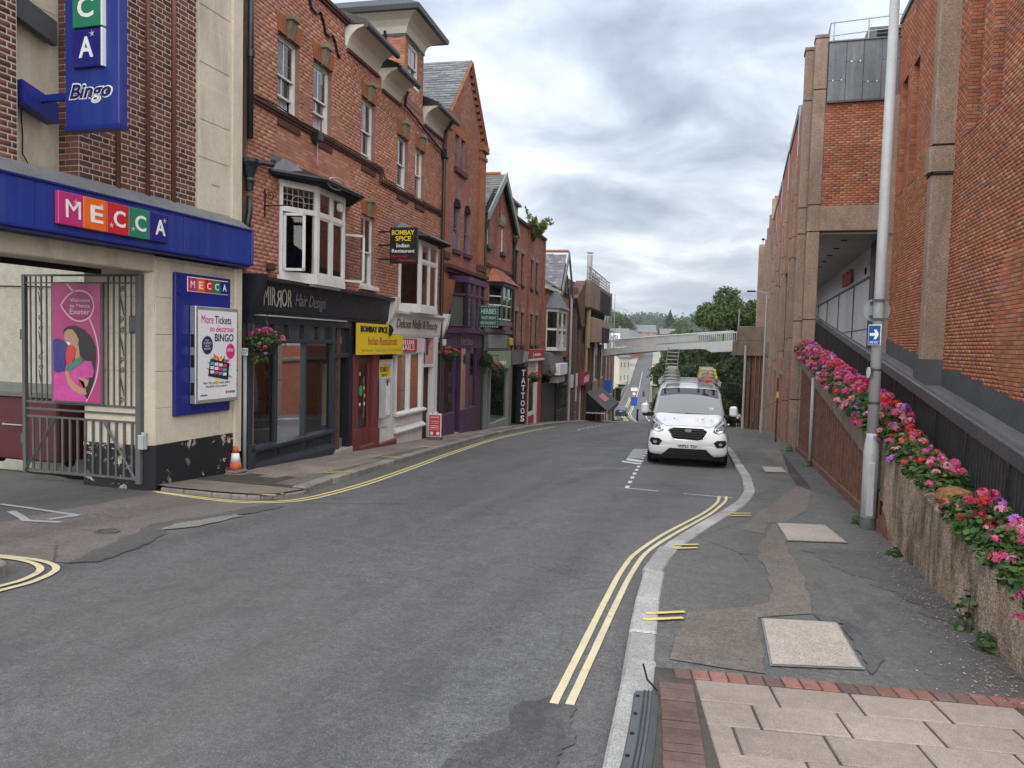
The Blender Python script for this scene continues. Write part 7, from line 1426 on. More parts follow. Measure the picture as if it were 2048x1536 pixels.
bl = []
for i in range(60): yy = r_.uniform(112, 170); sd_ = r_.choice((-1, 1)); xx = RC(yy) + sd_ * r_.uniform(7.5, 20); s = r_.uniform(1.2, 2.4); bl.append((xx, yy, terrain(xx, yy) + s * .5, s * 1.2, s * 1.2, s))
v, f, r = leaf_cloud(16000, bl, .22, 78); o = link('bank_bushes', np_mesh('bank_bushes', v, f, r, M_LEAF)); tag(o, 'bushes on the banks below the bridge road', 'bushes', kind='stuff')
# ---------------------------------------------------------------- bridge road walls and railings
for sg, kf, lb in ((-1, KL, 'green railing on the left side of the bridge road'), (1, KR, 'green railing on the right side of the bridge road')):
    rl = T('bridge_railing', lb, 'railing', (0, 0, 0), (kf(140), 140, g(140)), 'bridge railings'); M_GRAIL = plain('green_railing', (.14, .20, .18), .5, .4, .15, 2)
    ys_ = np.arange(106, 206, 4.); off = .55 * sg
    rl.add('top_rail', MB().tube([(kf(y) + off, y, g(y) + 1.15) for y in ys_], .07, 5), M_GRAIL); rl.add('mid_rail', MB().tube([(kf(y) + off, y, g(y) + .6) for y in ys_], .04, 5), M_GRAIL); rl.add('lattice', MB().loft([[(kf(y) + off, y, g(y) - .3), (kf(y) + off, y, g(y) + .45)] for y in ys_], close=False, cap=False), M_GRAIL)
    for y in np.arange(106, 206, 5.): rl.add('post', MB().box(kf(y) + off - .08, kf(y) + off + .08, y - .08, y + .08, g(y) - .3, g(y) + 1.2), M_GRAIL)
    sd_ = link('bridge_side', mesh_of('bridge_side', MB().loft([[(kf(y) + off * 1.1, y, g(y) - 6), (kf(y) + off * 1.1, y, g(y) - .05), (kf(y) + sg * .1, y, g(y) - .05)] for y in ys_], close=False, cap=False), M_CONC)); sd_['kind'] = 'structure'
    o = sheet('far_footway', list(np.arange(200, 330, 4.)), (lambda y: kf(y) - 3.4) if sg < 0 else (lambda y: kf(y)), (lambda y: kf(y)) if sg < 0 else (lambda y: kf(y) + 3), .12, M_COVER); o['kind'] = 'structure'
# ---------------------------------------------------------------- far houses
M_PINKR = plain('pink_render', (.46, .24, .20), .9, .2, .1, .3); M_CREAMR = plain('cream_render', (.56, .52, .43), .9, .2, .1, .3); M_BRF = plain('far_red_brick', (.27, .115, .08), .9, .2, .2, .6); M_ROOFF = plain('far_slate_roof', (.16, .165, .17), .8, .3, .15, .5)
def house(name, label, x, y, rz, L, D_, H, rh, wall, n=3, st=2, zb=None, chim=True, group='houses across the valley'):
    z = terrain(x, y) if zb is None else zb; t = T(name, label, 'house', (x, y, degrees(rz) if False else rz), (0, 0, z), group)
    t.add('wall', MB().box(-L / 2, L / 2, -D_ / 2, D_ / 2, z - 3, z + H).prism([(-D_ / 2, z + H), (D_ / 2, z + H), (0, z + H + rh)], 'x', -L / 2 + .02, L / 2 - .02), wall)
    rf = t.add('roof', MB().prism([(-D_ / 2 - .4, z + H - .1), (0, z + H + rh), (D_ / 2 + .4, z + H - .1), (D_ / 2 + .4, z + H + .1), (0, z + H + rh + .25), (-D_ / 2 - .4, z + H + .1)], 'x', -L / 2 - .3, L / 2 + .3), M_ROOFF)
    if chim: t.add('chimney', MB().box(-L / 2 + .6, -L / 2 + 1.6, -.4, .4, z + H + rh * .5, z + H + rh + 1.4), M_BRF, rf)
    for s_ in range(st):
        for k in range(n):
            xx = -L / 2 + L * (k + .5) / n; z0 = z + .9 + s_ * H / st; w_ = t.add('window', MB().box(xx - .55, xx + .55, -D_ / 2 - .06, -D_ / 2 + .05, z0, z0 + 1.5), M_WP); t.add('pane', MB().box(xx - .45, xx + .45, -D_ / 2 - .08, -D_ / 2 - .06, z0 + .1, z0 + 1.4), MATS['slit_glass'], w_)
    return t
from math import degrees
house('cream_house', 'cream gabled house below the left end of the footbridge', -33.6, 206, 80, 9, 6.5, 7.0, 2.3, M_CREAMR, zb=-8.5); house('white_house', 'white rendered house behind the cream gable', -39, 228, 80, 10, 8, 9, 2.5, M_WSHOP, zb=-6.5)
house('brick_house', 'red brick house with slate roof behind the sign board', -42.5, 256, 10, 11, 9, 8.0, 3.2, M_BRF, 4, zb=-4.0); house('pink_house', 'pink rendered house at the top of the far road', -43.5, 345, 12, 11, 9, 5.2, 3.2, M_PINKR, 3, zb=2.5); house('brick_house', 'red brick terrace end beside the far road', -42.5, 290, 82, 20, 8, 6.5, 3, M_BRF, 6, zb=-2.0); house('brick_house', 'low brick house furthest up the far road', -36.5, 392, 15, 9, 8, 4, 2.5, M_BRF, 3, zb=4)
AP = T('roadside_sign_board', 'white rectangular sign board on the far brick house', 'sign', (0, 0, 0), (-33.5, 214, -1)); AP.add('board', MB().box(-36.2, -33.2, 214, 214.2, 2.9, 5.1), M_WPANEL); AP.text('APEX', -35.8, -33.6, 3.4, 4.6, 213.98, M_INK, bold=.02, ext=.01); AP.add('post', MB().tube([(-34.7, 214.1, -8), (-34.7, 214.1, 3)], .1, 6), M_GALV)
# scaffolding at the end of the car park block
SCF = T('scaffolding', 'tube scaffolding at the end of the car park block', 'scaffolding', (0, 0, 0), (-16.5, 86, -7.5)); M_SCAF = plain('scaffold_tube', (.32, .36, .35), .5, .5, .15, 2, .3)
for i in range(4):
    for j in range(3): x, y = -18.2 + i * 1.25, 84 + j * 2.2; SCF.add('standard', MB().tube([(x, y, -8), (x, y, 7.6 + (i * j) % 3 * .5)], .05, 5), M_SCAF)
for z in (1.2, 3.3, 5.6):
    for j in range(3): SCF.add('ledger', MB().tube([(-18.6, 84 + j * 2.2, z), (-14.0, 84 + j * 2.2, z)], .045, 5), M_SCAF)
    for i in range(4): SCF.add('transom', MB().tube([(-18.2 + i * 1.25, 83.6, z + .06), (-18.2 + i * 1.25, 88.8, z + .06)], .045, 5), M_SCAF)
    SCF.add('board', MB().box(-18.6, -14.2, 84.1, 86, z + .1, z + .16), M_CREAM2)
for i in range(3): SCF.add('brace', MB().tube([(-18.2 + i * 1.25, 83.9, 1.2), (-16.95 + i * 1.25, 83.9, 5.6)], .04, 5), M_SCAF)
NB = T('half_hidden_block', 'brown block behind the scaffolding', 'building', (0, 0, 0), (-22, 90, -8)); NB.add('wall', MB().box(-30, -18.6, 84, 96, -10, 5.2), M_BRN2); NB.add('parapet', MB().box(-30.2, -18.3, 83.7, 96.2, 4.2, 5.4), M_CONCD); NB.add('lower_wing', MB().box(-22, -15.2, 89, 94, -10, 1.0), M_BRR2)
# ================================================================ parked van
VF = (-1.23, 19.3, 4); VZ = g(19.4) + ROAD
def carpaint(name, col, rough=.18):
    t = NT(name); c = t.mix(1, col, t.ramp(t.noise(1.2, 4, .6), ((.3, .93), (.7, 1.03))), 'MULTIPLY'); c = t.mix(t.math('MULTIPLY', t.ramp(t.noise(6, 5, .7), ((.5, 0.), (.8, 1.))), .12), c, (.3, .28, .25))
    MATS[name] = t.principled(c, rough, .5, 0, None, Coat_Weight=.7, Coat_Roughness=.06); return MATS[name]
M_VAN = carpaint('white_van_paint', (.70, .71, .72)); M_VBLK = plain('black_trim', (.010, .010, .011), .6, .18, .15, 6); M_TYRE = plain('tyre_rubber', (.016, .016, .016), .85, .2, .2, 8); M_CHROME = plain('chrome', (.55, .56, .58), .18, .6, .05, 3, .9)
def screen_glass():
    t = NT('windscreen_glass'); return t.principled((.02, .026, .03), .03, .8, 0, None, Coat_Weight=1., Coat_Roughness=.01)
M_WS = screen_glass()
VAN = T('white_van', 'white panel van with roof ladders parked in the bay facing the camera', 'van', VF, (0, 0, VZ))
def V(name, mb, mat, parent=None, smooth=False, **k):
    mb.v = [(x, y, z + VZ) for x, y, z in mb.v]; return VAN.add(name, mb, mat, parent, smooth, **k)
def vring(y, hw, hwt, zb, zt):
    zm = min(1.08, zb + (zt - zb) * .62); half = [(0, zb), (hw * .82, zb), (hw * .96, zb + .04), (hw, zb + .16), (hw, zb + (zm - zb) * .6), (hw * .992, zm), (hwt + (hw - hwt) * .5, zm + (zt - zm) * .5), (hwt + (hw - hwt) * .1, zt - (zt - zm) * .17), (hwt - .05, zt - (zt - zm) * .05), (hwt * .6, zt), (0, zt + .012)]
    return [(x, y, z) for x, z in half] + [(-x, y, z) for x, z in reversed(half[1:-1])]
ST = [(.0, .78, .70, .42, .60), (.015, .88, .80, .33, .72), (.06, .945, .86, .27, .86), (.14, .97, .87, .25, .96), (.3, .985, .86, .24, 1.04), (.55, .992, .85, .24, 1.12), (.85, .995, .83, .24, 1.21), (1.1, .995, .80, .24, 1.44), (1.35, .995, .79, .24, 1.66), (1.55, .995, .79, .24, 1.80), (1.7, .995, .80, .24, 1.88), (1.95, .995, .81, .24, 1.925), (2.6, .995, .82, .24, 1.95), (4.2, .995, .82, .24, 1.95), (4.75, .99, .82, .25, 1.94), (4.9, .97, .80, .3, 1.90), (4.95, .9, .74, .4, 1.8)]
body = V('body', MB().loft([vring(*s) for s in ST]), M_VAN, smooth=True); sub = body.modifiers.new('round', 'SUBSURF'); sub.levels = sub.render_levels = 1
def nose(x, z):                                             # y of the nose surface
    zt = [(s[4], s[0]) for s in ST[:8]]; yy = float(np.interp(z, [a for a, b in zt], [b for a, b in zt])) if z > .6 else 0.; return yy + .055 * (abs(x) / .9) ** 3
def plate(pts, mat, off=.012, par=None, name='trim', thick=.03):
    n = len(pts); f_ = [(x, nose(x, z) - off, z) for x, z in pts]; b_ = [(x, nose(x, z) - off + thick, z) for x, z in pts]; return V(name, MB().add(f_ + b_, [tuple(range(n))] + [(i, i + n, (i + 1) % n + n, (i + 1) % n) for i in range(n)]), mat, par)
gr = plate([(-.50, .90), (-.38, .985), (.38, .985), (.50, .90), (.36, .70), (.28, .665), (-.28, .665), (-.36, .70)], M_CHROME, .02, name='grille_surround'); plate([(-.465, .895), (-.36, .962), (.36, .962), (.465, .895), (.345, .715), (.27, .688), (-.27, .688), (-.345, .715)], M_VBLK, .032, gr, 'grille')
for z in (.745, .80, .855, .91): hw = .34 + (z - .7) * .5; V('grille_bar', MB().cbox(-hw, hw, nose(0, z) - .05, nose(0, z) - .028, z - .014, z + .014, .005), plain('grille_bar_grey', (.03, .03, .032), .5, .3, .1), gr)
V('badge', MB().add([(.085 * cos(a), nose(0, .90) - .062, .905 + .042 * sin(a)) for a in np.linspace(0, 2 * pi, 25)[:-1]] + [(.085 * cos(a), nose(0, .90) - .02, .905 + .042 * sin(a)) for a in np.linspace(0, 2 * pi, 25)[:-1]], [tuple(range(24))] + [(i, i + 24, (i + 1) % 24 + 24, (i + 1) % 24) for i in range(24)]), M_CHROME, gr); VAN.text('Ford', -.055, .055, VZ + .885, VZ + .925, nose(0, .9) - .064, plain('badge_blue', (.10, .14, .24), .3, .5, .05), gr, shear=.3, ext=.001)
for sg in (-1, 1):
    fl = lambda P: [(sg * x, z) for x, z in P][::sg]
    hl = plate(fl([(.60, .90), (.72, .84), (.90, .90), (.93, 1.04), (.90, 1.20), (.82, 1.12), (.66, 1.02)]), plain('headlamp_dark', (.03, .031, .034), .2, .5, .1), .03, name='headlight'); 
    for x, z, r in ((.80, .965, .055), (.70, .93, .035)): V('lamp_lens', MB().add([(sg * x + r * 1.2 * cos(a), nose(x, z) - .05, z + r * sin(a)) for a in np.linspace(0, 2 * pi, 17)[:-1]], (tuple(range(16)),)), M_CHROME, hl, fix=False)
    plate(fl([(.68, 1.0), (.80, 1.085), (.86, 1.13), (.88, 1.09), (.8, 1.03), (.70, .975)]), plain('lamp_silver', (.3, .31, .33), .3, .5, .1), .045, hl, 'daylight_strip')
    fg = plate(fl([(.62, .63), (.70, .69), (.90, .70), (.93, .62), (.86, .52), (.70, .51)]), M_VBLK, .035, name='fog_lamp_bezel'); V('fog_lamp', MB().add([(sg * .79 + .05 * cos(a), nose(.79, .6) - .05, .60 + .035 * sin(a)) for a in np.linspace(0, 2 * pi, 17)[:-1]], (tuple(range(16)),)), M_CHROME, fg, fix=False)
    mr = V('mirror_stalk', MB().cbox(sg * 1.03 - .15, sg * 1.03 + .15, .98, 1.08, 1.14, 1.25, .03), M_VBLK); V('mirror_cap', MB().cbox(sg * 1.12 - .095, sg * 1.12 + .095, .93, 1.10, 1.22, 1.48, .04), M_VAN, mr)
    V('side_window', MB().add([(sg * .955, 1.15, 1.22), (sg * .955, 2.3, 1.22), (sg * .855, 2.25, 1.72), (sg * .86, 1.6, 1.72)], ((0, 1, 2, 3),)), M_WS, fix=False)
    V('indicator', MB().cbox(sg * .99 - .03, sg * .99 + .03, .62, .7, 1.0, 1.06, .01), M_CHROME)
    for yw in (.98, 3.92):
        w = V('wheel', MB().tube([(sg * .76, yw, .33), (sg * .97, yw, .33)], .33, 28), M_TYRE); V('rim', MB().tube([(sg * .9, yw, .33), (sg * .982, yw, .33)], .2, 16), M_GALV, w); V('wheel_arch', MB().tube([(sg * .70, yw, .36), (sg * .998, yw, .36)], .40, 24), M_VBLK, w)
plate([(-.64, .27), (-.44, .46), (.44, .46), (.64, .27), (.6, .22), (-.6, .22)], M_VBLK, .04, name='lower_intake', thick=.08)
for z in (.32, .37, .42): V('intake_bar', MB().box(-.44, .44, -.055, -.03, z, z + .012), plain('grille_bar_grey', (.05, .05, .053)))
pl_ = V('number_plate', MB().cbox(-.27, .27, -.075, -.045, .465, .585, .004), plain('plate_white', (.62, .62, .60), .4, .4, .04)); VAN.text('WP21 TSV', -.235, .235, VZ + .485, VZ + .565, -.078, M_BLACK, pl_, bold=.03, ext=.002)
V('underbody', MB().box(-.9, .9, .2, 4.8, .16, .34), M_DARK)
# windscreen: curved glass just proud of the body between the pillars
g_ = []; nu = 12
for i in range(9):
    v = i / 8; yy = .90 + (1.66 - .90) * v; zz = float(np.interp(yy, [s[0] for s in ST], [s[4] for s in ST])); row = []
    for j in range(nu + 1): u = j / nu * 2 - 1; row.append((u * (.835 - .115 * v), yy - .055 + .075 * u * u, zz + .022 - .03 * u * u))
    g_.append(row)
ws = V('windscreen', MB().loft(g_, close=False, cap=False), M_WS, smooth=True); V('wiper', MB().tube([(-.1, .86, 1.27), (.62, .93, 1.23)], .012, 5).tube([(-.7, .95, 1.24), (.0, .88, 1.29)], .012, 5), M_VBLK, ws); V('scuttle', MB().loft([[(u * .86, .84 + .10 * u * u, 1.215 - .03 * u * u), (u * .86, .93 + .10 * u * u, 1.27 - .035 * u * u)] for u in np.linspace(-1, 1, 9)], close=False, cap=False), M_VBLK, ws)
V('permit', MB().box(.52, .62, 1.0, 1.01, 1.36, 1.42), M_WHITE, ws)
M_SEAM = plain('panel_gap', (.05, .05, .05), .9, .1)
for sg in (-1, 1): V('panel_gap', MB().tube([(sg * x, nose(x, z) - .004, z) for x, z in ((.0, 1.0), (.35, 1.0), (.52, .985), (.64, 1.03), (.78, 1.12), (.86, 1.19))], .005, 4).tube([(sg * .93, .2, .55), (sg * .985, .5, .6), (sg * .998, .62, .75)], .005, 4), M_SEAM)
for x in (-.35, .35): V('washer_jet', MB().cbox(x - .02, x + .02, .6, .64, 1.13, 1.15, .005), M_VBLK)
# roof bars and ladders
for y in (1.9, 3.0, 4.3): rb = V('roof_bar', MB().cbox(-.84, .84, y - .03, y + .03, 2.02, 2.06, .01).cbox(-.82, -.74, y - .04, y + .04, 1.94, 2.02, .01).cbox(.74, .82, y - .04, y + .04, 1.94, 2.02, .01), M_GALV)
M_ALUM = plain('ladder_aluminium', (.24, .24, .23), .5, .4, .3, 4, .5); M_LADY = plain('ladder_yellow', (.55, .42, .02), .5, .4, .1); M_STRAP = plain('orange_strap', (.6, .16, .02), .7, .3, .1)
def ladder(name, label, x0, x1, ya, za, yb, zb, rungs, mat=None, rail=.03):
    L = T(name, label, 'ladder', VF, ((x0 + x1) / 2, ya, VZ + za), 'ladders on the van roof'); mat = mat or M_ALUM
    for x in (x0, x1): L.add('stile', MB().tube([(x, ya, VZ + za), (x, yb, VZ + zb)], rail, 4), mat)
    for i in range(rungs): u = (i + .5) / rungs; L.add('rung', MB().tube([(x0, ya + (yb - ya) * u, VZ + za + (zb - za) * u), (x1, ya + (yb - ya) * u, VZ + za + (zb - za) * u)], .018, 6), M_ALUM)
    return L
for k in range(4):
    ladder('roof_ladder', ('lowest', 'second', 'third', 'topmost')[k] + ' ladder of the left stack on the van roof', -.70 + k * .02, -.30 - k * .02, 1.55 + k * .25, 2.10 + k * .085, 4.7, 2.12 + k * .085, 9)
    L = ladder('roof_ladder', ('lowest', 'second', 'third', 'topmost')[k] + ' ladder of the right stack on the van roof', .26 + k * .015, .70 - k * .015, 1.6 + k * .18, 2.10 + k * .085, 4.7, 2.12 + k * .085, 9)
    for x in (.26 + k * .015, .70 - k * .015): L.add('end_cap', MB().cbox(x - .035, x + .035, 1.55 + k * .18, 1.63 + k * .18, VZ + 2.06 + k * .085, VZ + 2.14 + k * .085, .01), M_LADY if k else M_REDSH)
ladder('long_ladder', 'long ladder rising above the left stack on the van roof', -.66, -.34, 2.4, 2.44, 4.9, 2.95, 5, M_ALUM, .012)
st_ = T('ratchet_strap', 'orange ratchet strap round the right stack of ladders', 'strap', VF, (.45, 1.8, VZ + 2.05)); st_.add('webbing', MB().box(.43, .49, 1.52, 1.56, VZ + 2.04, VZ + 2.36).box(.43, .49, 1.52, 2.2, VZ + 2.36, VZ + 2.37), M_STRAP); st_.add('buckle', MB().cbox(.40, .56, 1.47, 1.53, VZ + 2.06, VZ + 2.14, .01), C5[2])
# ================================================================ blue car on the bridge road
CF = (-18.4, 122.0, 5); CZ = g(122.5) + ROAD
CAR = T('blue_car', 'small blue estate car driving away onto the bridge road', 'car', CF, (0, 0, CZ)); M_BCAR = carpaint('blue_car_paint', (.02, .05, .13))
def K_(name, mb, mat, parent=None, **k): mb.v = [(x, y, z + CZ) for x, y, z in mb.v]; return CAR.add(name, mb, mat, parent, **k)
K_('body', MB().loft([vring(y, hw, hwt, zb, zt) for y, hw, hwt, zb, zt in ((0, .78, .6, .4, .95), (.1, .88, .68, .28, 1.25), (.35, .9, .66, .25, 1.48), (1.6, .9, .66, .22, 1.5), (2.6, .9, .66, .22, 1.42), (3.3, .9, .72, .22, .98), (4.2, .85, .7, .28, .85), (4.35, .75, .6, .4, .7))]), M_BCAR, smooth=True)
K_('rear_window', MB().add([(-.6, .1, 1.02), (.6, .1, 1.02), (.52, .33, 1.42), (-.52, .33, 1.42)], ((0, 1, 2, 3),)), M_WS, fix=False); K_('number_plate', MB().box(-.26, .26, -.03, .02, .72, .84), M_YELS)
for sg in (-1, 1):
    K_('tail_light', MB().cbox(sg * .72 - .13, sg * .72 + .13, -.01, .1, .88, 1.05, .02), C5[2]); K_('bumper_reflector', MB().box(sg * .6 - .1, sg * .6 + .1, -.02, .03, .42, .5), M_VBLK)
    for yw in (.75, 3.3): K_('wheel', MB().tube([(sg * .7, yw, .3), (sg * .88, yw, .3)], .3, 16), M_TYRE)
K_('roof_rail', MB().tube([(-.6, .6, 1.55), (-.6, 2.4, 1.53)], .02, 5).tube([(.6, .6, 1.55), (.6, 2.4, 1.53)], .02, 5), M_GALV)
# ================================================================ lamp column with signs on the right footway
LP = T('lamp_column', 'tall grey steel lamp column on the right footway in front of the flowers', 'lamp post', (0, 0, 0), (1.70, 11.18, -.66)); zb = g(11.18)
LP.add('base', MB().lathe([(.10, zb - .1), (.10, .42), (.09, .52), (.076, .62), (.074, .66)], (1.70, 11.18, 0), 20), M_GALV, smooth=True); LP.add('door', MB().cbox(1.655, 1.745, 11.07, 11.10, -.45, .28, .01), M_GALV); LP.add('foot_stain', MB().lathe([(.1015, zb - .1), (.1015, zb + .16)], (1.70, 11.18, 0), 20), plain('damp_grey', (.11, .115, .10), .8, .2, .3, 9))
LP.add('shaft', MB().lathe([(.072, .64), (.066, 3.2), (.058, 8.5)], (1.70, 11.18, 0), 18), M_GALV, smooth=True); LP.add('collar', MB().lathe([(.076, 1.05), (.076, 1.09)], (1.7, 11.18, 0), 18).lathe([(.074, 1.5), (.074, 1.53)], (1.7, 11.18, 0), 18), M_RAIL)
def round_sign(name, label, c, r, ang, mat, back, thick=.006):
    t = T(name, label, 'sign', (c[0], c[1], ang), (0, 0, c[2])); n = 28; t.add('plate', MB().prism([(r * cos(2 * pi * k / n), c[2] + r * sin(2 * pi * k / n)) for k in range(n)], 'y', 0, thick), mat); t.add('clip', MB().box(-.09, .09, thick, thick + .03, c[2] + r * .5, c[2] + r * .5 + .03).box(-.09, .09, thick, thick + .03, c[2] - r * .6, c[2] - r * .6 + .03), M_RAIL); return t
t_ = round_sign('round_road_sign', 'round road sign seen from behind on the lamp column', (1.69, 11.29, 2.31), .165, 180, plain('sign_face_white', (.6, .6, .6)), None); t_.add('back', MB().prism([(.166 * cos(2 * pi * k / 28), 2.31 + .166 * sin(2 * pi * k / 28)) for k in range(28)], 'y', .007, .011), plain('sign_back_grey', (.23, .26, .26), .6, .4, .1))
LP.add('sign_band', MB().box(1.60, 1.80, 11.09, 11.12, 2.42, 2.45).box(1.60, 1.80, 11.09, 11.12, 2.17, 2.20), M_RAIL)
OW = T('one_way_sign', 'blue one way arrow sign on the lamp column', 'sign', (1.645, 11.07, -38), (0, 0, 1.82)); OW.add('plate', MB().cbox(-.088, .088, 0, .008, 1.84, 2.11, .003), M_WHITE); OW.add('face', MB().box(-.08, .08, -.003, 0, 1.848, 2.102), plain('sign_blue', (.015, .07, .33), .4, .4, .05)); OW.add('arrow', MB().add([(-.062, -.005, 2.0), (-.062, -.005, 1.965), (.01, -.005, 1.965), (-.005, -.005, 1.92), (.03, -.005, 1.92), (.064, -.005, 1.983), (.03, -.005, 2.045), (-.005, -.005, 2.045), (.01, -.005, 2.0)], ((8, 7, 6, 5, 4, 3, 2, 1, 0),)), M_WHITE, fix=False); OW.text('ONE WAY', -.06, .06, 1.86, 1.895, -.004, M_WHITE, ext=.001)
round_sign('oval_disc', 'small white disc sign edge-on low on the lamp column', (1.60, 11.12, 1.475), .075, -80, plain('sign_face_white', (.6, .6, .6)), None)
YS = T('yellow_notice', 'small yellow no smoking notice on the brick wall behind the lamp column', 'notice', RWF, (-26.2, -.3, 3.6)); YS.add('plate', MB().box(-26.35, -25.95, -.32, -.30, 3.5, 4.0), M_YELS); YS.add('symbol', MB().tube([(-26.15 + .11 * cos(a), -.325, 3.76 + .11 * sin(a)) for a in np.linspace(0, 2 * pi, 17)], .015, 4), M_BLACK)
# further poles
def lampcol(name, label, x, y, ztop, arm, r=.07, grp=None):
    t = T(name, label, 'lamp post', (0, 0, 0), (x, y, g(y)), grp); t.add('base', MB().tube([(x, y, g(y) - .2), (x, y, g(y) + 1.3)], r * 1.5, 10), M_GALV); t.add('shaft', MB().tube([(x, y, g(y) + 1.2), (x, y, ztop)], [r, r * .7], 8), M_GALV); t.add('arm', MB().tube([(x, y, ztop - .05), (x + arm[0], y + arm[1], ztop + .05)], r * .5, 6), M_GALV); t.add('lantern', MB().cbox(x + arm[0] - .35, x + arm[0] + .12, y + arm[1] - .12, y + arm[1] + .12, ztop - .02, ztop + .08, .03), M_RAIL); return t
lampcol('lamp_column', 'slim grey lamp column beside the far brown columns', 1.15, 46, 5.0, (-.75, 0)); lampcol('lamp_column', 'grey lamp column in front of the brown car park block', -12.1, 58, 3.3, (1.0, .2))
SP = T('sign_post', 'brown post with yellow sticker in front of the brick columns', 'post', (0, 0, 0), (1.38, 32.6, g(32.6))); SP.add('post', MB().box(1.35, 1.42, 32.55, 32.62, g(32.6), .6), M_MOULD); SP.add('sticker', MB().box(1.345, 1.425, 32.54, 32.55, -.2, .05), M_YELS)
WP = T('grey_pipe', 'grey pipe standing against the brick fins below the flowers', 'pipe', (0, 0, 0), (1.74, 20.9, g(20.9))); WP.add('pipe', MB().tube([(1.74, 20.9, g(20.9)), (1.74, 20.9, 1.05)], .045, 8), M_GALV, smooth=True); WP.add('collar', MB().tube([(1.74, 20.9, .2), (1.74, 20.9, .25)], .055, 8), M_GALV)
TP = T('tall_thin_pole', 'thin grey pole under the footbridge landing', 'pole', (0, 0, 0), (.15, 60, g(60))); TP.add('shaft', MB().tube([(.15, 60, g(60)), (.15, 60, 2.0)], .09, 8), M_GALV); TP.add('foot', MB().tube([(.15, 60, g(60)), (.15, 60, g(60) + .9)], .12, 8), M_GALV)
TL = T('traffic_signal', 'black traffic signal head on a post at the end of the row', 'traffic light', (0, 0, 0), (-13.2, 82, g(82))); TL.add('post', MB().tube([(-13.2, 82, g(82)), (-13.2, 82, g(82) + 3.4)], .09, 8), M_BLACK); TL.add('head', MB().cbox(-13.0, -12.45, 81.8, 82.2, g(82) + 2.2, g(82) + 3.6, .04), M_BLACK)
BS2 = T('blue_town_sign', 'blue and white road sign beside the traffic signal', 'sign', (0, 0, 0), (-13.75, 81, g(81))); BS2.add('plate', MB().box(-14.1, -13.35, 81, 81.05, g(81) + 2.3, g(81) + 4.3), plain('sign_blue', (.015, .07, .33))); BS2.add('lower_plate', MB().box(-14.1, -13.35, 80.98, 81.04, g(81) + 2.2, g(81) + 2.9), M_WPANEL); BS2.add('post', MB().tube([(-13.7, 81.1, g(81)), (-13.7, 81.1, g(81) + 2.4)], .06, 6), M_GALV)
BO = T('black_bollard', 'tall black bollard on the island in the road', 'bollard', (0, 0, 0), (-12.4, 96, g(96))); BO.add('post', MB().tube([(-12.4, 96, g(96)), (-12.4, 96, g(96) + 1.45)], .12, 10), M_BLACK); BO.add('cap', MB().tube([(-12.4, 96, g(96) + 1.45), (-12.4, 96, g(96) + 1.55)], [.14, .05], 10), M_BLACK)
RS = T('blue_speed_sign', 'white and blue signs on a post on the bridge road', 'sign', (0, 0, 0), (-18.8, 140, g(140))); RS.add('post', MB().tube([(-18.8, 140.1, g(140)), (-18.8, 140.1, g(140) + 4.0)], .06, 6), M_GALV); RS.add('disc', MB().disc((-18.8, g(140) + 3.0), .42, .42, 140), C5[2], fix=False); RS.add('disc_face', MB().disc((-18.8, g(140) + 3.0), .3, .3, 139.97), M_WPANEL, fix=False); RS.add('plate', MB().box(-19.4, -18.2, 140.02, 140.06, g(140) + .8, g(140) + 2.4), plain('sign_blue', (.015, .07, .33))); RS.add('upper_plate', MB().box(-19.4, -18.2, 140.02, 140.06, g(140) + 3.5, g(140) + 4.1), M_WPANEL)
OB = T('orange_kiosk', 'orange and white box beside the bridge road left of the van', 'box', (0, 0, 0), (-11.2, 106, g(106))); OB.add('body', MB().box(-11.6, -10.6, 106, 107, g(106) - .3, g(106) + 1.3), plain('orange_box', (.6, .12, .02), .6, .3, .1)); OB.add('roof', MB().prism([(-11.7, g(106) + 1.3), (-10.5, g(106) + 1.3), (-11.1, g(106) + 2.1)], 'y', 105.9, 107.1), M_WPANEL)
# ================================================================ cone, pavement board, small post
CN = T('traffic_cone', 'orange and white traffic cone beside the cream pier', 'cone', (0, 0, 0), (-8.40, 11.30, g(11.3))); cz = g(11.3) + .004
M_ORC = plain('cone_orange', (.62, .12, .03), .55, .4, .2, 6, grime=(.3, .12, .06)); CN.add('base', MB().cbox(-8.55, -8.25, 11.15, 11.45, cz, cz + .05, .015), M_KERBL); CN.add('lower_cone', MB().lathe([(.115, .05), (.09, .19)], (-8.4, 11.3, cz), 20), M_ORC, smooth=True); CN.add('sleeve', MB().lathe([(.091, .19), (.06, .34)], (-8.4, 11.3, cz), 20), M_WHITE, smooth=True); CN.add('tip', MB().lathe([(.06, .34), (.038, .45), (.03, .46)], (-8.4, 11.3, cz), 20), M_ORC, smooth=True)
NL = T('loading_plate_post', 'short grey post with no loading plate beside the cone', 'post', (0, 0, 0), (-8.45, 11.62, g(11.6))); NL.add('post', MB().tube([(-8.45, 11.62, g(11.6)), (-8.45, 11.62, 1.40)], .035, 8), M_GALV, smooth=True); NL.add('plate', MB().box(-8.50, -8.36, 11.565, 11.575, 1.40, 1.53), M_WPANEL); NL.text('No loading\nat any time', -8.49, -8.37, 1.42, 1.51, 11.564, M_BLACK, ext=.0005)
AB = T('pavement_board', 'red pavement board in a white frame on the footway by the nail bar', 'board', (-8.78, 21.25, 8), (0, 0, g(21.25))); az = g(21.25)
AB.add('frame', MB().cbox(-.20, .20, -.02, .02, az + .08, az + .80, .02), M_WP); AB.add('face', MB().box(-.17, .17, -.027, -.02, az + .12, az + .75), M_REDS); AB.add('base', MB().prism([(-.16, az), (-.12, az + .08), (.12, az + .08), (.16, az)], 'x', -.22, .22), M_RAIL)
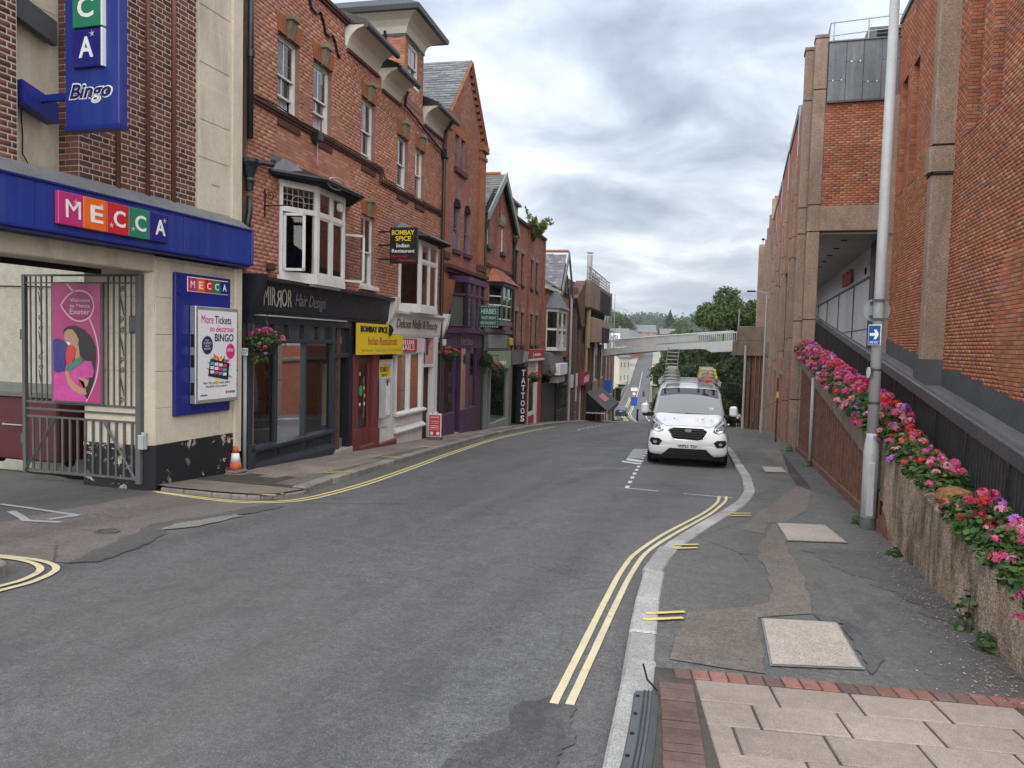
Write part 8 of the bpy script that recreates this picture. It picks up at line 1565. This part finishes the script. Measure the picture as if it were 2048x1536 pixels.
AB.text('DELUXE NAILS', -.13, .13, az + .66, az + .71, -.029, M_WHITE, ext=.001); [marks(AB, -.13, .13, az + z, az + z + h, -.028, M_PAPER, None, n, int(z * 99)) for z, h, n in ((.56, .02, 9), (.50, .02, 8), (.41, .035, 7), (.35, .035, 7), (.3, .015, 9))]; AB.add('print', MB().disc((-.09, az + .2), .05, .05, -.029), M_PAPER, fix=False); AB.add('print', MB().disc((.1, az + .2), .05, .05, -.029), M_PAPER, fix=False)
for x in (-.08, .08): AB.add('clip', MB().box(x - .015, x + .015, -.03, .03, az + .79, az + .82), M_RAIL)
CP = T('cable_ramp', 'grey plastic cable ramp lying on the kerb at the bottom of the view', 'cable ramp', (0, 0, 0), (-.45, 3.7, g(3.7)))
M_RUBG = plain('grey_rubber', (.085, .09, .10), .6, .4, .15, 6)
yy_ = [2.0 + k * .23 for k in range(11)]
CP.add('body', MB().loft([[(KR(y) + .09, y, g(y) + .012), (KR(y) + .10, y, g(y) + .03), (KR(y) + .20, y, g(y) + .045), (KR(y) + .23, y, g(y) + .012)] for y in yy_]), M_RUBG)
for k in range(3): CP.add('ridge', MB().tube([(KR(y) + .15 + k * .022, y, g(y) + .043) for y in yy_], .004, 4), M_RAIL)
for k in range(9): y = 2.3 + k * .24; CP.add('bolt_hole', MB().lathe([(.012, 0), (.012, .003), (.0, .003)], (KR(y) + .115, y, g(y) + .034), 10), M_DARK)
CP.add('loose_wire', MB().tube([(KR(4.3) + .22, 4.3, g(4.3) + .05), (KR(4.42) + .16, 4.42, g(4.42) + .06), (KR(4.55) + .13, 4.55, g(4.55) + .1)], .006, 5), M_DARK)
# ================================================================ flowers
def florets(n, rad, seed, fl=.019):
    """one geranium head: little five-petalled flowers over a dome"""
    r = random.Random(seed); mb = MB()
    for i in range(n):
        z = r.uniform(-.15, 1); a = r.uniform(0, 6.28); q = sqrt(max(0, 1 - z * z)); d = Vector((q * cos(a), q * sin(a), z)); c = d * rad * r.uniform(.85, 1.1); c.z *= .75
        u = d.cross(Vector((.3, .2, 1))).normalized(); w = d.cross(u); ph = r.uniform(0, 6)
        for k in range(5):
            t0 = ph + k * 1.2566; p = c + (u * cos(t0) + w * sin(t0)) * fl * 1.1 + d * .004; e = (u * cos(t0 + .5) + w * sin(t0 + .5)) * fl * .75; e2 = (u * cos(t0 - .5) + w * sin(t0 - .5)) * fl * .75
            mb.add([c, c + e2, p, c + e], ((0, 1, 2, 3),), r.random())
    return mb
def petal(name, a, b):
    t = NT(name); c = t.mix(t.attr('rnd'), a, b); d = t.n('ShaderNodeBsdfPrincipled'); t.l(c, d.inputs['Base Color']); d.inputs['Roughness'].default_value = .55; tr = t.n('ShaderNodeBsdfTranslucent'); t.l(c, tr.inputs[0]); mx = t.n('ShaderNodeMixShader'); mx.inputs[0].default_value = .3; t.l(d.outputs[0], mx.inputs[1]); t.l(tr.outputs[0], mx.inputs[2]); t.l(mx.outputs[0], t.out.inputs[0]); return t.m
PET = [petal('pink_petal', (.50, .05, .15), (.62, .13, .25)), petal('pale_pink_petal', (.60, .17, .27), (.68, .32, .40)), petal('red_petal', (.48, .008, .012), (.60, .02, .018)), petal('magenta_petal', (.46, .02, .15), (.56, .06, .22)), petal('violet_petal', (.36, .08, .45), (.46, .17, .55)), petal('crimson_petal', (.20, .008, .018), (.34, .015, .03)), petal('coral_petal', (.60, .07, .03), (.68, .15, .08))]
HEADS = [[mesh_of('flower_head', florets(17 + 4 * k, .045 + .008 * k, 10 * i + k), m, rnd=True) for k in range(2)] for i, m in enumerate(PET)]
M_GLEAF = leafmat('geranium_leaf', [(.022, .05, .012), (.04, .085, .02), (.065, .12, .03), (.10, .16, .045)], .25)
def round_leaves(n, rx, ry, rz, seed, size=.036):
    r = np.random.default_rng(seed); d = r.normal(size=(n, 3)); d[:, 2] = np.abs(d[:, 2]) * .8 - .15; d /= np.linalg.norm(d, axis=1)[:, None]; c = d * (.45 + .55 * r.random(n) ** .5)[:, None] * np.array([rx, ry, rz]); nm = d * .5 + r.normal(size=(n, 3)) * .4; nm[:, 2] += .75; nm /= np.linalg.norm(nm, axis=1)[:, None]
    a = np.cross(nm, r.normal(size=(n, 3))); a /= np.linalg.norm(a, axis=1)[:, None]; b = np.cross(nm, a); s = size * (.55 + .8 * r.random(n)); v = np.zeros((n, 6, 3))
    for k in range(6): t = 2 * pi * k / 6; v[:, k] = c + (a * cos(t) + b * sin(t)) * s[:, None] * (1.08 if k % 2 else .92) + nm * (s * (.22 if k % 2 else -.05))[:, None]
    return v.reshape(-1, 3), np.arange(6 * n).reshape(-1, 6), r.random(n)
FOL = []
for k in range(4):
    v, f, r = round_leaves(420, .36, .40, .32, 60 + k, .036); FOL.append(np_mesh('foliage', v, f, r, M_GLEAF))
rn = random.Random(12); SPOTS = []
for y in (5.35, 5.9, 6.45, 7.05, 7.55, 8.75, 9.3, 9.9, 10.5, 11.1): SPOTS.append((y, .74, 1))
y = 11.75
while y < 26.7: SPOTS.append((y, 1.02, 0)); y += .62
places = ['nearest the bottom right corner', 'next above the nearest one', 'beside the broken wall top', 'with violet and pale heads', 'below the dry root ball', 'above the dry root ball', 'near the lamp column foot', 'right of the lamp column', 'just right of the lamp column shaft', 'behind the lamp column']
ORD = ('first second third fourth fifth sixth seventh eighth ninth tenth eleventh twelfth thirteenth fourteenth fifteenth sixteenth seventeenth eighteenth nineteenth twentieth twenty-first twenty-second twenty-third twenty-fourth twenty-fifth twenty-sixth').split()
for i, (y, sc, near) in enumerate(SPOTS):
    x = 2.02 + rn.uniform(-.05, .03); z = PT(y) - .01
    lab = ('geranium clump ' + places[i]) if i < 10 else ORD[i - 10] + ' geranium clump up the ramp from the lamp column'
    G1 = T('geranium', lab, 'flowers', (0, 0, 0), (x, y, z), 'geraniums along the planter'); G1.e.scale = (sc, sc, sc)
    fo = link('foliage', FOL[i % 4], G1.e); fo['kind'] = 'stuff'; fo.rotation_euler = (0, 0, rn.uniform(0, 6)); fo.location = (0, 0, .03)
    if near: pal = [(0, 2, 3, 1), (0, 1, 3), (4, 1, 0, 5), (4, 2, 5, 1, 0), (2, 4, 5, 0), (0, 0, 3, 1), (0, 6, 2, 3), (1, 4, 2, 6), (2, 6, 0), (2, 4, 1, 0)][i]; nh = 12
    else: pal = [(0, 3, 1, 2, 4), (3, 0, 1, 6), (1, 0, 4, 3), (0, 2, 3, 5)][i % 4]; nh = 15 if y < 19 else 18
    for k in range(nh):
        a = rn.uniform(0, 6.28); q = rn.uniform(.1, 1) ** .6; hx, hy = cos(a) * q * .37 - .06, sin(a) * q * .42; hz = .34 * sqrt(max(.05, 1 - q * q)) + rn.uniform(.0, .09) - (.12 if hx < -.2 else 0)
        o = link('flower_head', HEADS[rn.choice(pal)][rn.randrange(2)], G1.e); o.location = (hx, hy, hz); o.rotation_euler = (rn.uniform(-.4, .4), rn.uniform(-.7, .2), rn.uniform(0, 6)); s_ = rn.uniform(.8, 1.25) * (1.2 if near else 1.3); o.scale = (s_, s_, s_)
RB = T('dry_root_ball', 'dry brown root ball lying in the gap of the planter', 'root ball', (0, 0, 0), (1.98, 8.18, .3)); mb = MB(); rr_ = random.Random(3)
RB.add('mat', MB().lathe([(.03, 0), (.13, .02), (.17, .09), (.14, .17), (.05, .20)], (1.98, 8.15, PT(8.15) - .06), 14), plain('coir', (.24, .13, .055), .95, .1, .5, 22, bump=1., bscale=60))
for k in range(40): a = rr_.uniform(0, 6.28); mb.tube([(1.98 + .12 * cos(a), 8.15 + .12 * sin(a), PT(8.15) + .02), (1.98 + .19 * cos(a + .3), 8.15 + .2 * sin(a + .3), PT(8.15) + rr_.uniform(-.03, .12))], .003, 3)
RB.add('fibres', mb, plain('coir', (.24, .13, .055)), stuff=True)
# fallen petals and grit along the wall, weeds at its foot
r = np.random.default_rng(8); n = 1500; yy = 5 + 20 * r.random(n) ** 1.5; xx = 1.79 - np.abs(r.normal(size=n)) * .19 * (1 + .15 * (yy < 9)); s = .006 + .008 * r.random(n); an = r.uniform(0, 6.28, n); v = np.zeros((n, 4, 3))
for k in range(4): v[:, k, 0] = xx + np.cos(an + k * 1.57) * s * (1 if k % 2 else .55); v[:, k, 1] = yy + np.sin(an + k * 1.57) * s * (1 if k % 2 else .55); v[:, k, 2] = np.interp(v[:, k, 1], _gx, _gz) + .012 + .003 * (k == 1)
o = link('fallen_petals', np_mesh('fallen_petals', v.reshape(-1, 3), np.arange(4 * n).reshape(-1, 4), r.random(n), petal('fallen_petal', (.5, .1, .18), (.7, .5, .48)))); tag(o, 'pink and white petals scattered along the foot of the planter wall', 'petals', kind='stuff')
for i, (x, y, h, lb) in enumerate(((1.74, 6.62, .3, 'tall weed growing at the wall foot near the corner'), (1.74, 6.1, .14, 'low weed at the wall foot nearest the slabs'), (1.72, 9.4, .09, 'small weed at the wall foot below the violet flowers'), (1.62, 11.5, .16, 'weed beside the lamp column foot'), (1.70, 20.6, .28, 'weed at the foot of the grey pipe'), (1.55, 26.2, .25, 'weed at the foot of the concrete column'), (-8.62, 11.75, .35, 'weed behind the traffic cone'))):
    w = T('weed', lb, 'weed', (0, 0, 0), (x, y, g(y)), 'weeds at the wall feet'); v, f, r2 = round_leaves(46, .13 if h > .2 else .08, .13, h, 90 + i, .026); o = link('leaves', np_mesh('leaves', v, f, r2, M_GLEAF), w.e); o['kind'] = 'stuff'
    w.add('stems', MB().tube([(x, y, g(y)), (x + .02, y, g(y) + h * .8)], .004, 4).tube([(x, y, g(y)), (x - .06, y + .03, g(y) + h * .6)], .003, 4), M_DKGREEN)
# hanging baskets
M_BASK = plain('basket_black', (.016, .016, .018), .6, .4, .2, 5)
def basket(label, s, y, z, sc, pal, trail=True, seed=0, fill=1.):
    t = T('hanging_basket', label, 'basket', BF, (s, y, z), 'hanging baskets along the shop fronts'); rn = random.Random(seed)
    t.add('bowl', MB().lathe([(.04, -.02), (.13 * sc, 0), (.20 * sc, .11 * sc), (.21 * sc, .17 * sc), (.19 * sc, .17 * sc)], (s, y, z), 18), M_BASK, smooth=True)
    v, f, r = round_leaves(int(300 * fill), .33 * sc, .33 * sc, .24 * sc, 200 + seed, .032); fo = link('foliage', np_mesh('foliage', v, f, r, M_GLEAF), t.e); fo['kind'] = 'stuff'; fo.location = (0, 0, .17 * sc)
    if trail: v, f, r = round_leaves(150, .13 * sc, .13 * sc, .3 * sc, 300 + seed, .028); fo = link('trailing_foliage', np_mesh('trailing_foliage', v, f, r, M_GLEAF), t.e); fo['kind'] = 'stuff'; fo.location = (-.25 * sc, -.05, -.10)
    for k in range(int(15 * fill)):
        a = rn.uniform(0, 6.28); q = rn.uniform(.1, 1) ** .6; o = link('flower_head', HEADS[rn.choice(pal)][rn.randrange(2)], t.e); o.location = (cos(a) * q * .31 * sc, sin(a) * q * .31 * sc, .17 * sc + .25 * sc * sqrt(max(.03, 1 - q * q))); o.rotation_euler = (rn.uniform(-.5, .5), rn.uniform(-.5, .5), 0); o.scale = (1.1, 1.1, 1.1)
    if trail:
        for k in range(6): o = link('flower_head', HEADS[rn.choice((3, 4, 5))][0], t.e); o.location = (-.28 * sc + rn.uniform(-.08, .08), -.08 + rn.uniform(-.1, .1), rn.uniform(-.18, .16)); o.scale = (.9, .9, .9)
    mb = MB()
    for k in range(3): a = k * 2.09; mb.tube([(s + .19 * sc * cos(a), y + .19 * sc * sin(a), z + .16 * sc), (s, y, z + .62 * sc)], .005, 4)
    t.add('chains', mb, M_GUT); t.add('bracket', MB().tube([(s, y, z + .62 * sc), (s, y - .05, z + .68 * sc), (s, .0, z + .66 * sc)], .012, 5), M_GUT); return t
basket('hanging basket of pink and magenta flowers in front of the salon', .05, -.36, 1.44, 1.05, (3, 0, 3, 1), True, 1); basket('hanging basket of red and pink flowers between nail bar and purple restaurant', 11.0, -.32, 1.12, 1.05, (2, 3, 0, 6), False, 2); basket('hanging basket of coral flowers before the pale green shop front', 16.9, -.45, .55, 1.0, (6, 0, 2), True, 3); basket('hanging basket of red flowers on the red shop front', 24.7, -.45, -.15, 1.1, (2, 6, 3), False, 4); basket('hanging basket with few flowers before the shutter', 28.6, -.45, -.12, 1.0, (5, 3), False, 5, .6); basket('hanging basket with faded flowers on the black shop', 33.8, -.5, -.9, 1.0, (5, 1), False, 6, .5)
TB = T('green_ball_planter', 'dark green ball hanging at the corner of the purple restaurant', 'ball', BF, (15.8, -.3, 1.05)); v, f, r = leaf_cloud(1400, [(0, 0, 0, .24, .24, .24)], .03, 55, shell=.8); o = link('ball_foliage', np_mesh('ball_foliage', v, f, r, M_LEAFD), TB.e); o['kind'] = 'stuff'; TB.add('chain', MB().tube([(15.8, -.3, 1.2), (15.8, -.3, 1.7), (15.8, 0, 1.72)], .008, 4), M_GUT); TB.add('core', MB().lathe([(.02, -.2), (.16, -.12), (.2, 0), (.16, .12), (.02, .2)], (15.8, -.3, 1.05), 12), M_DKGREEN)
# buddleia on the parapet
BD = T('buddleia', 'self-sown buddleia bush growing from the parapet of the narrow-windowed building', 'bush', BF, (24.9, -.1, 6.75)); rn = random.Random(6); mb = MB(); bl = []
for k in range(22):
    a = rn.uniform(0, 6.28); L = rn.uniform(.5, 1.75); p0 = Vector((24.9, -.15, 6.75)); p2 = p0 + Vector((cos(a) * L * .75, sin(a) * L * .4 - .25, L * rn.uniform(.6, 1.0) - .1)); p1 = p0.lerp(p2, .5) + Vector((0, 0, .3)); mb.tube([p0, p1, p2, p2 + Vector((cos(a) * .25, 0, -.12))], [.03, .02, .012, .004], 4)
    for u in (.35, .6, .85, 1.0): q = p0.lerp(p1, u * 2) if u < .5 else p1.lerp(p2, u * 2 - 1); bl.append((q.x - 24.9, q.y + .1, q.z - 6.75, .3 * (1.15 - u), .26 * (1.15 - u), .3 * (1.15 - u * .9)))
BD.add('stems', mb, M_BARK); v, f, r = leaf_cloud(4200, bl, .06, 56, shell=.2); o = link('foliage', np_mesh('foliage', v, f, r, M_LEAFY), BD.e); o['kind'] = 'stuff'
# ================================================================ people
M_SKINP = plain('skin', (.42, .24, .17), .6, .3, .08, 4); M_TEE = plain('white_tee', (.72, .72, .72), .9, .1, .08, 5); M_SHORT = plain('black_shorts', (.015, .015, .018), .9, .1, .15, 5); M_HAIRP = plain('dark_hair', (.025, .018, .014), .8, .2, .2, 9); M_TROU = plain('dark_trousers', (.03, .03, .035), .9, .1, .1, 5); M_GREYT = plain('pale_grey_top', (.5, .5, .52), .9, .1, .1, 5)
def skin(t, name, verts, edges, rad, mat, parent=None, root=0):
    me = bpy.data.meshes.new(name); me.from_pydata([tuple(v) for v in verts], edges, []); me.materials.append(mat); o = link(name, me, parent or t.e); m = o.modifiers.new('skin', 'SKIN'); m.use_smooth_shade = True
    for i, d in enumerate(me.skin_vertices[0].data): d.radius = (rad[i], rad[i]) if isinstance(rad[i], (int, float)) else rad[i]; d.use_root = i == root
    s = o.modifiers.new('sub', 'SUBSURF'); s.levels = s.render_levels = 2; return o
def person(label, x, y, H, rz, top, bottom, short, stride=.14, sleeve=True):
    z = g(y); t = T('person', label, 'person', (x, y, rz), (0, 0, z), 'people walking up the right footway'); k = H / 1.76
    J = {'pel': (0, 0, .95), 'wai': (0, 0, 1.08), 'che': (0, -.01, 1.32), 'nek': (0, 0, 1.48), 'hd0': (0, -.02, 1.57), 'hd1': (0, -.02, 1.70), 'sl': (-.19, 0, 1.42), 'el': (-.26, .06, 1.16), 'wl': (-.27, -.06, .93), 'hl': (-.26, -.10, .83), 'sr': (.19, 0, 1.42), 'er': (.26, -.02, 1.16), 'wr': (.27, -.16, .96), 'hr': (.26, -.21, .87), 'hpl': (-.095, 0, .90), 'kl': (-.105, -stride * .7, .50), 'al': (-.105, -stride, .09), 'tl': (-.11, -stride - .15, .035), 'hpr': (.095, 0, .90), 'kr': (.105, stride * .3, .50), 'ar': (.105, stride * 1.3, .11), 'tr': (.11, stride * 1.3 - .13, .035)}
    N = list(J); idx = {n: i for i, n in enumerate(N)}; P = [(a * k, b * k, c * k) for a, b, c in J.values()]
    E2 = [('pel', 'wai'), ('wai', 'che'), ('che', 'nek'), ('nek', 'hd0'), ('hd0', 'hd1'), ('che', 'sl'), ('sl', 'el'), ('el', 'wl'), ('wl', 'hl'), ('che', 'sr'), ('sr', 'er'), ('er', 'wr'), ('wr', 'hr'), ('pel', 'hpl'), ('hpl', 'kl'), ('kl', 'al'), ('al', 'tl'), ('pel', 'hpr'), ('hpr', 'kr'), ('kr', 'ar'), ('ar', 'tr')]
    R = {'pel': .13, 'wai': .12, 'che': .14, 'nek': .055, 'hd0': .08, 'hd1': .09, 'sl': .065, 'el': .045, 'wl': .032, 'hl': .035, 'sr': .065, 'er': .045, 'wr': .032, 'hr': .035, 'hpl': .095, 'kl': .062, 'al': .042, 'tl': .04, 'hpr': .095, 'kr': .062, 'ar': .042, 'tr': .04}
    skin(t, 'body', P, [(idx[a], idx[b]) for a, b in E2], [R[n] * k for n in N], M_SKINP)
    def wear(name, names, edges, grow, mat):
        ii = {n: i for i, n in enumerate(names)}; skin(t, name, [P[idx[n]] for n in names], [(ii[a], ii[b]) for a, b in edges], [(R[n] + grow) * k for n in names], mat)
    wear('top', ['wai', 'pel', 'che', 'sl', 'el', 'sr', 'er'], [('pel', 'wai'), ('wai', 'che'), ('che', 'sl'), ('sl', 'el'), ('che', 'sr'), ('sr', 'er')], .022, top)
    if short: wear('shorts', ['pel', 'hpl', 'kl', 'hpr', 'kr'], [('pel', 'hpl'), ('hpl', 'kl'), ('pel', 'hpr'), ('hpr', 'kr')], .03, bottom)
    else: wear('trousers', ['pel', 'hpl', 'kl', 'al', 'hpr', 'kr', 'ar'], [('pel', 'hpl'), ('hpl', 'kl'), ('kl', 'al'), ('pel', 'hpr'), ('hpr', 'kr'), ('kr', 'ar')], .022, bottom)
    t.add('hair', MB().lathe([(.06, 1.66), (.098, 1.70), (.09, 1.77), (.04, 1.81)], (0, .012, 0), 12), M_HAIRP, smooth=True).scale = (k, k, k)
    t.add('face', MB().box(-.035, -.015, -.118, -.10, 1.655, 1.668).box(.015, .035, -.118, -.10, 1.655, 1.668).box(-.02, .02, -.115, -.10, 1.60, 1.608), M_HAIRP).scale = (k, k, k)
    for n in ('tl', 'tr'): q = P[idx[n]]; t.add('shoe', MB().cbox(q[0] - .045, q[0] + .045, q[1] - .05, q[1] + .2, z, z + .08, .02), M_TEE)
    for o in t.e.children:
        if o.name.startswith(('hair', 'face')): o.location = (0, 0, z * k) if False else (0, 0, 0); me = o.data; me.transform(Matrix.Translation((0, 0, z)))
    return t
person('person in white T-shirt and black shorts walking up the footway right of the van', -.25, 76, 1.62, 0, M_TEE, M_SHORT, True); person('smaller person in a pale top beside the person in black shorts', 1.05, 78, 1.18, 0, M_GREYT, M_TROU, False, .1)
P3 = person('tiny dark-clothed pedestrian far across the bridge', KR(170) - 1.2, 170, 1.75, 180, M_TROU, M_TROU, False)
# ---------------------------------------------------------------- thin summer haze over the valley
def haze():
    m = bpy.data.materials.new('haze_air'); m.use_nodes = True; nt = m.node_tree; nt.nodes.clear(); o = nt.nodes.new('ShaderNodeOutputMaterial'); v = nt.nodes.new('ShaderNodeVolumePrincipled')
    v.inputs['Color'].default_value = (.80, .88, 1, 1); v.inputs['Density'].default_value = .0002; nt.links.new(v.outputs[0], o.inputs['Volume'])
    ob = link('haze', mesh_of('haze', MB().box(-1850, 1850, -70, 2700, -40, 125), m)); ob['kind'] = 'stuff'; ob['label'] = 'pale thin haze over the valley and hills'
haze()
